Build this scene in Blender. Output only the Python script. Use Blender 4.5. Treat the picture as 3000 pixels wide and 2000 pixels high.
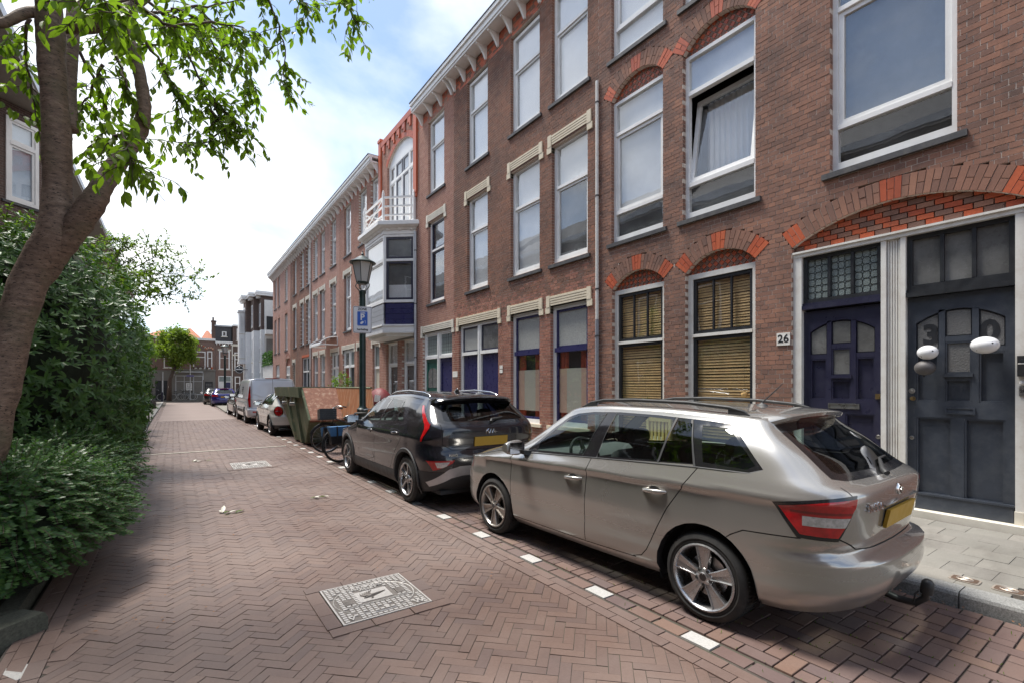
import bpy, bmesh, math, random
from mathutils import Vector, Matrix
from math import sin, cos, pi, sqrt, atan2, radians
random.seed(7)
SC = bpy.context.scene
COL = SC.collection
for _o in list(bpy.data.objects): bpy.data.objects.remove(_o)

# ---------------------------------------------------------------- camera, sky, sun, exposure
cd = bpy.data.cameras.new('camera'); cam = bpy.data.objects.new('camera', cd); COL.objects.link(cam)
cam.location = (0, 0, 1.6)
cam.rotation_euler = (radians(90), 0, -math.atan(990/1410))
cd.sensor_width = 36; cd.lens = 36*1410/3000; cd.shift_y = 130/3000
cd.clip_start = 0.05; cd.clip_end = 2000
SC.camera = cam
SUN_EL, SUN_AZ = 67, -30          # degrees; azimuth clockwise from +Y (the way the street runs)
W = bpy.data.worlds.new('World'); SC.world = W; W.use_nodes = True
_n = W.node_tree.nodes; _l = W.node_tree.links
bg = _n['Background']; bg.inputs['Strength'].default_value = 0.1
sky = _n.new('ShaderNodeTexSky'); sky.sky_type = 'NISHITA'; sky.sun_disc = False
sky.sun_elevation = radians(SUN_EL); sky.sun_rotation = radians(SUN_AZ); sky.air_density = 1.0; sky.dust_density = 0.6; sky.ozone_density = 1.2
tc = _n.new('ShaderNodeTexCoord'); sep = _n.new('ShaderNodeSeparateXYZ'); _l.new(tc.outputs['Generated'], sep.inputs[0])
def wmath(op, a, b=None, clamp=False):
    m = _n.new('ShaderNodeMath'); m.operation = op; m.use_clamp = clamp
    for i, v in enumerate((a, b)):
        if v is None: continue
        if isinstance(v, (int, float)): m.inputs[i].default_value = v
        else: _l.new(v, m.inputs[i])
    return m.outputs[0]
zz = wmath('ADD', wmath('MAXIMUM', sep.outputs['Z'], 0.0), 0.22)
comb = _n.new('ShaderNodeCombineXYZ')
_l.new(wmath('DIVIDE', sep.outputs['X'], zz), comb.inputs[0]); _l.new(wmath('DIVIDE', sep.outputs['Y'], zz), comb.inputs[1])
comb.inputs[2].default_value = 3.7
nz = _n.new('ShaderNodeTexNoise'); nz.inputs['Scale'].default_value = 0.75; nz.inputs['Detail'].default_value = 9; nz.inputs['Roughness'].default_value = 0.52; nz.inputs['Distortion'].default_value = 0.4
_l.new(comb.outputs[0], nz.inputs['Vector'])
cr = _n.new('ShaderNodeValToRGB'); cr.color_ramp.elements[0].position = 0.40; cr.color_ramp.elements[1].position = 0.56
cr.color_ramp.elements[0].color = (0.16,)*3+(1,); cr.color_ramp.elements[1].color = (1,)*3+(1,)
_l.new(nz.outputs['Fac'], cr.inputs['Fac'])
hor = wmath('SUBTRACT', 1.0, wmath('MULTIPLY', wmath('MAXIMUM', sep.outputs['Z'], 0.0), 2.2), clamp=True)   # more cloud low in the sky
fac = wmath('MAXIMUM', cr.outputs['Color'], wmath('MULTIPLY', hor, 0.62))
nz2 = _n.new('ShaderNodeTexNoise'); nz2.inputs['Scale'].default_value = 2.2; nz2.inputs['Detail'].default_value = 6
_l.new(comb.outputs[0], nz2.inputs['Vector'])
cc = _n.new('ShaderNodeValToRGB'); cc.color_ramp.elements[0].position = .36; cc.color_ramp.elements[1].position = .62
cc.color_ramp.elements[0].color = (5.2, 5.4, 5.6, 1); cc.color_ramp.elements[1].color = (6.6, 6.6, 6.6, 1)
_l.new(nz2.outputs['Fac'], cc.inputs['Fac'])
gain = _n.new('ShaderNodeMix'); gain.data_type = 'RGBA'; gain.blend_type = 'MULTIPLY'; gain.inputs[0].default_value = 1
_l.new(sky.outputs[0], gain.inputs[6]); gain.inputs[7].default_value = (.66, .80, .90, 1)
mixw = _n.new('ShaderNodeMix'); mixw.data_type = 'RGBA'
_l.new(fac, mixw.inputs[0]); _l.new(gain.outputs[2], mixw.inputs[6]); _l.new(cc.outputs['Color'], mixw.inputs[7])
_l.new(mixw.outputs[2], bg.inputs['Color'])
sd = bpy.data.lights.new('sun', 'SUN'); sd.energy = 2.5; sd.angle = radians(18); sd.color = (1, .95, .87)
sun = bpy.data.objects.new('sun', sd); COL.objects.link(sun)
_az, _el = radians(SUN_AZ), radians(SUN_EL)
sdir = Vector((sin(_az)*cos(_el), cos(_az)*cos(_el), sin(_el)))
sun.rotation_euler = sdir.to_track_quat('Z', 'Y').to_euler(); sun.location = sdir*60
vs = SC.view_settings; vs.view_transform = 'Standard'; vs.look = 'None'; vs.gamma = 1; vs.exposure = 1.34; vs.use_curve_mapping = False
SC.render.engine = 'CYCLES'; SC.cycles.max_bounces = 8; SC.cycles.transparent_max_bounces = 24
SC.cycles.use_denoising = True; SC.cycles.sample_clamp_indirect = 6; SC.cycles.caustics_reflective = False; SC.cycles.caustics_refractive = False
# ---------------------------------------------------------------- helpers
R = random.random
U = random.uniform
def tag(o, label=None, cat=None, group=None, kind=None):
    if label: o['label'] = label
    if cat: o['category'] = cat
    if group: o['group'] = group
    if kind: o['kind'] = kind
    return o
def empty(name, loc=(0, 0, 0), label=None, cat=None, group=None, rz=0, parent=None):
    o = bpy.data.objects.new(name, None); COL.objects.link(o); o.location = loc; o.rotation_euler = (0, 0, rz); o.empty_display_size = .1
    if parent: o.parent = parent
    return tag(o, label, cat, group)
def attach(o, p):
    """parent o to p, o's mesh or location staying in world coordinates (parents of such parts are never rotated)"""
    if p is not None:
        o.parent = p; o.matrix_parent_inverse = Matrix.Translation(-world_at(p))
def world_at(q):
    w = Vector(q.location)
    if q.parent is not None: w += world_at(q.parent)+q.matrix_parent_inverse.translation
    return w
class MB:
    def __init__(s): s.v = []; s.f = []; s.m = []; s.mi = 0
    def add(s, vs, fs):
        b = len(s.v); s.v += [tuple(p) for p in vs]
        for f in fs: s.f.append(tuple(b+i for i in f)); s.m.append(s.mi)
    def hexa(s, c):   # 8 corners: bottom ring 0-3 ccw from below outside, top ring 4-7
        a, b, d = Vector(c[1])-Vector(c[0]), Vector(c[3])-Vector(c[0]), Vector(c[4])-Vector(c[0])
        fs = [(0, 3, 2, 1), (4, 5, 6, 7), (0, 1, 5, 4), (1, 2, 6, 5), (2, 3, 7, 6), (3, 0, 4, 7)]
        if a.cross(b).dot(d) < 0: fs = [f[::-1] for f in fs]
        s.add(c, fs)
    def box(s, x0, x1, y0, y1, z0, z1):
        s.hexa([(x0, y0, z0), (x1, y0, z0), (x1, y1, z0), (x0, y1, z0), (x0, y0, z1), (x1, y0, z1), (x1, y1, z1), (x0, y1, z1)])
    def obox(s, c, ux, uy, uz, hx, hy, hz):   # oriented box
        c, ux, uy, uz = Vector(c), Vector(ux), Vector(uy), Vector(uz)
        s.hexa([c+ux*(hx*i)+uy*(hy*j)+uz*(hz*k) for k in (-1, 1) for i, j in ((-1, -1), (1, -1), (1, 1), (-1, 1))])
    def fbox(s, fr, a0, a1, z0, z1, d0, d1):
        s.hexa([fr.pt(a0, z0, d0), fr.pt(a1, z0, d0), fr.pt(a1, z0, d1), fr.pt(a0, z0, d1), fr.pt(a0, z1, d0), fr.pt(a1, z1, d0), fr.pt(a1, z1, d1), fr.pt(a0, z1, d1)])
    def fprism(s, fr, pts, d0, d1):   # polygon (a, z) extruded between depths; convex or simple polygon
        n = len(pts); ar = sum(pts[i][0]*pts[(i+1) % n][1]-pts[(i+1) % n][0]*pts[i][1] for i in range(n))
        if (ar > 0) != fr.flip: pts = pts[::-1]
        vs = [fr.pt(a, z, d0) for a, z in pts]+[fr.pt(a, z, d1) for a, z in pts]
        s.add(vs, [tuple(range(n)), tuple(range(2*n-1, n-1, -1))]+[(i, n+i, n+(i+1) % n, (i+1) % n) for i in range(n)])
    def cyl(s, p0, p1, r0, r1=None, n=10, cap=True):
        r1 = r0 if r1 is None else r1
        s.tube([p0, p1], [r0, r1], n, cap)
    def tube(s, path, r, n=8, cap=True, closed=False):
        P = [Vector(p) for p in path]; k = len(P); rr = r if isinstance(r, (list, tuple)) else [r]*k
        vs = []; prev = None
        for i in range(k):
            if closed: t = P[(i+1) % k]-P[i-1]
            else: t = P[min(i+1, k-1)]-P[max(i-1, 0)]
            if t.length < 1e-9: t = Vector((0, 0, 1))
            t.normalize()
            if prev is None:
                a = Vector((0, 0, 1)) if abs(t.z) < .9 else Vector((1, 0, 0)); u = t.cross(a).normalized()
            else: u = (prev-t*prev.dot(t)).normalized()
            prev = u; w = t.cross(u)
            vs += [P[i]+(u*cos(2*pi*j/n)+w*sin(2*pi*j/n))*rr[i] for j in range(n)]
        fs = []
        for i in range(k if closed else k-1):
            a, b = i*n, ((i+1) % k)*n
            for j in range(n): fs.append((a+j, a+(j+1) % n, b+(j+1) % n, b+j))
        if cap and not closed: fs += [tuple(range(n))[::-1], tuple(range((k-1)*n, k*n))]
        s.add(vs, fs)
    def lathe(s, prof, c=(0, 0, 0), n=20, ax=(0, 0, 1)):   # profile (r, h)
        ax = Vector(ax).normalized(); a = Vector((1, 0, 0)) if abs(ax.x) < .9 else Vector((0, 1, 0))
        u = ax.cross(a).normalized(); w = ax.cross(u); c = Vector(c); vs = []
        for r, h in prof: vs += [c+ax*h+(u*cos(2*pi*j/n)+w*sin(2*pi*j/n))*r for j in range(n)]
        fs = []
        for i in range(len(prof)-1):
            for j in range(n): fs.append((i*n+j, i*n+(j+1) % n, (i+1)*n+(j+1) % n, (i+1)*n+j))
        s.add(vs, fs)
    def build(s, name, mat, parent=None, smooth=False, label=None, cat=None, group=None, kind=None, weld=False, auto=None, local=False):
        me = bpy.data.meshes.new(name); me.from_pydata(s.v, [], s.f)
        mats = mat if isinstance(mat, (list, tuple)) else [mat]
        for m in mats: me.materials.append(m)
        if len(mats) > 1: me.polygons.foreach_set('material_index', s.m)
        if weld:
            bm = bmesh.new(); bm.from_mesh(me); bmesh.ops.remove_doubles(bm, verts=bm.verts, dist=1e-4); bmesh.ops.recalc_face_normals(bm, faces=bm.faces); bm.to_mesh(me); bm.free()
        if smooth or auto: me.polygons.foreach_set('use_smooth', [True]*len(me.polygons))
        if auto: me.set_sharp_from_angle(angle=radians(auto))
        o = bpy.data.objects.new(name, me); COL.objects.link(o)
        if local: o.parent = parent
        else: attach(o, parent)
        return tag(o, label, cat, group, kind)
class Fr:
    """a vertical face: a runs along it, z up, d inwards"""
    def __init__(s, ox, oy, ux, uy, nx, ny):
        s.o = (ox, oy); s.u = (ux, uy); s.n = (nx, ny); s.flip = (ux*(-ny)-uy*(-nx)) > 0
    def pt(s, a, z, d=0): return (s.o[0]+s.u[0]*a-s.n[0]*d, s.o[1]+s.u[1]*a-s.n[1]*d, z)
    def shift(s, d): return Fr(s.o[0]-s.n[0]*d, s.o[1]-s.n[1]*d, *s.u, *s.n)
RF = Fr(7.1, 0, 0, 1, -1, 0)

# ---------------------------------------------------------------- materials
def nt(name):
    m = bpy.data.materials.new(name); m.use_nodes = True; t = m.node_tree
    return m, t, t.nodes, t.links, t.nodes['Principled BSDF']
def ramp(t, fac, cols):
    r = t.nodes.new('ShaderNodeValToRGB'); e = r.color_ramp.elements
    while len(e) < len(cols): e.new(.5)
    for i, c in enumerate(cols):
        if len(c) == 2: p, c = c
        else: p = i/(len(cols)-1)
        e[i].position = p; e[i].color = tuple(c)+(1,)
    t.links.new(fac, r.inputs[0]); return r.outputs[0]
def noise(t, scale, detail=4, rough=.6, coord='pos', vec=None):
    n = t.nodes.new('ShaderNodeTexNoise'); n.inputs['Scale'].default_value = scale; n.inputs['Detail'].default_value = detail; n.inputs['Roughness'].default_value = rough
    if vec is None:
        if coord == 'pos': vec = t.nodes.new('ShaderNodeNewGeometry').outputs['Position']
        else: vec = t.nodes.new('ShaderNodeTexCoord').outputs['Object']
    t.links.new(vec, n.inputs['Vector']); return n.outputs['Fac']
def mth(t, op, a, b=0.0, clamp=False):
    m = t.nodes.new('ShaderNodeMath'); m.operation = op; m.use_clamp = clamp
    for i, v in enumerate((a, b)):
        if isinstance(v, (int, float)): m.inputs[i].default_value = v
        else: t.links.new(v, m.inputs[i])
    return m.outputs[0]
def mixc(t, f, a, b, mode='MIX'):
    m = t.nodes.new('ShaderNodeMix'); m.data_type = 'RGBA'; m.blend_type = mode
    for i, v in ((0, f), (6, a), (7, b)):
        if isinstance(v, (int, float)): m.inputs[i].default_value = v
        elif isinstance(v, (tuple, list)): m.inputs[i].default_value = tuple(v)+(1,)
        else: t.links.new(v, m.inputs[i])
    return m.outputs[2]
def bump(t, h, bs, dist=.01, strength=.5):
    b = t.nodes.new('ShaderNodeBump'); b.inputs['Distance'].default_value = dist; b.inputs['Strength'].default_value = strength
    t.links.new(h, b.inputs['Height']); t.links.new(b.outputs[0], bs.inputs['Normal'])
def pm(name, col, rough=.5, metal=0., var=.12, nscale=6., coord='obj', dirt=None, bmp=0, spec=.5, coat=0., trans=0., sheen=0):
    """plain surface with a little uneven colour and sheen"""
    m, t, n, l, b = nt(name)
    f = noise(t, nscale, 5, .6, coord)
    lo = tuple(c*(1-var) for c in col); hi = tuple(min(1, c*(1+var)) for c in col)
    c = ramp(t, f, [(.3, lo), (.7, hi)])
    if dirt:
        dc, amount, ds = dirt
        f2 = noise(t, ds, 6, .7, coord)
        c = mixc(t, mth(t, 'MULTIPLY', ramp(t, f2, [(.45, (0, 0, 0)), (.7, (1, 1, 1))]), amount), c, dc)
    l.new(c, b.inputs['Base Color']); b.inputs['Metallic'].default_value = metal
    rr = ramp(t, noise(t, nscale*2.3, 4, .6, coord), [(.3, (max(0, rough-.08),)*3), (.7, (min(1, rough+.1),)*3)])
    l.new(rr, b.inputs['Roughness'])
    b.inputs['Specular IOR Level'].default_value = spec; b.inputs['Coat Weight'].default_value = coat; b.inputs['Coat Roughness'].default_value = .06
    if bmp: bump(t, noise(t, nscale*8, 5, .7, coord), b, .004, bmp)
    return m
def brickmat(name, cols, grain=60., rough=.85, stain=None, stain_amt=.35, bmp=.35):
    """each brick its own tone: random per island in joined bricks, per object in single ones"""
    m, t, n, l, b = nt(name)
    g = n.new('ShaderNodeNewGeometry'); oi = n.new('ShaderNodeObjectInfo')
    f = mth(t, 'FRACT', mth(t, 'ADD', g.outputs['Random Per Island'], oi.outputs['Random']))
    c = ramp(t, f, cols)
    gr = noise(t, grain, 5, .7)
    c = mixc(t, .5, c, ramp(t, gr, [(.25, (.35,)*3), (.75, (.68,)*3)]), 'OVERLAY')
    if stain:
        s2 = noise(t, .9, 6, .62)
        c = mixc(t, mth(t, 'MULTIPLY', ramp(t, s2, [(.42, (0,)*3), (.66, (1,)*3)]), stain_amt), c, stain)
    mp = n.new('ShaderNodeMapping'); mp.inputs['Scale'].default_value = (1, 2.2, .22); l.new(g.outputs['Position'], mp.inputs[0])
    c = mixc(t, mth(t, 'MULTIPLY', ramp(t, noise(t, 1.6, 6, .65, vec=mp.outputs[0]), [(.52, (0,)*3), (.72, (1,)*3)]), .35), c, (.07, .058, .052))      # rain and soot runs
    l.new(c, b.inputs['Base Color']); b.inputs['Roughness'].default_value = rough; b.inputs['Specular IOR Level'].default_value = .3
    bump(t, gr, b, .004, bmp)
    return m
def glassmat(name, tint=(.75, .8, .8), refl=1.0, rough=.0, trans=1.0, wav=0., ior=1.52, two=2.0):
    """window glass: mirror by fresnel, else clear"""
    m, t, n, l, b = nt(name); n.remove(b)
    out = n['Material Output']; tr = n.new('ShaderNodeBsdfTransparent'); tr.inputs[0].default_value = tuple(tint)+(1,)
    gl = n.new('ShaderNodeBsdfGlossy'); gl.inputs['Roughness'].default_value = rough; gl.inputs[0].default_value = (.95, .97, 1, 1)
    g = n.new('ShaderNodeNewGeometry'); mx = n.new('ShaderNodeMixShader'); dt = n.new('ShaderNodeVectorMath'); dt.operation = 'DOT_PRODUCT'
    l.new(g.outputs['Incoming'], dt.inputs[0]); l.new(g.outputs['Normal'], dt.inputs[1])
    sch = mth(t, 'POWER', mth(t, 'SUBTRACT', 1.0, mth(t, 'ABSOLUTE', dt.outputs['Value']), True), 5.0)      # reflectance of a sheet, the same from both sides
    l.new(mth(t, 'ADD', mth(t, 'MULTIPLY', sch, .92), .04*two*refl, True), mx.inputs[0]); l.new(tr.outputs[0], mx.inputs[1]); l.new(gl.outputs[0], mx.inputs[2])
    if wav:
        bp = n.new('ShaderNodeBump'); bp.inputs['Distance'].default_value = wav; bp.inputs['Strength'].default_value = .3
        l.new(noise(t, 1.3, 2, .5), bp.inputs['Height']); l.new(bp.outputs[0], gl.inputs['Normal']); 
    l.new(mx.outputs[0], out.inputs[0])
    return m
def obscure(name, col, scale=45., rough=.12, dark=.35, alpha=0.):
    """patterned (figured) glass that is not seen through"""
    m, t, n, l, b = nt(name)
    v = n.new('ShaderNodeTexVoronoi'); v.inputs['Scale'].default_value = scale; v.feature = 'SMOOTH_F1'
    l.new(n.new('ShaderNodeNewGeometry').outputs['Position'], v.inputs['Vector'])
    f = noise(t, scale*.7, 4, .7)
    c = mixc(t, .5, ramp(t, v.outputs['Distance'], [(.1, col), (.7, tuple(x*dark for x in col))]), ramp(t, f, [(.35, tuple(x*dark for x in col)), (.65, col)]))
    big = noise(t, 1.4, 3, .5)
    c = mixc(t, .6, c, ramp(t, big, [(.3, tuple(x*.5 for x in col)), (.7, tuple(min(1, x*1.2) for x in col))]), 'MULTIPLY')
    c = mixc(t, .5, c, col)
    l.new(c, b.inputs['Base Color']); b.inputs['Roughness'].default_value = rough
    bump(t, v.outputs['Distance'], b, .006, .6)
    return m
M = {}
M['mortar'] = pm('mortar', (.58, .50, .43), .95, nscale=30, coord='pos', var=.25)
M['mortar_pale'] = pm('mortar_pale', (.62, .54, .47), .95, nscale=30, coord='pos', var=.25)
M['brick_brown'] = brickmat('brick_brown', [(0.257, 0.133, 0.095), (0.302, 0.155, 0.109), (0.213, 0.118, 0.090), (0.346, 0.176, 0.119), (0.276, 0.143, 0.103), (0.200, 0.114, 0.089), (0.323, 0.170, 0.121)], stain=(.075, .06, .055), stain_amt=.5)
M['brick_umber'] = brickmat('brick_umber', [(0.228, 0.119, 0.084), (0.261, 0.131, 0.089), (0.191, 0.105, 0.077), (0.294, 0.139, 0.090), (0.208, 0.111, 0.082)], stain=(.065, .052, .048), stain_amt=.5)
M['brick_red'] = brickmat('brick_red', [(0.321, 0.147, 0.104), (0.373, 0.171, 0.122), (0.270, 0.123, 0.091), (0.400, 0.199, 0.141), (0.339, 0.152, 0.112), (0.245, 0.118, 0.089)], stain=(.13, .075, .06), stain_amt=.3)
M['brick_salmon'] = brickmat('brick_salmon', [(0.356, 0.191, 0.143), (0.397, 0.223, 0.168), (0.316, 0.162, 0.127), (0.421, 0.237, 0.183)], stain=(.24, .13, .10), stain_amt=.25)
M['brick_rose'] = brickmat('brick_rose', [(0.423, 0.244, 0.199), (0.463, 0.270, 0.215), (0.383, 0.219, 0.177), (0.492, 0.288, 0.232)], stain=(.25, .16, .13), stain_amt=.25)
M['brick_orange'] = brickmat('brick_orange', [(.46, .105, .048), (.52, .13, .06), (.40, .09, .046), (.49, .115, .052)], rough=.4, grain=30, bmp=.15)
M['white'] = pm('white_paint', (.80, .80, .79), .35, var=.03, nscale=3, coord='pos', dirt=((.5, .48, .44), .25, 2.5))
M['white_old'] = pm('white_paint_old', (.74, .73, .69), .5, var=.05, nscale=4, coord='pos', dirt=((.42, .36, .3), .5, 4), bmp=.1)
M['cream'] = pm('cream_stone', (.68, .60, .46), .75, var=.06, nscale=5, coord='pos', dirt=((.45, .38, .28), .35, 3), bmp=.1)
M['stone_pale'] = pm('pale_stone', (.68, .64, .55), .75, var=.06, nscale=5, coord='pos', dirt=((.4, .37, .3), .35, 3), bmp=.1)
M['sill'] = pm('dark_sill_stone', (.055, .055, .06), .6, var=.2, nscale=9, coord='pos', dirt=((.2, .19, .17), .4, 6))
M['navy'] = pm('navy_paint', (.028, .028, .095), .3, var=.1, nscale=3, coord='pos')
M['navy_dark'] = pm('dark_navy_paint', (.022, .022, .048), .33, var=.12, nscale=3, coord='pos', dirt=((.08, .08, .1), .15, 8))
M['slate_paint'] = pm('grey_blue_paint', (.042, .050, .066), .36, var=.12, nscale=3, coord='pos', dirt=((.13, .14, .15), .25, 7))
M['black_paint'] = pm('black_paint', (.02, .022, .026), .4, var=.2, nscale=5, coord='pos')
M['green_paint'] = pm('green_paint', (.02, .11, .085), .35, var=.1, nscale=4, coord='pos')
M['red_paint'] = pm('dark_red_paint', (.22, .03, .025), .4, var=.1, nscale=4, coord='pos')
M['grey_paint'] = pm('grey_paint', (.27, .28, .31), .4, var=.05, nscale=4, coord='pos')
M['taupe'] = pm('taupe_render', (.20, .19, .175), .8, var=.08, nscale=2, coord='pos')
M['curtain'] = pm('white_curtain', (.90, .90, .90), .9, var=.05, nscale=2, coord='pos')
M['curtain_grey'] = pm('grey_curtain', (.70, .71, .72), .9, var=.15, nscale=1.2, coord='pos')
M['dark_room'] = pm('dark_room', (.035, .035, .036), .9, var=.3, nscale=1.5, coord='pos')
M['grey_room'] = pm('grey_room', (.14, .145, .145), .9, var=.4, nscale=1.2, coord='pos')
M['glass'] = glassmat('window_glass', (.985, .99, .99), wav=.008, two=2.2)
M['glass_far'] = glassmat('window_glass_far', (.985, .99, .99), two=2.2)
M['frost'] = obscure('figured_glass', (.52, .53, .51), 38, .2, .35)
M['frost_dark'] = obscure('hammered_glass', (.22, .22, .22), 70, .15, .25)
M['frost_door'] = pm('dim_glass', (.16, .16, .155), .25, var=.35, nscale=2.2, coord='pos', dirt=((.07, .07, .07), .6, 3.5))
M['lead_glass'] = obscure('leaded_glass', (.32, .37, .36), 90, .12, .5)
M['lead'] = pm('lead_came', (.05, .055, .055), .5, metal=.4, coord='pos')
M['brass'] = pm('brass', (.35, .25, .12), .35, metal=1., coord='pos')
M['steel'] = pm('steel', (.45, .45, .45), .3, metal=1., coord='pos')
M['zinc'] = pm('zinc_pipe', (.52, .54, .56), .45, metal=.3, var=.1, nscale=5, coord='pos')
M['blind'] = pm('wooden_slat', (.68, .44, .18), .55, var=.15, nscale=8, coord='pos')
M['slate_roof'] = pm('roof_slate', (.06, .06, .065), .7, coord='pos', var=.2)
M['rooftile'] = pm('roof_tile', (.40, .13, .06), .7, coord='pos', var=.25, nscale=8)
M['black_plastic'] = pm('black_plastic', (.018, .018, .019), .45, var=.15, coord='obj')
M['rubber'] = pm('rubber', (.018, .018, .018), .75, var=.25, nscale=12, dirt=((.07, .06, .05), .3, 9))
# ---------------------------------------------------------------- ground, road, bay, pavement
M['joint'] = pm('joint_sand', (.068, .056, .049), .95, coord='pos', nscale=25, var=.3, dirt=((.06, .075, .03), .45, 1.7))
def paver(name, cols, gloss=.55):
    m, t, n, l, b = nt(name)
    g = n.new('ShaderNodeNewGeometry'); oi = n.new('ShaderNodeObjectInfo')
    f = mth(t, 'FRACT', mth(t, 'ADD', g.outputs['Random Per Island'], oi.outputs['Random']))
    c = ramp(t, f, cols)
    gr = noise(t, 55, 5, .7)
    c = mixc(t, .45, c, ramp(t, gr, [(.25, (.36,)*3), (.75, (.66,)*3)]), 'OVERLAY')
    s2 = noise(t, .55, 5, .6)
    c = mixc(t, mth(t, 'MULTIPLY', ramp(t, s2, [(.38, (0,)*3), (.68, (1,)*3)]), .4), c, (.26, .215, .195))        # worn dusty patches
    s3 = noise(t, 3.1, 6, .7)
    c = mixc(t, mth(t, 'MULTIPLY', ramp(t, s3, [(.60, (0,)*3), (.74, (1,)*3)]), .5), c, (.085, .07, .064))         # oil and damp marks
    l.new(c, b.inputs['Base Color'])
    l.new(ramp(t, s2, [(.3, (gloss-.1,)*3), (.7, (gloss+.2,)*3)]), b.inputs['Roughness']); b.inputs['Specular IOR Level'].default_value = .4
    bump(t, gr, b, .003, .4)
    return m
M['paver'] = paver('road_brick', [(0.118, 0.077, 0.063), (0.136, 0.087, 0.070), (0.105, 0.069, 0.059), (0.144, 0.092, 0.073), (0.125, 0.081, 0.066), (0.110, 0.074, 0.065)])
M['paver_bay'] = paver('bay_brick', [(0.151, 0.089, 0.071), (0.118, 0.075, 0.068), (0.173, 0.104, 0.076), (0.134, 0.084, 0.074), (0.106, 0.072, 0.070), (0.160, 0.099, 0.080)], .7)
M['paver_edge'] = paver('edge_brick', [(0.139, 0.093, 0.078), (0.156, 0.104, 0.087), (0.128, 0.087, 0.075)])
M['white_stone'] = pm('white_marking_stone', (.44, .43, .415), .8, coord='pos', nscale=90, var=.16, dirt=((.4, .38, .35), .4, 7), bmp=.3)
M['tile'] = brickmat('pavement_tile', [(.235, .225, .20), (.26, .245, .22), (.215, .205, .185), (.245, .235, .21)], grain=120, rough=.9, stain=(.13, .125, .11), stain_amt=.6)
M['kerb'] = pm('kerb_concrete', (.27, .27, .26), .9, coord='pos', nscale=110, var=.45, dirt=((.09, .09, .085), .55, 2.5), bmp=.4)
M['kerb_shaded'] = pm('shaded_kerb', (.075, .078, .062), .95, coord='pos', nscale=60, var=.4, dirt=((.03, .035, .02), .6, 3), bmp=.4)  # same kerb concrete, dirty, with the shrub's shade put into its colour
M['road_far'] = pm('road_far', (.235, .17, .148), .8, coord='pos', nscale=3, var=.15)
M['earth'] = pm('earth', (.06, .048, .036), .95, coord='pos', nscale=9, var=.4)

g = MB(); g.box(-600, 600, -300, 900, -.5, -.09); g.build('ground', M['road_far'], kind='structure')
FOR = sin(math.atan(990/1410)), cos(math.atan(990/1410))
def seen(x, y, z=0, mx=1560, my=1080):
    t = FOR[0]*x+FOR[1]*y
    if t < .4: return False
    u = 1410*(FOR[1]*x-FOR[0]*y)/t; v = 1410*(1.6-z)/t+130
    return abs(u) < mx and v < my
def unit_paver(name, mat, ch=.03):
    me = bpy.data.meshes.new(name); c = ch
    vs = [(-.5, -.5, -1), (.5, -.5, -1), (.5, .5, -1), (-.5, .5, -1), (-.5, -.5, -c*2), (.5, -.5, -c*2), (.5, .5, -c*2), (-.5, .5, -c*2),
          (-.5+c*.35, -.5+c, 0), (.5-c*.35, -.5+c, 0), (.5-c*.35, .5-c, 0), (-.5+c*.35, .5-c, 0)]
    fs = [(8, 9, 10, 11)]+[(i, (i+1) % 4, 4+(i+1) % 4, 4+i) for i in range(4)]+[(4+i, 4+(i+1) % 4, 8+(i+1) % 4, 8+i) for i in range(4)]
    me.from_pydata(vs, [], fs); me.materials.append(mat); return me, vs, fs
def lay(root, pieces, mat, name, many, zbase=0, depth=.06, nobj=300, ch=.007):
    """pieces: (x, y, angle, length, width[, dz]); the nobj that show largest are objects, the rest one joined part"""
    me, vs, fs = unit_paver(name, mat, ch)
    def near(p):
        t = FOR[0]*p[0]+FOR[1]*p[1]
        return (0 if seen(p[0], p[1], zbase, 1500, 1000) else 1000)+t
    pieces.sort(key=near); mb = MB()
    for i, p in enumerate(pieces):
        x, y, a, L, w = p[:5]; dz = U(-.002, .002); tx, ty = U(-.007, .007), U(-.007, .007)
        a += U(-.008, .008)
        if i < nobj:
            o = bpy.data.objects.new(name, me); COL.objects.link(o); attach(o, root)
            o.location = (x, y, zbase+dz); o.rotation_euler = (tx, ty, a); o.scale = (L, w, depth)
        else:
            ca, sa = cos(a), sin(a)
            mb.add([(x+ca*L*q[0]-sa*w*q[1], y+sa*L*q[0]+ca*w*q[1], zbase+dz+depth*q[2]+tx*q[1]*w-ty*q[0]*L) for q in vs], fs)
    if mb.v: mb.build(many, mat, root, kind='stuff')
road = MB(); road.box(-.84, 2.73, -2, 62, -.09, -.007)
road = road.build('road', M['joint'], kind='structure')
# herringbone at 45 degrees, laid round the two access covers
MAN = [(.924, 1.569, 3.266, 3.92), (.94, 1.60, 10.63, 11.50)]
BL, BW = .205, .0685   # brick pitch: three widths to a length
pieces = []; s2 = sqrt(.5)
def hb_pieces(test):
    out = []; w = BW
    K = 360
    for i in range(-K, K):
        for j in range(-K, K):
            k = (i-j) % 6          # herringbone of 1x3 pieces on a w grid
            if k == 0: a, b, L, W_, ang = i+1.5, j+.5, 3*w, w, 0
            elif k == 3: a, b, L, W_, ang = i+.5, j-.5+0, 3*w, w, pi/2
            else: continue
            out.append((a*w, b*w, ang, L, W_))
    return out
def hb_grid(i, j):
    """piece that covers cell (i, j): horizontal 1x3 where (i-j)%6 in 0,1,2 starts, else vertical"""
    k = (i-j) % 6
    return k
X0r, X1r, Y0r, Y1r = -.60, 2.45, .9, 27.0
W6 = BW
cells = {}
def place_hb(i, j):
    k = (i-j) % 6
    if k < 3: return ('h', i-k, j)
    return ('v', i, j+(k-3)-2)      # vertical piece: cells (i, j..j+2) have k = 5,4,3 from bottom to top
seenp = set()
rng = int(28/W6)
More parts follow.
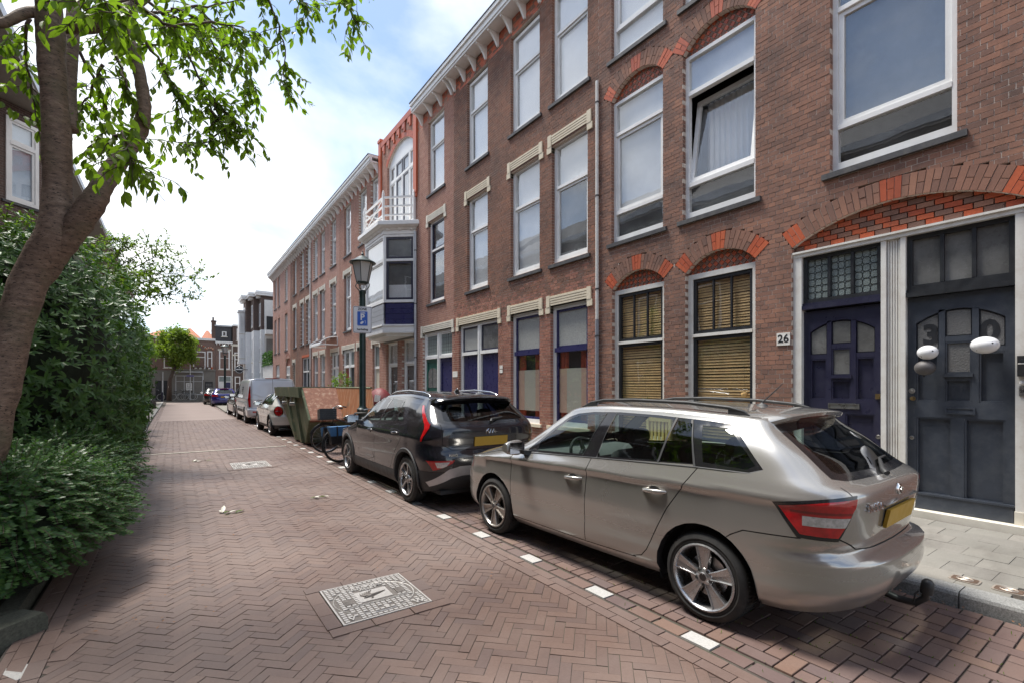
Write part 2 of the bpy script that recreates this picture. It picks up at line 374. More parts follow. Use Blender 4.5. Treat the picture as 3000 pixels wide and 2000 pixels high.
for i in range(-8, int((X1r+Y1r)*s2/W6)+8):
    a_ = (i+.5)*W6
    for j in range(int((-X1r+Y0r)*s2/W6)-8, int((Y1r-X0r)*s2/W6)+8):
        b_ = (j+.5)*W6
        x, y = (a_-b_)*s2+0, (a_+b_)*s2
        if not (X0r-.2 < x < X1r+.2 and Y0r < y < Y1r): continue
        seenp.add(place_hb(i, j))
def inman(x, y, g=.0):
    return any(m[0]-.115-g < x < m[1]+.115+g and m[2]-.115-g < y < m[3]+.115+g for m in MAN)
for kind, i, j in seenp:
    if kind == 'h': ca, cb, ang = (i+1.5)*W6, (j+.5)*W6, pi/4
    else: ca, cb, ang = (i+.5)*W6, (j+1.5)*W6, 3*pi/4
    # clip the piece lengthwise against the edge bands and the cover surrounds
    dx, dy = cos(ang), sin(ang); x, y = (ca-cb)*s2, (ca+cb)*s2
    L = 3*W6; ok = [k for k in range(12) if X0r-.03 < x+dx*L*((k+.5)/12-.5) < X1r+.03 and not inman(x+dx*L*((k+.5)/12-.5), y+dy*L*((k+.5)/12-.5), -.035)]
    if len(ok) < 3: continue
    k0, k1 = min(ok), max(ok)+1
    if len(ok) != k1-k0: continue
    c = (k0+k1)/24-.5; x += dx*L*c; y += dy*L*c; L = L*(k1-k0)/12
    if not seen(x, y): continue
    pieces.append((x, y, ang, L-.004, W6-.0034))
surround = []
for m in MAN:   # surround of each cover
    x0, x1, y0, y1 = m
    for k in range(3):
        wy = (y1-y0)/3; wx = (x1-x0+.2)/3
        for xx in (x0-.055, x1+.055): surround.append((xx, y0+wy*(k+.5), pi/2, wy-.006, .098))
        for yy in (y0-.055, y1+.055): surround.append((x0-.1+wx*(k+.5), yy, 0, wx-.006, .098))
lay(road, pieces, M['paver'], 'paver', 'distant_pavers', nobj=276, zbase=-.004)
lay(road, surround, M['paver'], 'paver', 'x', nobj=24, zbase=.004)
# beyond the laid bricks the road runs on, a touch paler and dusty
def bandmat():
    m, t, n, l, b = nt('road_surface_far')
    br = n.new('ShaderNodeTexBrick'); br.inputs['Scale'].default_value = 5; br.inputs['Mortar Size'].default_value = .03
    br.inputs['Color1'].default_value = (.19, .145, .13, 1); br.inputs['Color2'].default_value = (.22, .165, .15, 1); br.inputs['Mortar'].default_value = (.16, .125, .115, 1)
    l.new(n.new('ShaderNodeNewGeometry').outputs['Position'], br.inputs['Vector'])
    c = mixc(t, .5, br.outputs['Color'], ramp(t, noise(t, .5, 5), [(.3, (.18, .14, .125)), (.7, (.25, .20, .18))]))
    l.new(c, b.inputs['Base Color']); b.inputs['Roughness'].default_value = .8
    return m
M['road_surface'] = bandmat()
f = MB(); f.box(-.60, 2.45, 27.0, 57.8, -.03, 0); f.build('far_surface', M['road_surface'], road)
f = MB(); f.box(-.60, 2.45, 13.97, 14.02, -.005, .012); f.build('threshold_strip', M['stone_pale'], road)
# edge bands along the road: two stretcher courses right, two left
edge = []
yy = .9
while yy < 45:
    if seen(2.5, yy): edge += [(2.492, yy, pi/2, .214, .082), (2.58, yy+.1, pi/2, .214, .082)]
    if seen(-.64, yy): edge += [(-.645, yy, pi/2, .214, .082), (-.735, yy+.1, pi/2, .214, .082), (-.80, yy, pi/2, .214, .045)]
    yy += .22
lay(road, edge, M['paver_edge'], 'edge_paver', 'distant_edge_pavers', nobj=260, zbase=.004)
# ------ parking bay: straight herringbone of bigger bricks, white stones on the line
bay = MB(); bay.box(2.73, 4.66, -2, 33, -.08, -.014); bay = bay.build('parking_bay', M['joint'], kind='structure')
bp = []; w = .1075; seenq = set()
for i in range(0, 18):
    for j in range(int(.3/w), int(31/w)):
        k = (i-j) % 4
        seenq.add(('h', i-k, j) if k < 2 else ('v', i, j+(k-2)-1))
for kind, i, j in seenq:
    x0, x1, y0, y1 = (i*w, (i+2)*w, j*w, (j+1)*w) if kind == 'h' else (i*w, (i+1)*w, j*w, (j+2)*w)
    x0 += 2.80; x1 += 2.80; x0 = max(x0, 2.80); x1 = min(x1, 4.64)
    if x1-x0 < .03 or not seen((x0+x1)/2, (y0+y1)/2): continue
    xc, yc = (x0+x1)/2, (y0+y1)/2
    if x1-x0 > y1-y0: bp.append((xc, yc, 0, x1-x0-.01, y1-y0-.01))
    else: bp.append((xc, yc, pi/2, y1-y0-.01, x1-x0-.01))
lay(bay, bp, M['paver_bay'], 'bay_paver', 'distant_bay_pavers', nobj=300, ch=.022)
lb, ws = [], []
k = 0; yy = 1.80-.877*2
while yy < 33:
    if seen(2.74, yy): ws.append((2.71, yy, pi/2, .20, .112))
    for q in (1, 2, 3):
        y2 = yy+.22*q
        if seen(2.74, y2): lb.append((2.71, y2, pi/2, .205, .112))
    yy += .877
lay(bay, ws, M['white_stone'], 'white_marking_stone', 'x', zbase=.004, nobj=60)
lay(bay, lb, M['paver_bay'], 'line_paver', 'x', nobj=160, ch=.022)
# ------ right kerb and pavement
def kerb_run(name, x0, x1, ya, yb, seg, face, parent=None, z1=.105):
    root = empty(name, ((x0+x1)/2, ya, 0)); root['kind'] = 'structure'
    y = ya
    while y < yb:
        L = min(seg, yb-y); m = MB(); r = .03; ye = y+L-.008; zt = z1+U(-.003, .003)
        prof = [(x0, -.06), (x0, zt-r), (x0+r*.3, zt-r*.3), (x0+r, zt), (x1, zt), (x1, -.06)] if face < 0 else [(x0, -.06), (x0, zt), (x1-r, zt), (x1-r*.3, zt-r*.3), (x1, zt-r), (x1, -.06)]
        n = len(prof); m.add([(a, y, b) for a, b in prof]+[(a, ye, b) for a, b in prof], [tuple(range(n)), tuple(range(2*n-1, n-1, -1))]+[(i, n+i, n+(i+1) % n, (i+1) % n) for i in range(n)])
        m.build('kerb_stone', M['kerb'], root, weld=True); y += seg
    return root
kerb_run('right_kerb', 4.66, 4.84, -1, 33, 1.0, -1)
pv = MB(); pv.box(4.84, 7.3, -3, 62, -.08, .088); pv = pv.build('right_pavement', M['joint'], kind='structure')
tiles = []
for i in range(8):
    for j in range(int(0/.305), int(30/.305)):
        x = 4.84+.15+i*.302; y = j*.305+(.15 if i % 2 else 0)
        if x > 7.05 or not seen(x, y, .1): continue
        tiles.append((x, y, 0, .299, .302))
lay(pv, tiles, M['tile'], 'pavement_tile', 'distant_pavement_tiles', zbase=.105, depth=.04, nobj=300, ch=.015)
# small iron covers let into the pavement
M['iron_rust'] = pm('rusty_iron', (.17, .115, .085), .6, metal=.5, coord='pos', nscale=40, var=.35)
M['iron_rim'] = pm('worn_iron', (.42, .37, .32), .5, metal=.5, coord='pos', nscale=30, var=.2)
for n_, (yc, lab) in enumerate(((1.03, 'small rounded iron valve cover in the pavement, the one nearer the tow bar'), (.79, 'small rounded iron valve cover in the pavement cut by the edge of the photo'))):
    r_ = empty('valve_cover', (4.98, yc, .105), lab, 'valve cover', 'valve covers in the pavement')
    q = []
    for a in range(24):
        th = 2*pi*a/24; ex = .3; q.append((4.99+.065*math.copysign(abs(cos(th))**ex, cos(th)), yc+.088*math.copysign(abs(sin(th))**ex, sin(th))))
    m = MB(); m.add([(x, y, .112) for x, y in q]+[(x, y, .08) for x, y in q], [tuple(range(24))]+[(i, 24+i, 24+(i+1) % 24, (i+1) % 24) for i in range(24)]); m.build('rim', M['iron_rim'], r_, weld=True)
    q2 = [(4.99+(x-4.99)*.82, yc+(y-yc)*.86) for x, y in q]
    m = MB(); m.add([(x, y, .1145) for x, y in q2], [tuple(range(24))])
    m.build('lid', M['iron_rust'], r_, weld=True)
    m = MB()
    for rr in (.012, .028): m.tube([(4.99+rr*1.4*cos(a*pi/8)*.9, yc+rr*1.7*sin(a*pi/8), .116) for a in range(16)], .004, 4, closed=True)
    m.build('relief', M['iron_rim'], r_)
# ------ the two big access covers
M['cover_iron'] = pm('cover_iron', (.50, .47, .44), .45, metal=.35, coord='pos', nscale=60, var=.18, bmp=.2)
M['cover_base'] = pm('cover_base', (.17, .15, .135), .6, metal=.3, coord='pos', nscale=50, var=.3)
def text_mesh(txt, size, mat, name, parent, M4, ext=.002, align='CENTER', bold=.0, label=None):
    cu = bpy.data.curves.new(name, 'FONT'); cu.body = txt; cu.size = size; cu.extrude = ext; cu.align_x = align; cu.align_y = 'CENTER'; cu.offset = bold; cu.resolution_u = 3
    o = bpy.data.objects.new(name, cu); me = bpy.data.meshes.new_from_object(o); bpy.data.objects.remove(o); bpy.data.curves.remove(cu)
    me.transform(M4); me.name = name; me.materials.clear(); me.materials.append(mat)
    o = bpy.data.objects.new(name, me); COL.objects.link(o); attach(o, parent)
    if label: o['label'] = label
    return o
def basis(o, ux, uy):
    ux, uy = Vector(ux).normalized(), Vector(uy).normalized(); uz = ux.cross(uy)
    m = Matrix((ux, uy, uz)).transposed().to_4x4(); m.translation = Vector(o); return m
def cover(x0, x1, y0, y1, lab, rich):
    r_ = empty('access_cover', ((x0+x1)/2, (y0+y1)/2, 0), lab, 'manhole cover', 'access covers in the road')
    m = MB(); m.box(x0, x1, y0, y1, -.05, .002); m.build('plate', M['cover_base'], r_)
    m = MB()
    for (a, b, c, d) in ((x0, x1, y0, y0+.012), (x0, x1, y1-.012, y1), (x0, x0+.012, y0+.012, y1-.012), (x1-.012, x1, y0+.012, y1-.012)): m.box(a, b, c, d, -.02, .008)
    m.build('frame', M['cover_iron'], r_)
    cx, cy = (x0+x1)/2, (y0+y1)/2; W_, H_ = x1-x0, y1-y0
    m = MB(); nx, ny = 16, 19
    px, py = (W_-.034)/nx, (H_-.034)/ny
    # studs in rows, left out where the panel, the letters, the ring and the lifting holes are
    for i in range(nx):
        for j in range(ny):
            x, y = x0+.017+px*(i+.5), y0+.017+py*(j+.5); u, v = (x-cx)/W_, (y-cy)/H_
            if -.2 < u < .21 and -.1 < v < .22: continue
            if -.19 < u < .19 and .22 < v < .34: continue
            if -.08 < u < .1 and -.34 < v < -.27: continue
            if abs(sqrt((u/.46)**2+(v/.40)**2)-1) < .045: continue
            if abs(abs(u)-.31) < .05 and abs(v-.0) < .075: continue
            if v < -.36 and abs(abs(u)-.38) < .055 and v > -.46: continue
            m.box(x-px*.36, x+px*.36, y-py*.33, y+py*.33, .002, .009)
    m.build('stud_pattern', M['cover_iron'], r_, kind='stuff')
    m = MB(); m.tube([(cx+.46*W_*cos(a*pi/24), cy+.40*H_*sin(a*pi/24), .004) for a in range(48)], .005, 5, closed=True); m.box(cx-.36*W_, cx+.36*W_, cy-.155*H_, cy-.14*H_, .002, .009); m.build('ring', M['cover_iron'], r_)
    m = MB(); m.box(cx-.185*W_, cx+.195*W_, cy-.085*H_, cy+.205*H_, .002, .0075); m.build('panel', M['cover_iron'], r_)
    # the wading bird of the panel
    m = MB(); P = lambda a, b, z=.011: (cx+a*W_, cy+b*H_, z)
    for k in range(6): m.tube([P(-.10+.016*k, .04), P(-.135+.022*k, .09+.006*k), P(-.13+.03*k, .14+.008*k)], [.007, .006, .002], 5)
    m.tube([P(-.12, .0), P(-.03, .02), P(.05, .045), P(.09, .06), P(.16, .085)], [.004, .014, .010, .007, .002], 6)
    m.tube([P(-.04, .0), P(-.02, -.03), P(-.05, -.045)], .003, 4)
    m.build('bird_relief', M['cover_base'], r_)
    m = MB()
    for sx in (-1, 1):
        for dy in (-.025, .03): m.lathe([(0, .0105), (.018, .0105)], (cx+sx*.31*W_, cy+dy*H_, 0), 12)
        m.box(cx+sx*.31*W_-.03, cx+sx*.31*W_+.03, cy-.07*H_, cy+.075*H_, .002, .0085)
    m.mi = 0
    m.build('lifting_hole', [M['cover_base']], r_)
    ux, uy = (1, 0, 0), (0, 1, 0)
    for tx, sx in (('V', -.38), ('W', .38)): text_mesh(tx, .075, M['cover_iron'], 'letter', r_, basis((cx+sx*W_, cy-.41*H_, .005), ux, uy), .005, bold=.002)
    text_mesh('Nering Bögel', .055, M['cover_iron'], 'lettering', r_, basis((cx, cy+.305*H_, .005), ux, uy), .004, bold=.001)
    text_mesh('WEERT', .045, M['cover_iron'], 'lettering', r_, basis((cx, cy+.25*H_, .005), ux, uy), .004, bold=.001)
    m = MB(); m.lathe([(0, .008), (.02, .008), (.021, .002)], (cx, cy+.345*H_, 0), 14); m.lathe([(0, .008), (.02, .008), (.021, .002)], (cx+.02, cy-.305*H_, 0), 14); m.build('boss', M['cover_iron'], r_)
cover(*MAN[0][:4], 'square iron access cover with bird relief and studs, the nearer one in the road', True)
cover(*MAN[1][:4], 'square iron access cover farther up the road, beyond the fallen twigs', False)
# ------ left side: kerb corner stone, bed, far pavement
kl = empty('left_kerb', (-.95, 3.9, 0)); kl['kind'] = 'structure'
def kerb_piece(pts, z, parent):
    m = MB(); n = len(pts); r = .035
    cx = sum(p[0] for p in pts)/n; cy = sum(p[1] for p in pts)/n
    ins = [(cx+(x-cx)*.93, cy+(y-cy)*.93) for x, y in pts]
    m.add([(x, y, -.06) for x, y in pts]+[(x, y, z-r) for x, y in pts]+[(x, y, z) for x, y in ins],
          [tuple(range(2*n, 3*n))]+[(k*n+i, k*n+(i+1) % n, (k+1)*n+(i+1) % n, (k+1)*n+i) for k in (0, 1) for i in range(n)])
    return m.build('kerb_stone', M['kerb_shaded'], parent, weld=True, auto=40)
kerb_piece([(-.68, 4.36), (-.82, 4.52), (-1.15, 4.30), (-1.03, 4.04)], .115, kl)
kerb_piece([(-.665, 4.35), (-1.025, 4.03), (-.93, 3.55), (-.80, 3.87)], .11, kl) if False else None
kerb_piece([(-1.04, 4.04), (-1.16, 4.29), (-2.0, 4.05), (-1.93, 3.75)], .115, kl)
for ya in range(0, 19): kerb_piece([(-.86, 4.55+ya), (-.86, 5.54+ya), (-.98, 5.54+ya), (-.98, 4.55+ya)], .09, kl)
bed = MB(); bed.box(-3.3, -.98, 4.5, 23.6, -.08, .07); bed.build('planting_bed', M['earth'], kind='structure')
lp = MB(); lp.box(-6.6, -.98, 23.6, 57, -.08, .09); lp.box(-6.6, -3.3, -6, 23.6, -.08, .09); lp.build('left_pavement', M['tile'], kind='structure')
kerb_run('far_left_kerb', -.98, -.84, 23.6, 57, 1.0, 1)
wsl = []
M_l = MB()
root_l = empty('corner_paving', (-.75, 3.7, 0)); root_l['kind'] = 'structure'
lay(root_l, [(-.71, 3.80, 2.15, .2, .11)], M['white_stone'], 'white_marking_stone', 'x', zbase=.004)
lay(root_l, [(-.80, 3.42+.0*k, 2.15, .2, .1) for k in range(1)]+[(-.60, 4.10, 1.05, .2, .1), (-.53, 3.92, 1.2, .2, .1), (-.95, 3.62, 2.15, .2, .1)], M['paver_edge'], 'edge_paver', 'x')
# cross street at the far end, its kerb and pavement
cs = MB(); cs.box(-60, 60, 57.8, 62.2, -.09, -.008); cs.build('cross_street', M['road_surface'], kind='structure')
cs = MB(); cs.box(-60, 60, 62.2, 64.0, -.09, .11); cs.build('far_pavement', M['tile'], kind='structure')
pc = MB(); q = [(2.5, 33.2), (4.84, 33.2), (4.84, 44), (2.7, 44)]
pc.add([(x, y, .095) for x, y in q]+[(x, y, -.05) for x, y in q], [(0, 1, 2, 3)]+[(4+i, 4+(i+1) % 4, (i+1) % 4, i) for i in range(4)]); pc.build('pavement_extension', M['tile'], kind='structure')
# ---------------------------------------------------------------- brick walls, windows, doors
def unit_box(name, mat):
    me = bpy.data.meshes.new(name)
    vs = [(0, -.5, -.5), (0, .5, -.5), (0, .5, .5), (0, -.5, .5), (1, -.5, -.5), (1, .5, -.5), (1, .5, .5), (1, -.5, .5)]
    me.from_pydata(vs, [], [(0, 3, 2, 1), (0, 1, 5, 4), (1, 2, 6, 5), (2, 3, 7, 6), (3, 0, 4, 7)]); me.materials.append(mat); return me
UB = {}
def brick_obj(name, root, mat, X, a, z, la, lz, dep, rot=0.):
    k = (name, mat.name)
    if k not in UB: UB[k] = unit_box(name, mat)
    o = bpy.data.objects.new(name, UB[k]); COL.objects.link(o); attach(o, root)
    o.location = (X, a, z); o.scale = (dep, la, lz); o.rotation_euler = (rot, 0, 0); return o
def rect(a0, a1, z0, z1): return lambda z: (a0, a1) if z0 < z < z1 else None
def subtract(a0, a1, cuts):
    iv = [(a0, a1)]
    for c in cuts:
        if c is None: continue
        nv = []
        for p, q in iv:
            if c[1] <= p or c[0] >= q: nv.append((p, q)); continue
            if c[0] > p: nv.append((p, c[0]))
            if c[1] < q: nv.append((c[1], q))
        iv = nv
    return iv
def brick_wall(root, fr, a0, a1, z0, z1, ops, matsel, pitch=.067, bl=.215, nobj=0, mortar='mortar', depth=.10, joint=.009, rec=.0035, mats=None, zmax_view=None, bond='cross'):
    """matsel(a, z) -> index into mats"""
    n = int(round((z1-z0)/pitch)); allb = []; mo = MB(); last = None; lz = z0
    def flush(iv, za, zb):
        for p, q in iv: mo.fbox(fr, p+.003, q-.003, za, zb, rec, depth-.002)
    for r in range(n):
        za = z0+r*pitch; zm = za+pitch/2
        iv = [(round(p, 4), round(q, 4)) for p, q in subtract(a0, a1, [o(zm) for o in ops]) if q-p > .012]
        if iv != last:
            if last: flush(last, lz, za)
            last = iv; lz = za
        for p, q in iv:
            if bond == 'cross':
                L = bl if r % 2 == 0 else bl/2; off = (0, bl/4, bl/2, bl/4)[r % 4]
            else: L = bl; off = (r % 2)*bl/2
            a = math.floor((p-off)/L)*L+off
            while a < q-.004:
                b0, b1 = max(a, p), min(a+L, q)
                e0 = joint/2 if b0 > p else 0; e1 = joint/2 if b1 < q else 0
                if b1-b0 > .02: allb.append((b0+e0, b1-e1, za+joint/2, za+pitch-joint/2, U(-.004, .001)))
                a += L
    if last: flush(last, lz, z0+n*pitch)
    mo.build('mortar', M[mortar], root)
    mats = [M[k] for k in mats]
    def key(b):
        x, y, z = fr.pt((b[0]+b[1])/2, b[2])
        return (0 if seen(x, y, z, 1490, 1000) else 1000)+FOR[0]*x+FOR[1]*y-(b[1]-b[0])*1.5
    if nobj: allb.sort(key=key)
    mb = MB()
    for i, (p, q, za, zb, dj) in enumerate(allb):
        mi = matsel((p+q)/2, (za+zb)/2)
        if i < nobj:
            brick_obj('brick', root, mats[mi], fr.pt(0, 0, dj)[0], (p+q)/2, (za+zb)/2, q-p, zb-za, depth-.004)
        else:
            mb.mi = mi
            c = [fr.pt(p, za, dj), fr.pt(q, za, dj), fr.pt(q, zb, dj), fr.pt(p, zb, dj), fr.pt(p, za, depth-.004), fr.pt(q, za, depth-.004), fr.pt(q, zb, depth-.004), fr.pt(p, zb, depth-.004)]
            fs = [(0, 1, 2, 3), (0, 4, 5, 1), (1, 5, 6, 2), (2, 6, 7, 3), (3, 7, 4, 0)]
            if not fr.flip: fs = [f[::-1] for f in fs]
            mb.add(c, fs)
    mb.build('bricks', mats, root, kind='stuff')
def shell(root, fr, a0, a1, z0, z1, back=8., mat='slate_roof'):
    """the rest of the house: side and back walls and a flat roof, so that it is a closed volume"""
    m = MB(); m.fbox(fr, a0+.002, a1-.002, z1-.15, z1, .12, back); m.build('roof', M[mat], root)
    m = MB(); m.fbox(fr, a0+.002, a1-.002, z0, z1-.16, back-.2, back); m.fbox(fr, a0+.002, a0+.1, z0, z1-.16, .13, back-.21); m.fbox(fr, a1-.1, a1-.002, z0, z1-.16, .13, back-.21)
    m.build('wall', M['taupe'], root)
def ring(m, fr, a0, a1, z0, z1, w, d0, d1, wb=None, wt=None):
    wb = w if wb is None else wb; wt = w if wt is None else wt
    m.fbox(fr, a0, a1, z0, z0+wb, d0, d1); m.fbox(fr, a0, a1, z1-wt, z1, d0, d1)
    m.fbox(fr, a0, a0+w, z0+wb, z1-wt, d0, d1); m.fbox(fr, a1-w, a1, z0+wb, z1-wt, d0, d1)
def pane_box(fr, a0, a1, z0, z1, d, mat, parent, name='pane', th=.006):
    m = MB(); m.fbox(fr, a0, a1, z0, z1, d, d+th); return m.build(name, mat, parent)
def window(root, fr, a0, a1, z0, z1, splits=(), fw=.065, frame='white', dep=.085, sash='white', sashes=None, sw=.045, glass='glass', back='curtain', backs=None, sill=True, sillmat='sill', bottom=.09, mull=None, name='window', label=None, top=None, glasses=None, bar=.05):
    """one window: fixed frame with cross bars at splits; each light with its own sash ring, pane and what hangs behind it"""
    m = MB(); ring(m, fr, a0, a1, z0, z1, fw, dep, dep+.09, wb=bottom, wt=top if top else fw)
    for s in splits: m.fbox(fr, a0+fw, a1-fw, s-bar/2, s+bar/2, dep-.006, dep+.084)
    w = m.build(name, M[frame], root, label=label)
    zs = [z0+bottom]+[s for s in splits]+[z1-(top if top else fw)]
    for i in range(len(zs)-1):
        lo = zs[i]+(bar/2 if i else 0); hi = zs[i+1]-(bar/2 if i < len(zs)-2 else 0); l0, l1 = a0+fw, a1-fw
        d = dep+.04
        if sashes is None or sashes[i]:
            sm = MB(); ring(sm, fr, l0+.002, l1-.002, lo+.002, hi-.002, sw, dep+.025, dep+.075)
            if mull and mull[i]:
                k = mull[i]
                for q in range(1, k):
                    c = l0+sw+(l1-l0-2*sw)*q/k; sm.fbox(fr, c-.013, c+.013, lo+sw, hi-sw, dep+.03, dep+.07)
            sm.build('sash', M[sash], w); l0 += sw; l1 -= sw; lo += sw; hi -= sw; d = dep+.05
        gm = M[glasses[i]] if glasses and glasses[i] else M[glass]
        if mull and mull[i] and (sashes is None or sashes[i]):
            k = mull[i]; ww = (l1-l0)/k
            for q in range(k): pane_box(fr, l0+ww*q+(.013 if q else 0), l0+ww*(q+1)-(.013 if q < k-1 else 0), lo, hi, d, gm, w)
        else: pane_box(fr, l0, l1, lo, hi, d, gm, w)
        bk = backs[i] if backs else back
        if bk:
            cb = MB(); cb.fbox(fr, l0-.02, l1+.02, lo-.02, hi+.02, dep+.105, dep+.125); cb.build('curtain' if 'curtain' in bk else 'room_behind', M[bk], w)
    if sill:
        s_ = MB(); s_.fbox(fr, a0-.09, a1+.09, z0-.075, z0-.004, -.05, .12); s_.build('sill', M[sillmat], w)
    return w
def arch_geo(a0, a1, zs, rise):
    hs = (a1-a0)/2; Rr = (hs*hs+rise*rise)/(2*rise); return (a0+a1)/2, hs, Rr, zs+rise-Rr
def arch_open(a0, a1, z0, zs, rise, t=.27):
    ac, hs, Rr, cz = arch_geo(a0, a1, zs, rise); ph = math.asin(hs/Rr); zc = cz+(Rr+t)*cos(ph); zt = cz+Rr+t
    def f(z):
        if z <= z0 or z >= zt: return None
        if z < zs: return (a0, a1)
        if z < zc: h = hs+(z-zs)*math.tan(ph)
        else: h = sqrt(max(0, (Rr+t)**2-(z-cz)**2))
        return (ac-h, ac+h)
    return f
def arch_ring(root, fr, a0, a1, zs, rise, mat, red, t=.27, bw=.073, key=True, nred=3, dep=.1):
    ac, hs, Rr, cz = arch_geo(a0, a1, zs, rise); ph = math.asin(hs/Rr)
    n = int(2*ph*(Rr+t/2)/bw); n += (n % 2 == 0)
    mo = MB(); K = 16
    for k in range(K):
        t0, t1 = -ph+2*ph*k/K, -ph+2*ph*(k+1)/K
        mo.fprism(fr, [(ac+sin(t0)*Rr, cz+cos(t0)*Rr), (ac+sin(t1)*Rr, cz+cos(t1)*Rr), (ac+sin(t1)*(Rr+t), cz+cos(t1)*(Rr+t)), (ac+sin(t0)*(Rr+t), cz+cos(t0)*(Rr+t))], .007, dep-.006)
    mo.build('arch_mortar', M['mortar'], root)
    for k in range(n):
        t0, t1 = -ph+2*ph*k/n, -ph+2*ph*(k+1)/n; e = .004/(Rr+t/2)
        isred = k < nred or k >= n-nred or (key and abs(k-n//2) <= 1)
        parts = [(0, t)] if k % 2 == 0 else ([(0, t*.5-.004), (t*.5+.004, t)] if not (k-nred) % 4 == 1 else [(0, t*.33-.004), (t*.33+.004, t)])
        for r0, r1 in parts:
            m = MB(); q = U(-.004, .002)-.004
            m.fprism(fr, [(ac+sin(t0+e)*(Rr+r0), cz+cos(t0+e)*(Rr+r0)), (ac+sin(t1-e)*(Rr+r0), cz+cos(t1-e)*(Rr+r0)), (ac+sin(t1-e)*(Rr+r1), cz+cos(t1-e)*(Rr+r1)), (ac+sin(t0+e)*(Rr+r1), cz+cos(t0+e)*(Rr+r1))], q, dep-.002)
            m.build('arch_brick', M[red if isred else mat], root)
def tymp_lozenge(root, fr, a0, a1, zf, zs, rise, X, mats):
    """small bricks set diagonally, filling the segment above the window head"""
    ac, hs, Rr, cz = arch_geo(a0, a1, zs, rise); s = .074; k = s*sqrt(2)
    mo = MB(); mo.fbox(fr, a0-.05, a1+.05, zf-.05, cz+Rr+.03, .112, .122); mo.build('tympanum_mortar', M['mortar'], root)
    nn = int(hs/k)+2
    for i in range(-nn*2, nn*2+1):
        for j in range(-1, 9):
            if (i+j) % 2: continue
            a, z = ac+i*k/2, zf+j*k/2
            if abs(a-ac) > hs+.03 or z > cz+sqrt(max(0, Rr*Rr-(a-ac)**2))+.035 or z < zf-.05: continue
            red = (i//2+j) % 2 == 0
            brick_obj('tympanum_brick', root, M[mats[1 if ((i+j)//2) % 2 == 0 and ((i-j)//2) % 2 == 0 or ((i+j)//2) % 2 and ((i-j)//2) % 2 else 0]], X, a, z, s-.012, s-.012, .03, pi/4)
def tymp_rows(root, fr, a0, a1, zf, zs, rise, X, mats):
    ac, hs, Rr, cz = arch_geo(a0, a1, zs, rise)
    mo = MB(); mo.fbox(fr, a0, a1, zf-.03, cz+Rr+.05, .108, .122); mo.build('tympanum_mortar', M['mortar'], root)
    L, H = .165, .068
    for r in range(8):
        z = zf+.02+H*(r+.5); off = (r % 2)*L*.5
        a = ac-hs-L+off
        n = 0
        while a < ac+hs:
            c = a+L/2; zt = cz+sqrt(max(0, Rr*Rr-min(abs(c-ac), Rr)**2))+.05
            if abs(c-ac) < hs+.06 and z < zt:
                p, q = max(a, a0+.004), min(a+L, a1-.004)
                if q-p > .03: brick_obj('tympanum_brick', root, M[mats[(n+r//2) % 2]], X, (p+q)/2, z, q-p-.012, H-.011, .04)
            a += L; n += 1
def lintel(root, fr, a0, a1, z, mat, h=.22, ear=.12, grooves=3, left=True, right=True):
    m = MB(); st = h/(grooves+1)
    for k in range(grooves+1):
        m.fbox(fr, a0, a1, z+k*st, z+(k+1)*st-.012, -.018-.004*k, .115)
    m.fbox(fr, a0, a1, z, z+h, -.008, .10)
    for on, p, q in ((left, a1, a1+ear), (right, a0-ear, a0)):
        if not on: continue
        m.fbox(fr, p, q, z-.03, z+h+.015, -.034, .11)
        s = -.035 if p < a0 else 0
        m.fbox(fr, p+s, q+s+.035, z-.17, z-.034, -.028, .11)
    return m.build('lintel', M[mat], root)
def cornice(root, fr, a0, a1, z, over=.36, pitch=.58, wid=.32, mat='white', ends=True, zb=.36):
    m = MB()
    m.fbox(fr, a0-.0, a1+.0, z, z+.06, -over-.02, .05); m.fbox(fr, a0, a1, z+.065, z+.20, -over-.05, -over+.06); m.fbox(fr, a0, a1, z+.205, z+.30, -over-.10, .02)
    m.build('cornice', M[mat], root)
    g_ = MB(); g_.fbox(fr, a0, a1, z+.304, z+.325, -over-.12, .3); g_.build('gutter_edge', M['slate_roof'], root)
    nn = int((a1-a0-.3)/over*0+ (a1-a0-.2)/pitch); st = (a1-a0-.2)/max(1, nn)
    pts = [(-over+.02, 0), (-over+.02, -.05)]+[(-over+.05+(over-.10)*(1-cos(t)), -.05-(zb-.05)*(sin(t) if 0 else (1-cos(pi/2*(t/(pi/2))**1.6)))) for t in [pi/2*k/7 for k in range(8)]]+[(0, -zb), (0, 0)]
    me = None
    for k in range(nn+1):
        a = a0+.1+st*k
        if me is None:
            mb = MB(); n = len(pts)
            f0 = [fr.pt(a-.03, z+p[1], p[0]) for p in pts]; f1 = [fr.pt(a+.03, z+p[1], p[0]) for p in pts]
            mb.add(f0+f1, [tuple(range(n)), tuple(range(2*n-1, n-1, -1))]+[(i, n+i, n+(i+1) % n, (i+1) % n) for i in range(n)])
            o = mb.build('bracket', M[mat], root, weld=True); me = o.data; b0 = a; inv = o.matrix_parent_inverse.copy()
        else:
            o = bpy.data.objects.new('bracket', me); COL.objects.link(o); o.parent = root; o.matrix_parent_inverse = inv
            o.location = (fr.u[0]*(a-b0), fr.u[1]*(a-b0), 0)
def pipe(root, x, y, z0, z1, r=.035, mat='zinc', name='drainpipe'):
    m = MB(); m.cyl((x, y, z0), (x, y, z1), r, n=12)
    o = m.build(name, M[mat], root, auto=40)
    z = z0+.6
    while z < z1:
        q = MB(); q.lathe([(r+.001, 0), (r+.009, .0), (r+.009, .03), (r+.001, .03)], (x, y, z), 12); q.build('pipe_bracket', M['sill'], o); z += 1.9
    return o
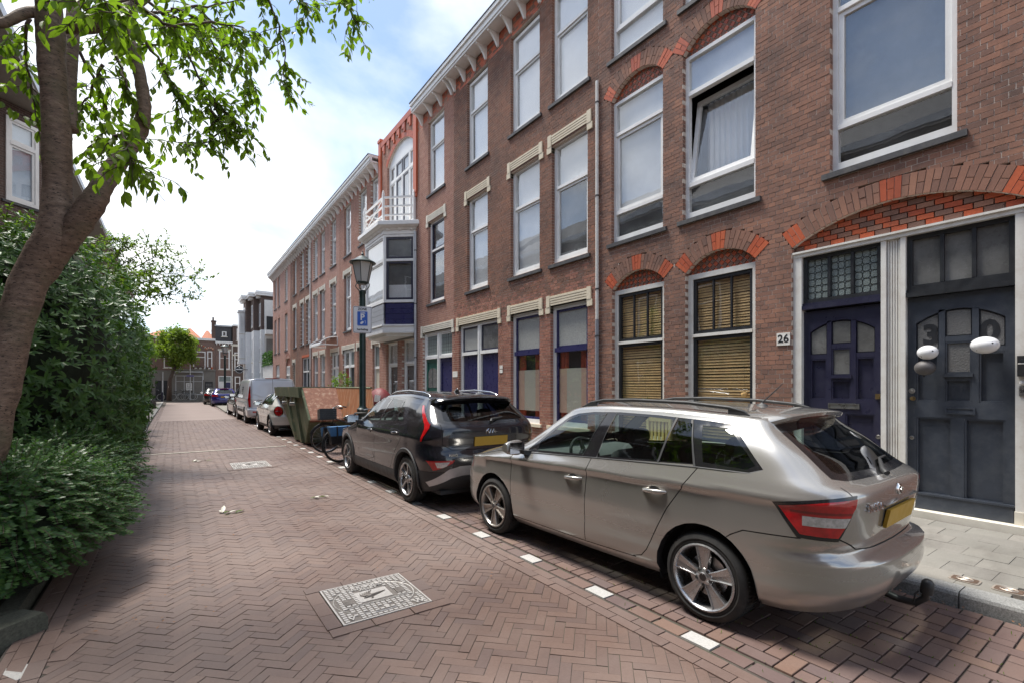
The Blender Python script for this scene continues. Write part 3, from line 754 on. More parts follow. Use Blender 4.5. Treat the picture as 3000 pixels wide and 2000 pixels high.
def blind_slats(w, fr, a0, a1, z0, z1, d, pitch=.048):
    me = None; z = z1-pitch
    k = 0
    while z > z0:
        if me is None:
            mb = MB(); L = a1-a0
            mb.hexa([fr.pt(a0, z-.019, d), fr.pt(a1, z-.019, d), fr.pt(a1, z-.019, d+.005), fr.pt(a0, z-.019, d+.005), fr.pt(a0, z+.019, d+.016), fr.pt(a1, z+.019, d+.016), fr.pt(a1, z+.019, d+.021), fr.pt(a0, z+.019, d+.021)])
            o = mb.build('slat', M['blind'], w); me = o.data; zz0 = z; inv = o.matrix_parent_inverse.copy()
        else:
            o = bpy.data.objects.new('slat', me); COL.objects.link(o); o.parent = w; o.matrix_parent_inverse = inv; o.location = (0, 0, z-zz0+U(-.002, .002)); o.rotation_euler = (U(-.0012, .0012), 0, 0)
        z -= pitch

# ---------------------------------------------------------------- house with the two dark doors (nearest)
HA = empty('brick_house', (7.1, 3.0, .1), 'dark brown brick house with arched lintels and two dark panelled front doors', 'house', 'terraced houses along the right pavement')
winsG = [(5.43, 6.66), (3.79, 4.99)]; winsF = [(5.45, 6.68), (3.79, 5.04), (1.53, 2.79)]
opsA = []
for a0, a1 in winsG: opsA.append(arch_open(a0, a1, .62, 3.50, .275))
for a0, a1 in winsF: opsA.append(arch_open(a0, a1, 4.40, 7.22, .31))
for a0, a1 in winsF: opsA.append(arch_open(a0, a1, 8.02, 10.55, .31))
opsA.append(arch_open(1.0, 3.27, .1, 3.53, .32, .26))
brick_wall(HA, RF, -1.6, 7.03, .1, 11.02, opsA, lambda a, z: 0, mats=['brick_brown'], nobj=300)
for a0, a1 in winsG:
    arch_ring(HA, RF, a0, a1, 3.50, .275, 'brick_brown', 'brick_orange'); tymp_lozenge(HA, RF, a0, a1, 3.47, 3.50, .275, 7.195, ['brick_brown', 'brick_orange'])
for a0, a1 in winsF[:2]:
    arch_ring(HA, RF, a0, a1, 7.22, .31, 'brick_brown', 'brick_orange'); tymp_lozenge(HA, RF, a0, a1, 7.19, 7.22, .31, 7.195, ['brick_brown', 'brick_orange'])
for a0, a1 in winsF[2:]: arch_ring(HA, RF, a0, a1, 7.22, .31, 'brick_brown', 'brick_orange')
for a0, a1 in winsF: arch_ring(HA, RF, a0, a1, 10.55, .31, 'brick_brown', 'brick_orange')
for zt, lst in ((7.22, winsF[2:]), (10.55, winsF)):
    for a0, a1 in lst:
        m = MB(); m.fbox(RF, a0, a1, zt-.05, zt+.3, .11, .13); m.build('tympanum_panel', M['brick_brown'], HA)
arch_ring(HA, RF, 1.0, 3.27, 3.53, .32, 'brick_brown', 'brick_orange', t=.26, bw=.071)
tymp_rows(HA, RF, 1.0, 3.27, 3.45, 3.53, .32, 7.17, ['brick_brown', 'brick_orange'])
for i, (a0, a1) in enumerate(winsG):
    w = window(HA, RF, a0, a1, .62, 3.47, splits=(2.44,), fw=.085, dep=.075, frame='white_old', sash='black_paint', sw=.052, mull=(0, 3), back=None, glass='glass', sillmat='cream', bottom=.07)
    blind_slats(w, RF, a0+.12, a1-.12, .75, 2.40, .17); blind_slats(w, RF, a0+.12, a1-.12, 2.47, 3.40, .17, .044)
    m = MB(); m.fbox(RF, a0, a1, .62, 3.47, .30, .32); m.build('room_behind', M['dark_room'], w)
    # small ornaments that hang behind the glass
for nm, c, lab, cat in (('hanging_ornament', (7.205, 5.92, 1.30), 'green bird shaped ornament hanging in front of wooden blinds', 'ornament'), ('hanging_bell', (7.205, 4.02, 1.47), 'small brown cup shaped ornament hung on the wide wooden blind', 'ornament')):
    r_ = empty(nm, c, lab, cat); m = MB()
    if cat == 'ornament' and 'bird' in lab:
        for k in range(7): m.tube([(c[0], c[1]+.01*k-.03, c[2]+.02), (c[0]-.01, c[1]+U(-.09, .09), c[2]+U(-.11, .12))], [.008, .003], 4)
        m.tube([(c[0], c[1]-.05, c[2]+.1), (c[0], c[1], c[2]), (c[0], c[1]+.03, c[2]-.1)], [.006, .02, .005], 6)
        M['fern'] = pm('ornament_green', (.13, .16, .05), .6, coord='pos'); m.build('body', M['fern'], r_, auto=50)
    else:
        m.lathe([(.0, .035), (.045, .03), (.05, .0), (.025, -.045), (0, -.05)], c, 10); m.build('body', M['blind'], r_, auto=50)
    m = MB(); m.cyl((c[0], c[1], c[2]), (c[0], c[1], c[2]+.5), .0015, n=4); m.build('string', M['lead'], r_)
for fl, (zb, zt) in enumerate(((4.40, 7.19), (8.02, 10.52))):
    for i, (a0, a1) in enumerate(winsF):
        s1, s2_ = zb+.60, zt-.64
        if i == 1 and fl == 0:
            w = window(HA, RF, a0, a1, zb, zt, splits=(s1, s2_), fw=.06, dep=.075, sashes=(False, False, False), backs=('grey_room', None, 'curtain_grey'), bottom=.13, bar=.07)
            for o in [c for c in w.children if c.name.startswith('pane')][1:2]: bpy.data.objects.remove(o)
            # the tilted casement
            th = .155; piv = s1+.04; mbs, mg = MB(), MB(); l0, l1, lo, hi = a0+.062, a1-.062, 0, s2_-s1-.075
            def tp(a, z, d): return RF.pt(a, piv+z*cos(th)-(d-.09)*sin(th), .10+z*sin(th)*1.0+(d-.09)*cos(th))
            def tb(m, a_0, a_1, z_0, z_1, d0=.09, d1=.145): m.hexa([tp(a_0, z_0, d0), tp(a_1, z_0, d0), tp(a_1, z_0, d1), tp(a_0, z_0, d1), tp(a_0, z_1, d0), tp(a_1, z_1, d0), tp(a_1, z_1, d1), tp(a_0, z_1, d1)])
            tb(mbs, l0, l1, lo, lo+.075); tb(mbs, l0, l1, hi-.075, hi); tb(mbs, l0, l0+.075, lo+.075, hi-.075); tb(mbs, l1-.075, l1, lo+.075, hi-.075)
            mbs.build('tilted_sash', M['white'], w); tb(mg, l0+.075, l1-.075, lo+.075, hi-.075, .115, .121); mg.build('pane', M['glass'], w)
            m = MB()
            for k in range(34):
                p, q = l0+(l1-l0)*k/34, l0+(l1-l0)*(k+1)/34; dd = lambda k: .62+.03*sin(k*2.1)
                m.hexa([RF.pt(p, s1, dd(k)), RF.pt(q, s1, dd(k+1)), RF.pt(q, s1, dd(k+1)+.01), RF.pt(p, s1, dd(k)+.01), RF.pt(p, s2_, dd(k)), RF.pt(q, s2_, dd(k+1)), RF.pt(q, s2_, dd(k+1)+.01), RF.pt(p, s2_, dd(k)+.01)])
            m.build('curtain', M['curtain'], w)
        else:
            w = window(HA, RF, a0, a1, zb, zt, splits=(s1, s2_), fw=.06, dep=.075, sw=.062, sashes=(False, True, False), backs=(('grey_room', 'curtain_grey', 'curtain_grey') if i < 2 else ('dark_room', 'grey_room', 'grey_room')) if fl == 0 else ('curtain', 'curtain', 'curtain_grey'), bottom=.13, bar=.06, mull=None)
# ------ the two front doors under one arch
def panel_door(root, a0, a1, z0, z1, paint, glassm, label, first):
    fr = RF; d0, d1 = .10, .15; W_ = a1-a0; cx = (a0+a1)/2
    m = MB(); m.fbox(fr, a0, a1, z0, z1, d1-.012, d1+.02)           # sunk panel ground
    st = W_*.088; lw = W_*.225; c0, c1 = cx-W_*.125, cx+W_*.125     # outer stiles, centre light
    for p, q in ((a0, a0+st), (a1-st, a1)): m.fbox(fr, p, q, z0, z1, d0, d1-.013)
    m.fbox(fr, a0+st, a1-st, z0, z0+.17, d0, d1-.013); m.fbox(fr, a0+st, a1-st, 1.24, 1.42, d0, d1-.013)
    # top rail with an arched underside
    zt = lambda a: 2.47-.42*((a-cx)/W_)**2*1.9
    xs = [a0+st+(a1-a0-2*st)*k/16 for k in range(17)]
    for k in range(16): m.fprism(fr, [(xs[k], zt(xs[k])), (xs[k+1], zt(xs[k+1])), (xs[k+1], z1), (xs[k], z1)], d0, d1-.013)
    for p, q in ((c0-.055, c0), (c1, c1+.055)): m.fbox(fr, p, q, 1.42, zt(p)+.012, d0, d1-.013)
    for p, q in ((c0-.055, a0+st), (c1+.055, a1-st)): m.fbox(fr, min(p, q), max(p, q), 1.97, 2.03, d0+.004, d1-.013)
    for zz in (2.10, 1.68): m.fbox(fr, c0, c1, zz, zz+.06, d0+.003, d1-.013)
    m.fbox(fr, cx-.05, cx+.05, z0+.17, 1.24, d0, d1-.013)
    leaf = m.build('door', paint, root, label=label)
    mo = MB()   # mouldings round every panel
    def mould(p, q, u, v, t=.018): ring(mo, fr, p, q, u, v, t, d0+.006, d1-.012)
    for p, q, u, v in ((a0+st, cx-.05, z0+.17, 1.24), (cx+.05, a1-st, z0+.17, 1.24), (c0, c1, 1.42, 1.68), (c1+.055, a1-st, 1.42, 1.97), (a0+st, c0-.055, 1.42, 1.97), (c0, c1, 1.74, 2.10)): mould(p, q, u, v)
    mo.fbox(fr, c0-.01, c1+.01, 1.705, 1.745, d0-.02, d0+.01)
    mo.build('moulding', paint, leaf)
    for p, q, u, sh in ((a0+st+.012, c0-.055-.012, 2.04, 1), (c0+.012, c1-.012, 2.17, 1), (c1+.055+.012, a1-st-.012, 2.04, 1)):
        pg = MB(); pts = [(p, u), (q, u)]+[(q+(p-q)*k/5, zt(q+(p-q)*k/5)-.02) for k in range(6)]
        pg.fprism(fr, pts, d1-.030, d1-.020); pg.build('pane', glassm, leaf)
    pane_box(fr, c0+.02, c1-.02, 1.76, 2.08, d1-.03, M['frost_door'] if first else M['frost_dark'], leaf)
    kb = MB(); kb.fbox(fr, a0+.015, a1-.0, z0-.0, z0+.16, d0-.035, d0-.001); kb.fbox(fr, a0+.01, a1, z0+.163, z0+.185, d0-.045, d0-.001); kb.build('kick_board', paint, leaf)
    return leaf
frm = MB()
for p, q in ((3.16, 3.268), (1.002, 1.085)): frm.fbox(RF, p, q, .30, 3.38, .03, .17)
frm.fbox(RF, 1.002, 3.268, 3.38, 3.45, .022, .17); frm.fbox(RF, 1.002, 3.268, 3.43, 3.455, -.0, .022)
frm.fbox(RF, 2.0, 2.245, .30, 3.38, .075, .17)
for k in range(5): frm.fbox(RF, 2.062+.026*k, 2.076+.026*k, .30, 3.36, .058, .075)
for p, q in ((2.0, 2.052), (2.193, 2.245)): frm.fbox(RF, p, q, .30, 3.38, .035, .074)
frm = frm.build('door_frame', M['white_old'], HA)
bs = MB()
for p, q in ((3.155, 3.27), (.997, 1.09), (1.995, 2.25)): bs.fbox(RF, p, q, .16, .30, .02, .17)
bs.build('frame_base', M['stone_pale'], frm)
st_ = MB(); st_.fbox(RF, .98, 3.29, .08, .165, -.06, .2); st_.build('doorstep', M['stone_pale'], HA)
d26 = panel_door(HA, 2.246, 3.158, .17, 2.62, M['navy_dark'], M['frost_door'], 'dark navy front door with long silver letter plate', True)
d30 = panel_door(HA, 1.087, 1.998, .17, 2.64, M['slate_paint'], M['frost_dark'], 'grey blue front door with black figures on its arched panes', False)
for p, q in ((2.246, 3.158), (1.087, 1.998)):   # door heads
    m = MB(); m.fbox(RF, p, q, 2.645, 2.70, .035, .17); m.fbox(RF, p+.0, q, 2.704, 2.735, .06, .17)
    m.build('transom_bar', M['navy_dark' if p > 2 else 'black_paint'], HA)
def fanlight(root, p, q, paint, gl, lead):
    m = MB(); ring(m, RF, p, q, 2.738, 3.378, .05, .08, .15)
    for k in (1, 2):
        c = p+.05+(q-p-.1)*k/3; m.fbox(RF, c-.018, c+.018, 2.79, 3.328, .078, .15)
    w = m.build('fanlight', paint, root)
    for k in range(3):
        l0 = p+.05+(q-p-.1)*k/3+(.018 if k else 0); l1 = p+.05+(q-p-.1)*(k+1)/3-(.018 if k < 2 else 0)
        pane_box(RF, l0, l1, 2.788, 3.328, .118, gl, w)
        if lead:
            lm = MB(); nx, nz = 3, 6; cw, ch = (l1-l0)/nx, .54/nz
            for i in range(nx):
                for j in range(nz):
                    cx, cz = l0+cw*(i+.5), 2.788+ch*(j+.5)
                    pts = [(cx-cw*.30, cz-ch*.5), (cx+cw*.30, cz-ch*.5), (cx+cw*.5, cz-ch*.22), (cx+cw*.5, cz+ch*.22), (cx+cw*.30, cz+ch*.5), (cx-cw*.30, cz+ch*.5), (cx-cw*.5, cz+ch*.22), (cx-cw*.5, cz-ch*.22)]
                    lm.tube([RF.pt(a, z, .116) for a, z in pts], .0042, 3, closed=True)
            lm.build('lead_came', M['lead'], w, kind='stuff')
fanlight(HA, 2.248, 3.156, M['black_paint'], M['lead_glass'], True); fanlight(HA, 1.089, 1.996, M['black_paint'], M['frost_door'], False)
def letter_plate(par, a0, a1, z0, z1, mat, d=.10):
    m = MB(); ring(m, RF, a0, a1, z0, z1, .016, d-.016, d); o = m.build('letter_plate', mat, par)
    m = MB(); m.hexa([RF.pt(a0+.016, z0+.014, d-.012), RF.pt(a1-.016, z0+.014, d-.012), RF.pt(a1-.016, z0+.014, d-.001), RF.pt(a0+.016, z0+.014, d-.001), RF.pt(a0+.016, z1-.014, d-.006), RF.pt(a1-.016, z1-.014, d-.006), RF.pt(a1-.016, z1-.014, d-.001), RF.pt(a0+.016, z1-.014, d-.001)]); return m.build('letter_flap', mat, par)
letter_plate(d26, 2.49, 2.85, 1.305, 1.375, M['steel']); letter_plate(d30, 1.40, 1.655, 1.285, 1.36, M['slate_paint'])
def knob(par, a, z, mat, r=.026, ln=.05, name='door_knob'):
    m = MB(); p = RF.pt(a, z, .10); m.lathe([(r*1.15, 0), (r*1.15, .008), (r*.5, .012), (r*.5, ln*.6), (r, ln*.75), (r*.9, ln), (0, ln*1.05)], p, 14, (-1, 0, 0)); return m.build(name, mat, par, auto=35)
knob(d30, 1.955, 1.545, M['steel'], .028, .012, 'lock'); knob(d30, 1.945, 1.455, M['brass'], .022, .05); knob(d30, 1.955, .99, M['steel'], .02, .012, 'lock')
knob(d26, 2.29, .97, M['steel'], .024, .012, 'lock')
m = MB(); m.fbox(RF, 2.262, 2.315, 1.44, 1.505, .07, .10); m.fbox(RF, 2.25, 2.285, 1.455, 1.475, .045, .07); m.build('door_latch', M['brass'], d26)
for tx, a, z in (('3', 1.785, 2.185), ('0', 1.29, 2.185)):
    text_mesh(tx, .31, M['black_paint'], 'house_number', d30, basis(RF.pt(a, z, .116), (0, -1, 0), (0, 0, 1)), .002, bold=.012)
# ------ number plate, bell and small things by the doors
r_ = empty('house_number_sign', (7.1, 3.38, 2.27), 'small white tile reading 26 on the brown brick beside the door', 'sign')
M['enamel'] = pm('white_enamel', (.82, .81, .77), .25, coord='pos', var=.04, dirt=((.3, .2, .12), .4, 20))
m = MB(); m.fbox(RF, 3.292, 3.474, 2.178, 2.352, -.016, -.004); m.build('plate', M['enamel'], r_)
text_mesh('26', .155, M['black_paint'], 'digits', r_, basis(RF.pt(3.383, 2.265, -.0175), (0, -1, 0), (0, 0, 1)), .001, bold=.003)
r_ = empty('door_intercom', (7.1, 1.03, 1.8), 'black video doorbell on the white frame at the right edge of the photo', 'doorbell')
m = MB(); m.fbox(RF, .995, 1.065, 1.70, 1.91, -.012, .03); m.build('body', M['black_plastic'], r_)
m = MB(); m.lathe([(0, .004), (.018, .004), (.02, 0)], RF.pt(1.03, 1.855, -.012), 14, (-1, 0, 0)); m.build('camera_eye', M['black_paint'], r_, auto=40)
m = MB(); m.fbox(RF, 1.0, 1.06, 1.825, 1.835, -.0135, -.012); m.build('light_strip', M['enamel'], r_)
r_ = empty('door_bell', (7.1, 1.025, 1.6), 'round bell push above small grey plate reading 28', 'doorbell')
m = MB(); m.fbox(RF, 1.0, 1.055, 1.50, 1.60, .018, .03); m.build('plate', M['steel'], r_)
m = MB(); m.lathe([(0, .016), (.014, .014), (.026, .006), (.03, 0)], RF.pt(1.028, 1.63, .03), 16, (-1, 0, 0)); m.build('bell_push', M['enamel'], r_, auto=35)
text_mesh('28', .04, M['black_paint'], 'digits', r_, basis(RF.pt(1.028, 1.55, .0165), (0, -1, 0), (0, 0, 1)), .0008, bold=.001)
def balloon(name, a, z, rx, rz, col, lab, tilt=0):
    r_ = empty(name, RF.pt(a, z, .02), lab, 'balloon', 'balloons on the grey blue door' if 'white' in col else None); m = MB(); n, k = 22, 14; vs = []
    cx = RF.pt(a, z, -.04)
    for i in range(k+1):
        t = pi*i/k
        for j in range(n):
            p = 2*pi*j/n; rr = sin(t); vs.append((cx[0]+rr*cos(p)*rx*.85, cx[1]+rr*sin(p)*rx, cx[2]+cos(t)*rz*(1 if cos(t) > 0 else 1.05)))
    m.add(vs, [(i*n+j, i*n+(j+1) % n, (i+1)*n+(j+1) % n, (i+1)*n+j) for i in range(k) for j in range(n)])
    m.build('skin', M[col], r_, smooth=True, weld=True)
    m = MB(); m.lathe([(.004, 0), (.012, -.012), (.006, -.02)], (cx[0], cx[1]+rx*.1, cx[2]-rz*1.04), 8); m.build('knot', M['black_plastic'], r_, auto=40)
    if 'white' in col:
        for da, dz in ((.45, -.62), (-.62, .12)):
            p = Vector((-sqrt(max(.05, 1-da*da-dz*dz))*rx*.85, da*rx, dz*rz)); m = MB()
            m.lathe([(0, .001), (.008, .001), (.009, -.003)], Vector(cx)+p, 8, (-p.x/abs(rx), -p.y/rx, -p.z/rz) if 0 else p); m.build('spot', M['black_plastic'], r_)
M['balloon_white'] = pm('balloon_white', (.83, .83, .84), .12, coord='pos', var=.02, coat=.5)
M['balloon_black'] = pm('balloon_black', (.10, .092, .09), .5, coord='pos', var=.1)
balloon('white_balloon', 1.775, 1.985, .098, .08, 'balloon_white', 'smaller white spotted balloon above a dark balloon on the door')
balloon('white_balloon', 1.30, 2.035, .118, .088, 'balloon_white', 'larger white spotted balloon alone at the right door pane')
balloon('dark_balloon', 1.80, 1.81, .098, .082, 'balloon_black', 'dull dark balloon hanging under the smaller white one')
shell(HA, RF, -1.6, 7.03, .1, 11.3)
cornice(HA, RF, -1.6, 7.03, 11.0)

# ---------------------------------------------------------------- house with the blue doors
M['lintel_cream'] = M['cream']
HB = empty('brick_house', (7.1, 10, .1), 'brown over red brick house with cream lintels and navy doors', 'house', 'terraced houses along the right pavement')
wB = [(7.35, 8.52), (8.97, 10.17), (11.28, 12.42)]
opsB = [rect(a0, a1, z0, z1) for a0, a1 in wB for z0, z1 in ((4.36, 7.10), (8.03, 10.52))]
opsB += [rect(7.35, 8.57, .70, 3.42), rect(8.97, 10.17, .70, 3.42), rect(10.75, 12.93, .1, 3.42)]
brick_wall(HB, RF, 7.03, 13.24, .1, 11.02, opsB, lambda a, z: 2 if z > 10.55 and R() < .45 else (1 if z < 3.75+U(-.35, .55) else 0), mats=['brick_umber', 'brick_red', 'brick_orange'], nobj=300)
M['brick_frieze'] = M['brick_red']
def dutch_sash(root, fr, a0, a1, z0, z1, back=('curtain', 'curtain'), dark=False, fw=.085, label=None, split=.64, sill=True, glass='glass', dep=.085, sillmat='sill', frame='white'):
    return window(root, fr, a0, a1, z0, z1, splits=(z0+(z1-z0)*split,), fw=fw, dep=dep, sashes=(True, dark), sash='navy_dark' if dark else 'white', sw=.05, backs=back, bottom=.14, bar=.065, sill=sill, glass=glass, sillmat=sillmat, frame=frame, label=label)
for i, (a0, a1) in enumerate(wB):
    dutch_sash(HB, RF, a0, a1, 4.36, 7.10, back=(('grey_room' if i == 0 else 'curtain_grey'), 'curtain'))
    dutch_sash(HB, RF, a0, a1, 8.03, 10.52)
    lintel(HB, RF, a0-.0, a1+.0, 7.11, 'cream', left=True, right=True)
for a0, a1 in ((7.35, 8.57), (8.97, 10.17)):
    w = window(HB, RF, a0, a1, .70, 3.42, splits=(2.44,), fw=.09, dep=.085, sash='navy', sw=.055, glasses=('glass', 'frost'), backs=(None, None), bottom=.10, bar=.03, sillmat='cream')
    q = MB(); q.fbox(RF, a0+.085, a1-.085, 2.37, 2.47, .055, .10); q.build('meeting_rail', M['navy'], w)
    M['foil'] = pm('frosted_foil', (.56, .54, .46), .4, coord='pos', var=.04) if 'foil' not in M else M['foil']
    M['foil_pink'] = pm('curtain_behind_foil', (.62, .42, .33), .5, coord='pos', var=.05) if 'foil_pink' not in M else M['foil_pink']
    M['curtain_red'] = pm('red_curtain', (.42, .07, .03), .8, coord='pos', var=.35, nscale=9) if 'curtain_red' not in M else M['curtain_red']
    l0, l1 = a0+.15, a1-.15
    q = MB(); q.fbox(RF, l0, l1, 1.0, 2.0, .150, .153); q.build('foil', [M['foil']], w)
    for p, qq in ((l0, l0+.25), (l1-.28, l1)):
        c_ = MB(); k = 8
        for t in range(k):
            x0, x1 = p+(qq-p)*t/k, p+(qq-p)*(t+1)/k; da, db = .175+.018*sin(t*1.9), .175+.018*sin((t+1)*1.9)
            c_.hexa([RF.pt(x0, .8, da), RF.pt(x1, .8, db), RF.pt(x1, .8, db+.01), RF.pt(x0, .8, da+.01), RF.pt(x0, 2.4, da), RF.pt(x1, 2.4, db), RF.pt(x1, 2.4, db+.01), RF.pt(x0, 2.4, da+.01)])
        c_.build('curtain', M['curtain_red'], w)
    for p, qq in ((l0, l0+.2), (l1-.25, l1)):
        q = MB(); q.fbox(RF, p, qq, 1.0, 2.0, .1475, .1495); q.build('foil', [M['foil_pink']], w)
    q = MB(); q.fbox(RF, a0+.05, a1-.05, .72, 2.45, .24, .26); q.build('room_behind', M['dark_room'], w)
    lintel(HB, RF, a0, a1, 3.43, 'cream')
lintel(HB, RF, 10.75, 12.93, 3.43, 'cream')
def double_door(root, fr, a0, a1, z1, doors, zt=2.52, frame='white', cm=.16, fw=.10, glassm=('frost_door', 'frost'), z0=.17, fan='navy_dark', panelled=(False, False), dep=.07):
    m = MB(); m.fbox(fr, a0, a0+fw, z0, z1-.09, dep, .17); m.fbox(fr, a1-fw, a1, z0, z1-.09, dep, .17); m.fbox(fr, a0, a1, z1-.09, z1, dep, .17); c = (a0+a1)/2
    m.fbox(fr, c-cm/2, c+cm/2, z0, z1-.09, dep-.012, .17); m.fbox(fr, c-.02, c+.02, z0, z1-.09, dep-.03, dep-.012)
    for p, q in ((a0+fw, c-cm/2), (c+cm/2, a1-fw)): m.fbox(fr, p, q, zt, zt+.09, dep-.025, .17)
    fo = m.build('door_frame', M[frame], root)
    for k, (p, q) in enumerate(((a0+fw, c-cm/2), (c+cm/2, a1-fw))):
        d = MB(); d.fbox(fr, p, q, z0, zt, .125, .165)
        if panelled[k]:
            ring(d, fr, p, q, z0, zt, .10, .10, .124); d.fbox(fr, p+.1, q-.1, 1.15, 1.3, .10, .124); d.fbox(fr, (p+q)/2-.04, (p+q)/2+.04, z0+.1, 1.15, .10, .124)
        do = d.build('door', M[doors[k]], root)
        if panelled[k] == 2:
            for s in (0, 1):
                pts = []; x0, x1 = ((p+.11, (p+q)/2-.02) if s == 0 else ((p+q)/2+.02, q-.11))
                cc = (p+q)/2; w_ = (q-p)/2-.1
                zt_ = lambda x: 2.02+.2*sqrt(max(0, 1-((x-cc)/w_)**2))
                xs = [x0+(x1-x0)*t/5 for t in range(6)]
                g_ = MB(); g_.fprism(fr, [(x0, 1.55), (x1, 1.55)]+[(x, zt_(x)) for x in xs[::-1]], .112, .124); g_.build('pane', M['frost_door'], do)
            g_ = MB(); g_.fbox(fr, p+.09, q-.09, 1.40, 1.44, .085, .12); g_.build('ledge', M['brass'], do)
        kn = MB(); kn.lathe([(.022, 0), (.022, .01), (.01, .012), (.01, .03), (.02, .036), (.018, .05), (0, .052)], fr.pt(q-.05 if k else p+.05, 1.1, .10 if panelled[k] else .125), 10, tuple(fr.n)+(0,)); kn.build('door_knob', M['steel'], do, auto=40)
        f_ = MB(); ring(f_, fr, p+.002, q-.002, zt+.092, z1-.092, .045, .10, .15); fl = f_.build('fanlight', M[fan if not isinstance(fan, tuple) else fan[k]], root)
        pane_box(fr, p+.047, q-.047, zt+.137, z1-.137, .12, M[glassm[k]], fl)
        if glassm[k] == 'lead_glass':
            lm = MB(); A0, A1, Z0, Z1 = p+.047, q-.047, zt+.137, z1-.137
            for t in (.2, .4, .6, .8): lm.fbox(fr, A0+(A1-A0)*t-.004, A0+(A1-A0)*t+.004, Z0, Z1, .115, .119)
            for t in (.18, .35, .52, .8): lm.fbox(fr, A0, A1, Z0+(Z1-Z0)*t-.004, Z0+(Z1-Z0)*t+.004, .114, .1145)
            lm.build('lead_came', M['lead'], fl)
    s_ = MB(); s_.fbox(fr, a0-.02, a1+.02, .08, z0-.004, -.06, .2); s_.build('doorstep', M['stone_pale'], root)
    return fo
double_door(HB, RF, 10.75, 12.93, 3.42, ('navy', 'navy'))
pipe(HB, 7.055, 7.03, 2.95, 7.8, .034, 'white_old'); pipe(HB, 7.055, 7.03, .1, 2.94, .04, 'grey_paint')
shell(HB, RF, 7.03, 13.24, .1, 11.3)
for nm, a, z, lab in (('house_number_sign', 10.6, 2.05, 'two small white plates one above the other beside the right navy door'), ('house_number_sign', 13.17, 1.97, 'pair of white number tiles on the narrow pier left of the navy doors')):
    r_ = empty(nm, RF.pt(a, z, 0), lab, 'sign', 'house number plates')
    for k in (0, 1):
        m = MB()
        if a < 11: m.fbox(RF, a-.07, a+.07, z-.1+.11*k, z-.01+.11*k, -.014, -.004)
        else: m.fbox(RF, a-.17+.16*k, a-.02+.16*k, z-.09, z+.09, -.014, -.004)
        m.build('plate', M['enamel'], r_)
r_ = empty('door_intercom', RF.pt(12.83, 1.35, .07), 'grey intercom box on the white frame of the left navy door', 'intercom'); m = MB(); m.fbox(RF, 12.80, 12.90, 1.22, 1.48, .03, .069); m.build('body', M['grey_paint'], r_); m = MB(); m.fbox(RF, 12.82, 12.88, 1.25, 1.36, .024, .0295); m.build('keypad', M['black_plastic'], r_)

# ---------------------------------------------------------------- narrow red house under the same cornice
HC = empty('brick_house', (7.1, 14.6, .1), 'narrow red brick house with one green door and one blue door', 'house', 'terraced houses along the right pavement')
opsC = [rect(13.9, 15.08, 4.36, 7.16), rect(13.9, 15.08, 8.06, 10.55), rect(13.36, 15.52, .1, 3.42)]
brick_wall(HC, RF, 13.245, 15.98, .1, 11.02, opsC, lambda a, z: 1 if z > 10.6 and R() < .4 else 0, mats=['brick_salmon', 'brick_orange'], mortar='mortar_pale', nobj=120)
dutch_sash(HC, RF, 13.9, 15.08, 4.36, 7.16, back=('grey_room', 'grey_room'), dark=True); dutch_sash(HC, RF, 13.9, 15.08, 8.06, 10.55)
lintel(HC, RF, 13.9, 15.08, 7.17, 'stone_pale'); lintel(HC, RF, 13.36, 15.52, 3.43, 'stone_pale')
double_door(HC, RF, 13.36, 15.52, 3.42, ('navy', 'green_paint'), glassm=('lead_glass', 'lead_glass'), fan='white', panelled=(1, 2))
shell(HC, RF, 13.245, 15.98, .1, 11.3)
cornice(HB, RF, 7.03, 13.24, 11.0); cornice(HC, RF, 13.24, 15.62, 11.0)

# ---------------------------------------------------------------- gabled house with the bay window and balcony
HD = empty('brick_house', (7.1, 17.9, .1), 'red brick gabled house with white bay window and balcony', 'house', 'terraced houses along the right pavement')
aD0, aD1 = 15.985, 19.86
opsD = [arch_open(16.25, 18.95, 7.6, 10.45, .55, .22), rect(16.3, 19.6, 4.4, 7.3), rect(16.2, 17.4, .6, 3.32), rect(17.85, 19.05, .6, 3.32)]
brick_wall(HD, RF, aD0, aD1, .1, 11.62, opsD, lambda a, z: 0, mats=['brick_salmon'], mortar='mortar_pale')
arch_ring(HD, RF, 16.25, 18.95, 10.45, .55, 'brick_orange', 'brick_orange', t=.22, key=False)
for a in (16.08, 19.68):
    m = MB(); m.fbox(RF, a-.13, a+.13, 8.5, 11.75, -.07, .05); m.fbox(RF, a-.1, a+.1, 8.35, 8.5, -.05, .03); m.fbox(RF, a-.16, a+.16, 11.75, 11.86, -.1, .2); m.build('pilaster', M['brick_orange'], HD)
m = MB(); m.fbox(RF, 16.21, 19.55, 11.48, 11.7, -.06, .15)
m.build('parapet', M['brick_orange'], HD)
for k in range(6):
    a = 16.5+.53*k
    m = MB(); m.fbox(RF, a, a+.27, 11.28, 11.478, -.05, .03); m.fbox(RF, a, a+.11, 11.12, 11.278, -.048, .03); m.build('corbel', M['brick_orange'], HD)
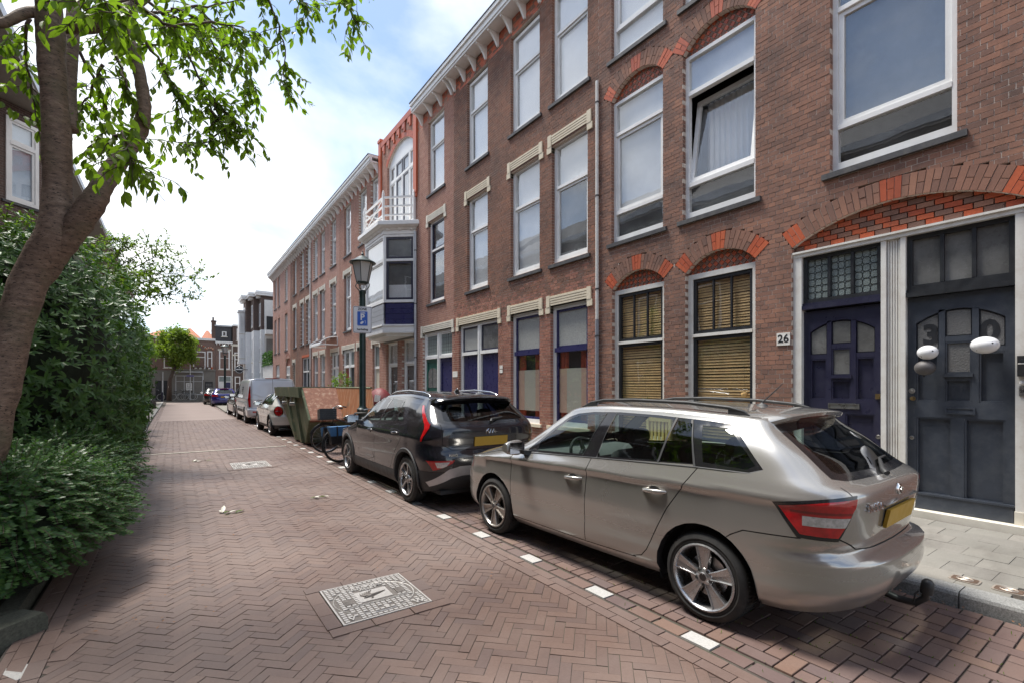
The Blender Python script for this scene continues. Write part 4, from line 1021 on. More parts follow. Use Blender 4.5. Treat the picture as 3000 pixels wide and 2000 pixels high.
# balcony doors: white screen with side lights
m = MB(); fr = RF
ring(m, fr, 16.25, 18.95, 7.62, 10.45, .10, .09, .18); m.fbox(fr, 16.87, 16.97, 7.72, 10.35, .09, .18); m.fbox(fr, 18.23, 18.33, 7.72, 10.35, .09, .18); m.fbox(fr, 16.35, 18.85, 9.7, 9.8, .085, .18); m.fbox(fr, 17.55, 17.65, 7.72, 9.7, .085, .18)
ac, hs, Rr, cz = arch_geo(16.25, 18.95, 10.45, .55)
xs = [16.25+2.7*k/14 for k in range(15)]
for k in range(14): m.fprism(fr, [(xs[k], 10.45), (xs[k+1], 10.45), (xs[k+1], cz+sqrt(Rr*Rr-(xs[k+1]-ac)**2)+.02), (xs[k], cz+sqrt(Rr*Rr-(xs[k]-ac)**2)+.02)], .09, .18)
bd = m.build('balcony_door_screen', M['white'], HD)
for p, q in ((16.35, 16.87), (16.97, 17.55), (17.65, 18.23), (18.33, 18.85)):
    for z0_, z1_ in ((7.72, 9.7), (9.8, 10.35)):
        s_ = MB(); ring(s_, fr, p+.002, q-.002, z0_+.002, z1_-.002, .05, .10, .16); s_.build('sash', M['white' if p > 17.9 or p < 16.9 else 'grey_paint'], bd); pane_box(fr, p+.05, q-.05, z0_+.05, z1_-.05, .13, M['glass_far'], bd)
m = MB(); m.fbox(fr, 16.3, 18.9, 7.65, 10.9, .25, .27); m.build('curtain', M['curtain'], bd)
# the bay
def plan(off): return [(7.1, 16.15-off*1.2), (6.2-off, 16.9-off*.45), (6.2-off, 18.95+off*.45), (7.1, 19.75+off*1.2)]
def slab(m, off, z0, z1, off1=None):
    p0, p1 = plan(off), plan(off if off1 is None else off1); p0 = [(7.17, p0[0][1])]+p0+[(7.17, p0[3][1])]; p1 = [(7.17, p1[0][1])]+p1+[(7.17, p1[3][1])]; n = 6
    m.add([(x, y, z0) for x, y in p0]+[(x, y, z1) for x, y in p1], [tuple(range(n))[::-1], tuple(range(n, 2*n))]+[(i, (i+1) % n, n+(i+1) % n, n+i) for i in range(n)])
m = MB(); slab(m, .05, 3.50, 3.53, .05); slab(m, .05, 3.535, 3.74); slab(m, .09, 3.745, 3.80); slab(m, -.12, 3.4, 3.498)
bay_b = m.build('bay_base', M['white'], HD, weld=False)
m = MB(); slab(m, .02, 7.06, 7.2); slab(m, .06, 7.205, 7.27, .12); slab(m, .16, 7.275, 7.33, .24); slab(m, .26, 7.335, 7.46); slab(m, .20, 7.465, 7.50)
for i in range(3):
    a, b = Vector(plan(.05)[i]), Vector(plan(.05)[i+1])
    for t in (.15, .5, .85):
        p = a.lerp(b, t); m.obox((p.x, p.y, 7.23), (1, 0, 0), (0, 1, 0), (0, 0, 1), .05, .05, .04)
m.build('bay_cornice', M['white'], HD)
pp = plan(0)
for i in range(3):
    (xa, ya), (xb, yb) = pp[i], pp[i+1]; L = math.hypot(xb-xa, yb-ya); ux, uy = (xb-xa)/L, (yb-ya)/L; nx, ny = -uy, ux
    if nx*(xa-8)+ny*0 < 0 and nx > 0: nx, ny = -nx, -ny
    f3 = Fr(xa, ya, ux, uy, nx, ny); fc = i == 0
    pl = MB()
    for k in range(4): pl.fbox(f3, .06, L-.06, 3.81+.19*k, 3.81+.19*k+.182, .012, .05)
    pl.build('panel_boards', M['navy' if fc else 'grey_paint'], HD)
    w = window(HD, f3, 0.0, L, 4.60, 7.05, splits=(6.13,), fw=.085, dep=0, sash='navy_dark' if fc else 'white', sw=.075 if fc else .05, sashes=(True, True), backs=('grey_room', 'grey_room') if fc else ('curtain', 'curtain'), sill=False, bottom=.10, bar=.09, glass='glass', name='bay_window')
    if fc: q = MB(); q.fbox(f3, .17, L-.17, 4.77, 5.25, .10, .11); q.build('foil', M['curtain_grey'], w)
# balcony railing
rr = MB(); pr = plan(.02)
for i, (x, y) in enumerate(pr):
    x = min(x, 7.04)
    q = MB(); q.box(x-.04, x+.04, y-.04, y+.04, 7.5, 8.52); q.lathe([(.04, 0), (.055, .02), (.03, .05), (.04, .08), (0, .12)], (x, y, 8.52), 8); q.build('railing_post', M['white'], HD)
for i in range(3):
    a, b = pr[i], pr[i+1]
    for z in (7.74, 8.06, 8.38):
        A, B = Vector((min(a[0], 7.04), a[1], z)), Vector((min(b[0], 7.04), b[1], z)); d = (B-A).normalized(); q = MB()
        q.obox((A+B)/2, d, Vector((-d.y, d.x, 0)), (0, 0, 1), (B-A).length/2-.042, .02, .028 if z < 8.3 else .035); q.build('rail', M['white'], HD)
A, B = Vector((pr[1][0], pr[1][1]+.05, 7.6)), Vector((pr[2][0], pr[2][1]-.05, 8.3))
for s in (0, 1):
    q = MB(); d = (B-A) if s == 0 else (Vector((B.x, B.y, A.z))-Vector((A.x, A.y, B.z))); c = (A+B)/2; c.x -= .022*s; L = d.length/2; d.normalize(); q.obox(c, d, (1, 0, 0), Vector((1, 0, 0)).cross(d), L, .01, .02); q.build('cross_brace', M['white'], HD)
for a0, a1 in ((16.2, 17.4), (17.85, 19.05)):
    window(HD, RF, a0, a1, .6, 3.32, splits=(2.47,), fw=.08, dep=.10, sashes=(True, False), sw=.055, backs=('grey_room', 'curtain_grey'), bottom=.1, bar=.09, sill=True)
m = MB(); m.fbox(RF, 16.05, 19.3, 3.325, 3.395, -.02, .1); m.build('lintel', M['taupe'], HD)
pipe(HD, 7.04, 16.02, .1, 7.1, .045, 'zinc')
shell(HD, RF, aD0, aD1, .1, 11.5)

# ---------------------------------------------------------------- the farther terrace
def terrace(lab, a0, a1, mat, mortar, wins, ground, lint, zs=((4.34, 7.20), (8.12, 10.62)), top=11.0, arch=False, sashdark=False, back='curtain', accent=None):
    h = empty('brick_house', (7.1, (a0+a1)/2, .1), lab, 'house', 'terraced houses along the right pavement')
    ops = [rect(p, q, z0, z1) for p, q in wins for z0, z1 in zs]+[rect(p, q, z0, z1) for (p, q, z0, z1, *_) in ground]
    brick_wall(h, RF, a0, a1, .1, top+.02, ops, lambda a, z: 1 if accent and z > 10.66 and R() < .5 else 0, mats=[mat]+([accent] if accent else []), mortar=mortar)
    for p, q in wins:
        for z0, z1 in zs: dutch_sash(h, RF, p, q, z0, z1, back=(back, 'curtain'), glass='glass_far', fw=.075, dep=.11, split=.60)
        if lint: lintel(h, RF, p, q, zs[0][1]+.01, lint)
        elif arch:
            ar = MB(); 
            for k in range(10): ar.fbox(RF, p-.03+(q-p+.06)*k/10, p-.03+(q-p+.06)*(k+1)/10-.01, zs[0][1]-.02, zs[0][1]+.24, -.006, .05)
            ar.build('brick_lintel', M['brick_salmon'], h)
    shell(h, RF, a0, a1, .1, top+.3)
    return h
grE = [(19.85, 20.72, .1, 3.40), (21.75, 22.85, .1, 3.42), (23.3, 25.25, .1, 3.42)]
HE = terrace('red brick house with white stone bands seen above the skip', 19.865, 25.98, 'brick_salmon', 'mortar_pale', [(19.98, 20.95), (21.52, 22.62), (23.86, 25.02)], grE, 'stone_pale', accent='brick_orange')
for (p, q, z0, z1) in grE: lintel(HE, RF, p, q, z1+.01, 'stone_pale', ear=.1)
M['door_beige'] = pm('beige_door', (.55, .51, .42), .5, coord='pos', var=.05)
for p, q, dm in ((19.85, 20.72, 'door_beige'), (21.75, 22.85, 'black_paint')):
    m = MB(); ring(m, RF, p, q, .17, 3.40, .09, .09, .17); m.fbox(RF, p+.09, q-.09, 2.35, 2.45, .08, .17); m.build('door_frame', M['white'], HE)
    m = MB(); m.fbox(RF, p+.09, q-.09, .26, 2.35, .13, .165); m.build('door', M[dm], HE); m = MB(); ring(m, RF, p+.09, q-.09, 2.45, 3.31, .04, .11, .15); fl = m.build('fanlight', M['taupe'], HE); pane_box(RF, p+.13, q-.13, 2.49, 3.27, .125, M['lead_glass'], fl)
double_door(HE, RF, 23.3, 25.25, 3.42, ('black_paint', 'red_paint'), glassm=('lead_glass', 'frost_door'), fan='white')
grF = [(26.0, 27.5, .1, 3.42), (28.8, 29.93, .6, 3.46), (30.47, 31.66, .6, 3.46)]
HF = terrace('rose brick house with small curved canopy above its white door', 25.98, 32.2, 'brick_rose', 'mortar_pale', [(26.52, 27.62), (28.85, 30.0), (30.55, 31.65)], grF, 'stone_pale')
for (p, q, z0, z1) in grF: lintel(HF, RF, p, q, z1+.01, 'stone_pale', ear=.1)
double_door(HF, RF, 26.0, 27.5, 3.42, ('white', 'grey_paint'), glassm=('frost_dark', 'frost_door'), fan='white')
for (p, q, z0, z1) in grF[1:]: dutch_sash(HF, RF, p, q, z0, z1, back=('curtain_grey', 'curtain_grey'), glass='glass_far', sillmat='stone_pale')
grG = [(32.45, 34.83, .1, 3.5), (37.1, 38.0, .1, 3.3)]
HG = terrace('dark striped brown brick house with a wide dark double door', 32.2, 38.9, 'brick_umber', 'mortar_pale', [(32.66, 33.63), (34.33, 35.35), (36.71, 37.75)], grG, 'stone_pale')
double_door(HG, RF, 32.45, 34.83, 3.5, ('black_paint', 'slate_paint'), glassm=('frost_dark', 'frost_dark'), fan='black_paint', cm=.08, panelled=(1, 1))
m = MB(); m.fbox(RF, 32.4, 34.9, 3.51, 3.66, -.01, .1); m.build('brick_lintel', M['brick_orange'], HG)
m = MB(); m.fbox(RF, 37.1, 38.0, .1, 3.3, .13, .17); m.build('door', M['stone_pale'], HG)
lintel(HG, RF, 37.1, 38.0, 3.31, 'stone_pale', ear=.1)
grH = [(38.98, 40.72, .1, 3.75), (43.4, 45.1, .1, 3.35)]
HH = terrace('brown brick end house with an arched doorway by the gap', 38.9, 46.62, 'brick_rose', 'mortar_pale', [(40.0, 41.1), (43.2, 44.08), (44.8, 45.88)], grH, None, arch=True)
arch_ring(HH, RF, 38.98, 40.72, 3.45, .5, 'brick_red', 'brick_red', t=.2, key=False)
m = MB(); m.fbox(RF, 38.98, 40.72, 3.1, 4.0, .11, .13); m.build('arch_panel', M['brick_red'], HH)
double_door(HH, RF, 38.98, 40.72, 3.15, ('white', 'black_paint'), glassm=('frost', 'frost'), fan='white', zt=2.4)
double_door(HH, RF, 43.4, 45.1, 3.35, ('black_paint', 'taupe'), glassm=('frost_dark', 'frost'), fan='white', zt=2.4)
for h, p, q in ((HE, 19.9, 25.98), (HF, 25.98, 32.2), (HG, 32.2, 38.9), (HH, 38.9, 46.7)): cornice(h, RF, p, q, 10.98)
pipe(HG, 7.04, 32.2, .1, 10.7, .045, 'white_old'); pipe(HF, 7.04, 32.35, .1, 4.4, .03, 'rust' if 'rust' in M else 'sill')
# curved canopy over the white door
r_ = empty('door_canopy', (7.1, 28.3, 3.8), 'small white framed curved canopy fixed above the rose house door', 'canopy')
M['acrylic'] = glassmat('smoked_acrylic', (.55, .47, .43), two=2.0)
m = MB(); n = 10; c0, c1 = 26.2, 28.6; arc = [(-.85*cos(pi/2*k/n), .42*sin(pi/2*k/n)) for k in range(n+1)]
m.add([(7.09+x*1.0, y, 3.78+z) for y in (c0, c1) for x, z in arc]+[(7.09+x*1.0, y, 3.768+z) for y in (c0, c1) for x, z in arc], [(i, i+1, n+2+i, n+1+i) for i in range(n)]+[(2*n+2+i, 3*n+3+i, 3*n+4+i, 2*n+3+i) for i in range(n)]); m.build('glazing', M['acrylic'], r_, auto=40)
for y in (c0, c1):
    m = MB(); m.tube([(7.09+x, y, 3.775+z) for x, z in arc]+[(7.09, y, 3.775), (6.24, y, 3.775)], .035, 6, closed=True); m.build('end_frame', M['white'], r_, auto=40)
m = MB(); m.box(6.2, 6.28, c0, c1, 3.73, 3.80); m.build('front_rail', M['white'], r_)
# ---------------------------------------------------------------- car bodies: one smooth analytic skin, cut into panels
def pch(kn):
    """monotone cubic through knots"""
    xs = [k[0] for k in kn]; ys = [k[1] for k in kn]; n = len(xs)
    h = [xs[i+1]-xs[i] for i in range(n-1)]; d = [(ys[i+1]-ys[i])/h[i] for i in range(n-1)]
    m = [d[0]]+[0 if d[i-1]*d[i] <= 0 else 3*(h[i-1]+h[i])/((2*h[i]+h[i-1])/d[i-1]+(h[i]+2*h[i-1])/d[i]) for i in range(1, n-1)]+[d[-1]]
    def f(x):
        if x <= xs[0]: return ys[0]
        if x >= xs[-1]: return ys[-1]
        lo, hi = 0, n-1
        while hi-lo > 1:
            k = (lo+hi)//2
            if xs[k] <= x: lo = k
            else: hi = k
        t = (x-xs[lo])/h[lo]; a, b = ys[lo], ys[lo+1]
        return a*(1+2*t)*(1-t)**2+b*t*t*(3-2*t)+h[lo]*(m[lo]*t*(1-t)**2+m[lo+1]*t*t*(t-1))
    return f
def xz(pts, ymin=None, extra=()):
    """planes of a convex polygon seen from the side"""
    ar = sum(pts[i][0]*pts[(i+1) % len(pts)][1]-pts[(i+1) % len(pts)][0]*pts[i][1] for i in range(len(pts)))
    if ar < 0: pts = pts[::-1]
    pl = []
    for i in range(len(pts)):
        (a, b), (c, d) = pts[i], pts[(i+1) % len(pts)]; nx, nz = d-b, -(c-a); L = math.hypot(nx, nz)
        if L > 1e-9: pl.append((nx/L, 0, nz/L, (nx*a+nz*b)/L))
    if ymin is not None: pl.append((0, -1, 0, -ymin))
    return pl+list(extra)
def yz(pts, xmax=None, extra=()):
    pl = [(0, p[0], p[2], p[3]) for p in xz(pts)]
    if xmax is not None: pl.append((1, 0, 0, xmax))
    return pl+list(extra)
def yzf(pts, xmin): return [(0, p[0], p[2], p[3]) for p in xz(pts)]+[(-1, 0, 0, -xmin)]
def xy(pts, zmin=None):
    pl = [(p[0], p[2], 0, p[3]) for p in xz(pts)]
    if zmin is not None: pl.append((0, 0, -1, -zmin))
    return pl
def strip(fn, path, w, *a):
    out = []
    for i in range(len(path)-1):
        p, q = path[i], path[i+1]; L = math.hypot(q[0]-p[0], q[1]-p[1]); ux, uz = (q[0]-p[0])/L, (q[1]-p[1])/L; e = w*.5
        out.append(fn([(p[0]-ux*e-uz*e, p[1]-uz*e+ux*e), (p[0]-ux*e+uz*e, p[1]-uz*e-ux*e), (q[0]+ux*e+uz*e, q[1]+uz*e-ux*e), (q[0]+ux*e-uz*e, q[1]+uz*e+ux*e)], *a))
    return out
def clip(poly, pl):
    a, b, c, d = pl; s = [v[0]*a+v[1]*b+v[2]*c-d for v in poly]
    if all(x <= 1e-7 for x in s): return poly, None
    if all(x >= -1e-7 for x in s): return None, poly
    I, O = [], []
    n = len(poly)
    for i in range(n):
        j = (i+1) % n; vi, vj = poly[i], poly[j]
        (I if s[i] <= 0 else O).append(vi)
        if (s[i] <= 0) != (s[j] <= 0):
            t = s[i]/(s[i]-s[j]); v = tuple(vi[k]+(vj[k]-vi[k])*t for k in range(6)); I.append(v); O.append(v)
    return (I if len(I) > 2 else None), (O if len(O) > 2 else None)
def carve(polys, regions):
    """split polys into (inside any of the convex regions, the rest)"""
    ins = []
    for pl in regions:
        rest = []
        for p in polys:
            cur = p; outs = []
            for q in pl:
                i, o = clip(cur, q)
                if i is None: cur = None; break
                if o is not None: outs.append(o)
                cur = i
            if cur is None: rest.append(p)
            else: ins.append(cur); rest += outs
        polys = rest
    return ins, polys
def skin(name, polys, mat, parent, inset=0., mirror=0, label=None):
    """mirror: 0 both halves in one mesh, 1 left only, -1 right only"""
    idx = {}; vs, ns, fs = [], [], []
    for p in polys:
        for sg in ((1, -1) if mirror == 0 else (mirror,)):
            f = []
            for v in p:
                k = (round(v[0], 5), round(v[1]*sg, 5), round(v[2], 5))
                if k not in idx:
                    idx[k] = len(vs); vs.append((v[0]-v[3]*inset, sg*(v[1]-v[4]*inset), v[2]-v[5]*inset)); ns.append(Vector((v[3], sg*v[4], v[5])).normalized())
                if not f or f[-1] != idx[k]: f.append(idx[k])
            if len(f) > 2 and f[0] == f[-1]: f.pop()
            if len(set(f)) > 2: fs.append(tuple(f) if sg == 1 else tuple(f[::-1]))
    me = bpy.data.meshes.new(name); me.from_pydata(vs, [], fs); me.materials.append(mat)
    me.polygons.foreach_set('use_smooth', [True]*len(me.polygons))
    if len(me.polygons): me.normals_split_custom_set_from_vertices(ns)
    o = bpy.data.objects.new(name, me); COL.objects.link(o); o.parent = parent
    if label: o['label'] = label
    return o
class Body:
    """c: dict of curves; rear axle at x=0, front +x, y half-width, z up"""
    def __init__(s, c, ns=(22, 96, 18), nv=44, nt=16):
        s.c = c; s.x0r, s.x0f = c['x0r'], c['x0f']
        S = [('r', i/ns[0]) for i in range(ns[0])]+[('s', i/ns[1]) for i in range(ns[1])]+[('f', i/ns[2]) for i in range(ns[2]+1)]
        P = []
        for k, t in S: P.append([s.spt(k, t, v/nv) for v in range(nv+1)])
        T = []
        for i, (k, t) in enumerate(S):
            x, y, z = P[i][-1]
            T.append([(x, y*(1-j/nt), s.top(x, y*(1-j/nt)) if j else z) for j in range(nt+1)])
        G = [P[i]+T[i][1:] for i in range(len(S))]
        m, n = len(G), nv+nt+1
        N = [[Vector((0, 0, 0)) for _ in range(n)] for _ in range(m)]; V = [[Vector(p) for p in r] for r in G]; quads = []
        for i in range(m-1):
            for j in range(n-1):
                a, b, c_, d = V[i][j], V[i+1][j], V[i+1][j+1], V[i][j+1]
                nn = (c_-a).cross(d-b)
                if nn.length < 1e-10: continue
                for q in ((i, j), (i+1, j), (i+1, j+1), (i, j+1)): N[q[0]][q[1]] += nn
                quads.append((i, j))
        for j in range(n):   # on the centre line the normal has no side component
            for i in (0, m-1): N[i][j].y = 0
        for i in range(m): N[i][n-1].y = 0
        sg = 1
        mid = N[m//2][nv//2]
        if mid.y < 0: sg = -1
        s.polys = []
        def vt(i, j):
            nn = N[i][j].normalized()*sg; p = V[i][j]; return (p.x, p.y, p.z, nn.x, nn.y, nn.z)
        vtab = [[vt(i, j) for j in range(n)] for i in range(m)]
        for i, j in quads:
            f = [vtab[i][j], vtab[i+1][j], vtab[i+1][j+1], vtab[i][j+1]]
            if sg < 0: f = f[::-1]
            s.polys.append(f)
    def ex(s, x): return min(max(x, s.x0r), s.x0f)
    def top(s, x, y):
        e = s.ex(x); ye, ze, zc = s.c['ye'](e), s.c['ze'](x), s.c['zc'](x); return ze+(zc-ze)*(1-min(1, abs(y/ye))**s.c['p'](x))
    def ysec(s, x, z):
        """half width at x, z from the section profile"""
        kn = s.c['sec'](x); return pch(kn)(z)
    def spt(s, k, t, v):
        c = s.c
        if k == 's':
            x = s.x0r+(s.x0f-s.x0r)*t; zb, ze = c['zb'](x), c['ze'](x); z = zb+(ze-zb)*v
            if x not in s.__dict__.setdefault('cache', {}): s.cache[x] = pch(c['sec'](x))
            return (x, s.cache[x](z), z)
        ph = (pi/2)*(1-t) if k == 'r' else (pi/2)*t
        x0 = s.x0r if k == 'r' else s.x0f; fx = c['xr'] if k == 'r' else c['xf']; n = c['nr'] if k == 'r' else c['nf']
        if x0 not in s.__dict__.setdefault('cache', {}): s.cache[x0] = pch(c['sec'](x0))
        zt0 = c['ze'](x0); nn = n(zt0)
        # top row first
        xt = x0+(fx(zt0 if k == 'r' else zt0)-x0)*sin(ph)**(2/nn); yt = c['ye'](x0)*max(0, cos(ph))**(2/nn); zt = s.top(xt, yt)
        zb = c['zb'](x0); zb2 = c['zbr' if k == 'r' else 'zbf']; zb = zb+(zb2-zb)*sin(ph)**2
        z = zb+(zt-zb)*v; nn = n(z)
        if v == 1: return (xt, yt, zt)
        zz_ = min(z, zt0) if v < 1 else zt0
        w = s.cache[x0](zz_); return (x0+(fx(z if z < zt0-.03 else zt0-.03+(z-(zt0-.03))*.03/max(.03, zt-(zt0-.03)))-x0)*sin(ph)**(2/nn), w*max(0, cos(ph))**(2/nn), z)
    def xrear(s, y, z):
        w = pch(s.c['sec'](s.x0r))(z); n = s.c['nr'](z); t = (max(0, 1-min(1, abs(y)/w)**n))**(1/n); return s.x0r+(s.c['xr'](z)-s.x0r)*t
def carpaint(name, col, metal=.0, rough=.3, inside=(.03, .03, .032), dust=1.):
    m, t, n, l, b = nt(name); g = n.new('ShaderNodeNewGeometry')
    d = noise(t, 2.2, 5, .6, 'obj')
    c = mixc(t, .10, col, ramp(t, d, [(.35, tuple(x*.7 for x in col)), (.7, tuple(min(1, x*1.15) for x in col))]))
    # road dust towards the sills is dirt on the paint
    tcn = n.new('ShaderNodeTexCoord'); sp = n.new('ShaderNodeSeparateXYZ'); l.new(tcn.outputs['Object'], sp.inputs[0])
    low = mth(t, 'MULTIPLY', mth(t, 'SUBTRACT', .55, sp.outputs[2], True), mth(t, 'MULTIPLY', d, 1.1*dust))
    c = mixc(t, low, c, (.16, .14, .12))
    c = mixc(t, g.outputs['Backfacing'], c, inside)
    l.new(c, b.inputs['Base Color']); l.new(mth(t, 'MULTIPLY', metal, mth(t, 'SUBTRACT', 1.0, g.outputs['Backfacing'])), b.inputs['Metallic'])
    l.new(mth(t, 'ADD', mth(t, 'MULTIPLY', low, .5), rough), b.inputs['Roughness']); b.inputs['Coat Weight'].default_value = 1; b.inputs['Coat Roughness'].default_value = .03
    return m
M['gap'] = pm('panel_gap', (.006, .006, .006), .9)
M['trim'] = pm('black_gloss_trim', (.012, .012, .014), .12, coat=.6)
M['trim_matt'] = pm('black_matt_trim', (.03, .031, .033), .55)
M['car_glass'] = glassmat('car_glass', (.62, .72, .69), two=1.5)
M['car_glass_dark'] = glassmat('tinted_car_glass', (.22, .25, .25), two=1.5)
M['lens_red'] = pm('red_lens', (.42, .007, .010), .1, coat=1., var=.25, nscale=25)
M['lens_dark'] = pm('dark_red_lens', (.20, .004, .006), .1, coat=1., var=.2, nscale=25)
M['lens_clear'] = pm('clear_lens', (.55, .55, .56), .12, metal=.5, coat=1., var=.35, nscale=40)
M['chrome'] = pm('chrome', (.75, .75, .76), .12, metal=1., var=.05)
M['alloy'] = pm('alloy', (.50, .50, .51), .28, metal=.85, var=.08, dirt=((.10, .085, .07), .35, 8))
M['alloy_brown'] = pm('dusty_alloy', (.42, .39, .36), .35, metal=.7, var=.1, dirt=((.12, .085, .06), .6, 7))
M['alloy_dark'] = pm('dark_alloy', (.06, .06, .063), .3, metal=.6)
M['interior'] = pm('car_interior', (.035, .036, .038), .8, var=.2)
M['interior_grey'] = pm('grey_car_trim', (.14, .14, .14), .8, var=.15)
M['plate_yellow'] = pm('yellow_plate', (.50, .30, .03), .45, var=.05)
def wheel(parent, x, y, rr, rim, width, style, side, rot=0., alloy='alloy'):
    """side +1: outer face towards +y"""
    w = MB(); s = side; ax = (0, s, 0); c = (x, y, rr)
    prof = [(rim*.98, -.005), (rim+.012, .0), (rim+.02, -.004), (rr-.045, .004), (rr-.022, -.004), (rr-.006, -.024), (rr, -.045), (rr, -width+.045), (rr-.006, -width+.024), (rr-.03, -width), (rim, -width+.01)]
    w.lathe(prof, c, 44, ax); ty = w.build('tyre', M['rubber'], parent, auto=40, local=True)
    q = MB(); a0, a1 = rr, rr
    for k in range(72):
        a = 2*pi*k/72
        for off, sk in ((-.055, .02), (-width+.055, -.02)):
            p0 = Vector((x+cos(a)*(rr+.0015), y+s*(off+.028), rr+sin(a)*(rr+.0015))); p1 = Vector((x+cos(a+sk)*(rr+.0015), y+s*(off-.028), rr+sin(a+sk)*(rr+.0015))); q.tube([p0, p1], .003, 3, cap=False)
    q.build('tread', M['rubber'], ty, local=True, kind='stuff')
    r = MB(); r.lathe([(rim*.99, -.004), (rim, .004), (rim-.010, .010), (rim-.018, .004), (rim-.026, -.03), (rim-.032, -.12)], c, 44, ax)
    ro = r.build('rim', M[alloy], parent, auto=40, local=True)
    d = MB(); d.lathe([(rim-.034, -.105), (.02, -.105)], c, 32, ax); d.build('wheel_well_back', M['trim_matt'], ro, local=True)
    d = MB(); d.lathe([(rim*.62, -.085), (rim*.62, -.07), (.05, -.07)], c, 32, ax); d.build('brake_disc', M['steel'], ro, local=True, auto=40)
    def P(rad, ang, h): return (x+cos(ang)*rad, y+s*h, rr+sin(ang)*rad)
    def spoke(m, a, r0, r1, h0, h1, ws, th=.03, ridge=0.):
        """ws: half widths at inner, mid, outer"""
        st = [(r0, ws[0], h0), (r0+(r1-r0)*.5, ws[1], h0+(h1-h0)*.35), (r1, ws[2], h1)]; b = len(m.v); vs = []
        for rad, wd, h in st: vs += [P(math.hypot(rad, wd), a-math.atan2(wd, rad), h), P(rad, a, h+ridge), P(math.hypot(rad, wd), a+math.atan2(wd, rad), h), P(math.hypot(rad, wd), a+math.atan2(wd, rad), h-th), P(math.hypot(rad, wd), a-math.atan2(wd, rad), h-th)]
        fs = []
        for i in range(2):
            for j in range(5): fs.append((i*5+j, i*5+(j+1) % 5, (i+1)*5+(j+1) % 5, (i+1)*5+j))
        fs += [(0, 1, 2, 3, 4), (14, 13, 12, 11, 10)]
        m.add(vs, fs)
    for k in range(5):
        a = rot+2*pi*k/5
        if style == 'wide':      # broad flaring spokes with a raised edge pair
            m = MB(); spoke(m, a, .045, rim-.016, -.012, -.004, (.024, .036, .056), .035, -.006); m.build('spoke', M[alloy], ro, weld=True, local=True)
            m = MB()
            for sg in (-1, 1):
                p = [P(math.hypot(r_, w_), a+sg*math.atan2(w_, r_), h_+.001) for r_, w_, h_ in ((.05, .020, -.010), (.12, .032, -.006), (rim-.02, .052, -.002))]; m.tube(p, .006, 5)
            m.build('spoke_edge', M[alloy], ro, local=True, auto=50)
        elif style == 'split':   # machined blade beside a dark insert
            m = MB(); spoke(m, a, .04, rim-.012, -.012, -.002, (.013, .013, .020), .03, .003); m.build('spoke', M[alloy], ro, weld=True, local=True)
            m = MB(); spoke(m, a+.33, .05, rim-.02, -.028, -.014, (.02, .035, .05), .02, 0); m.build('spoke_insert', M['alloy_dark'], ro, weld=True, local=True)
        else:
            m = MB(); spoke(m, a, .04, rim-.012, -.012, -.004, (.02, .018, .022), .03, .003); m.build('spoke', M[alloy], ro, weld=True, local=True)
    m = MB(); m.lathe([(.0, .0), (.03, .0), (.034, -.004), (.055, -.010), (.066, -.022), (.07, -.05)], c, 20, ax); h = m.build('hub', M[alloy], ro, auto=40, local=True)
    m = MB(); m.lathe([(.0, .003), (.024, .003), (.026, -.001)], c, 16, ax); m.build('centre_cap', M['trim'], h, auto=40, local=True)
    for k in range(5):
        a = rot+2*pi*(k+.5)/5; m = MB(); m.lathe([(.0, -.006), (.0105, -.006), (.0115, -.014)], P(.052, a, 0), 8, ax); m.build('wheel_bolt', M['trim_matt'], h, local=True)
def seatset(root, xf, xr, zs, head=1.12, wid=.5):
    def seat(x, y, w, name):
        m = MB()
        st = [(x+.50, zs-.02, .10), (x+.45, zs+.06, .12), (x+.1, zs+.02, .12), (x-.02, zs+.05, .10), (x-.10, zs+.30, .09), (x-.20, zs+.58, .07), (x-.21, zs+.62, .03)]
        pts = [(x+.50, zs-.08), (x+.50, zs+.05), (x+.40, zs+.09), (x+.08, zs+.05), (x-.02, zs+.30), (x-.11, zs+.60), (x-.17, zs+.63), (x-.22, zs+.60), (x-.17, zs+.25), (x-.10, zs-.08)]
        n = len(pts); ys = [(-w/2, .82), (-w/2+.03, 1), (w/2-.03, 1), (w/2, .82)]; cx = sum(p[0] for p in pts)/n; cz = sum(p[1] for p in pts)/n
        for yy, sc in ys: m.v += [(cx+(p[0]-cx)*sc, y+yy, cz+(p[1]-cz)*sc) for p in pts]
        fs = [tuple(range(n))[::-1], tuple(range(3*n, 4*n))]+[(k*n+i, k*n+(i+1) % n, (k+1)*n+(i+1) % n, (k+1)*n+i) for k in range(3) for i in range(n)]
        m.f += fs; m.m += [0]*len(fs)
        o = m.build(name, M['interior'], root, weld=True, auto=60, local=True)
        for hy in ((y,) if w < .7 else (y-w*.3, y+w*.3)):
            h = MB(); h.lathe([(0, -.085), (.06, -.08), (.075, -.03), (.075, .03), (.06, .08), (0, .085)], (x-.215, hy, zs+.735), 12, (0, 1, 0)); h.v = [(x-.215+(v[0]-x+.215)*.62, hy+(v[1]-hy)*1.35, v[2]) for v in h.v]
            h.cyl((x-.2, hy-.06, zs+.6), (x-.21, hy-.06, zs+.7), .006, n=6); h.cyl((x-.2, hy+.06, zs+.6), (x-.21, hy+.06, zs+.7), .006, n=6)
            h.build('headrest', M['interior'], o, auto=60, local=True)
    seat(xf, .36, wid, 'front_seat'); seat(xf, -.36, wid, 'front_seat'); seat(xr, 0, 1.24, 'rear_seat')
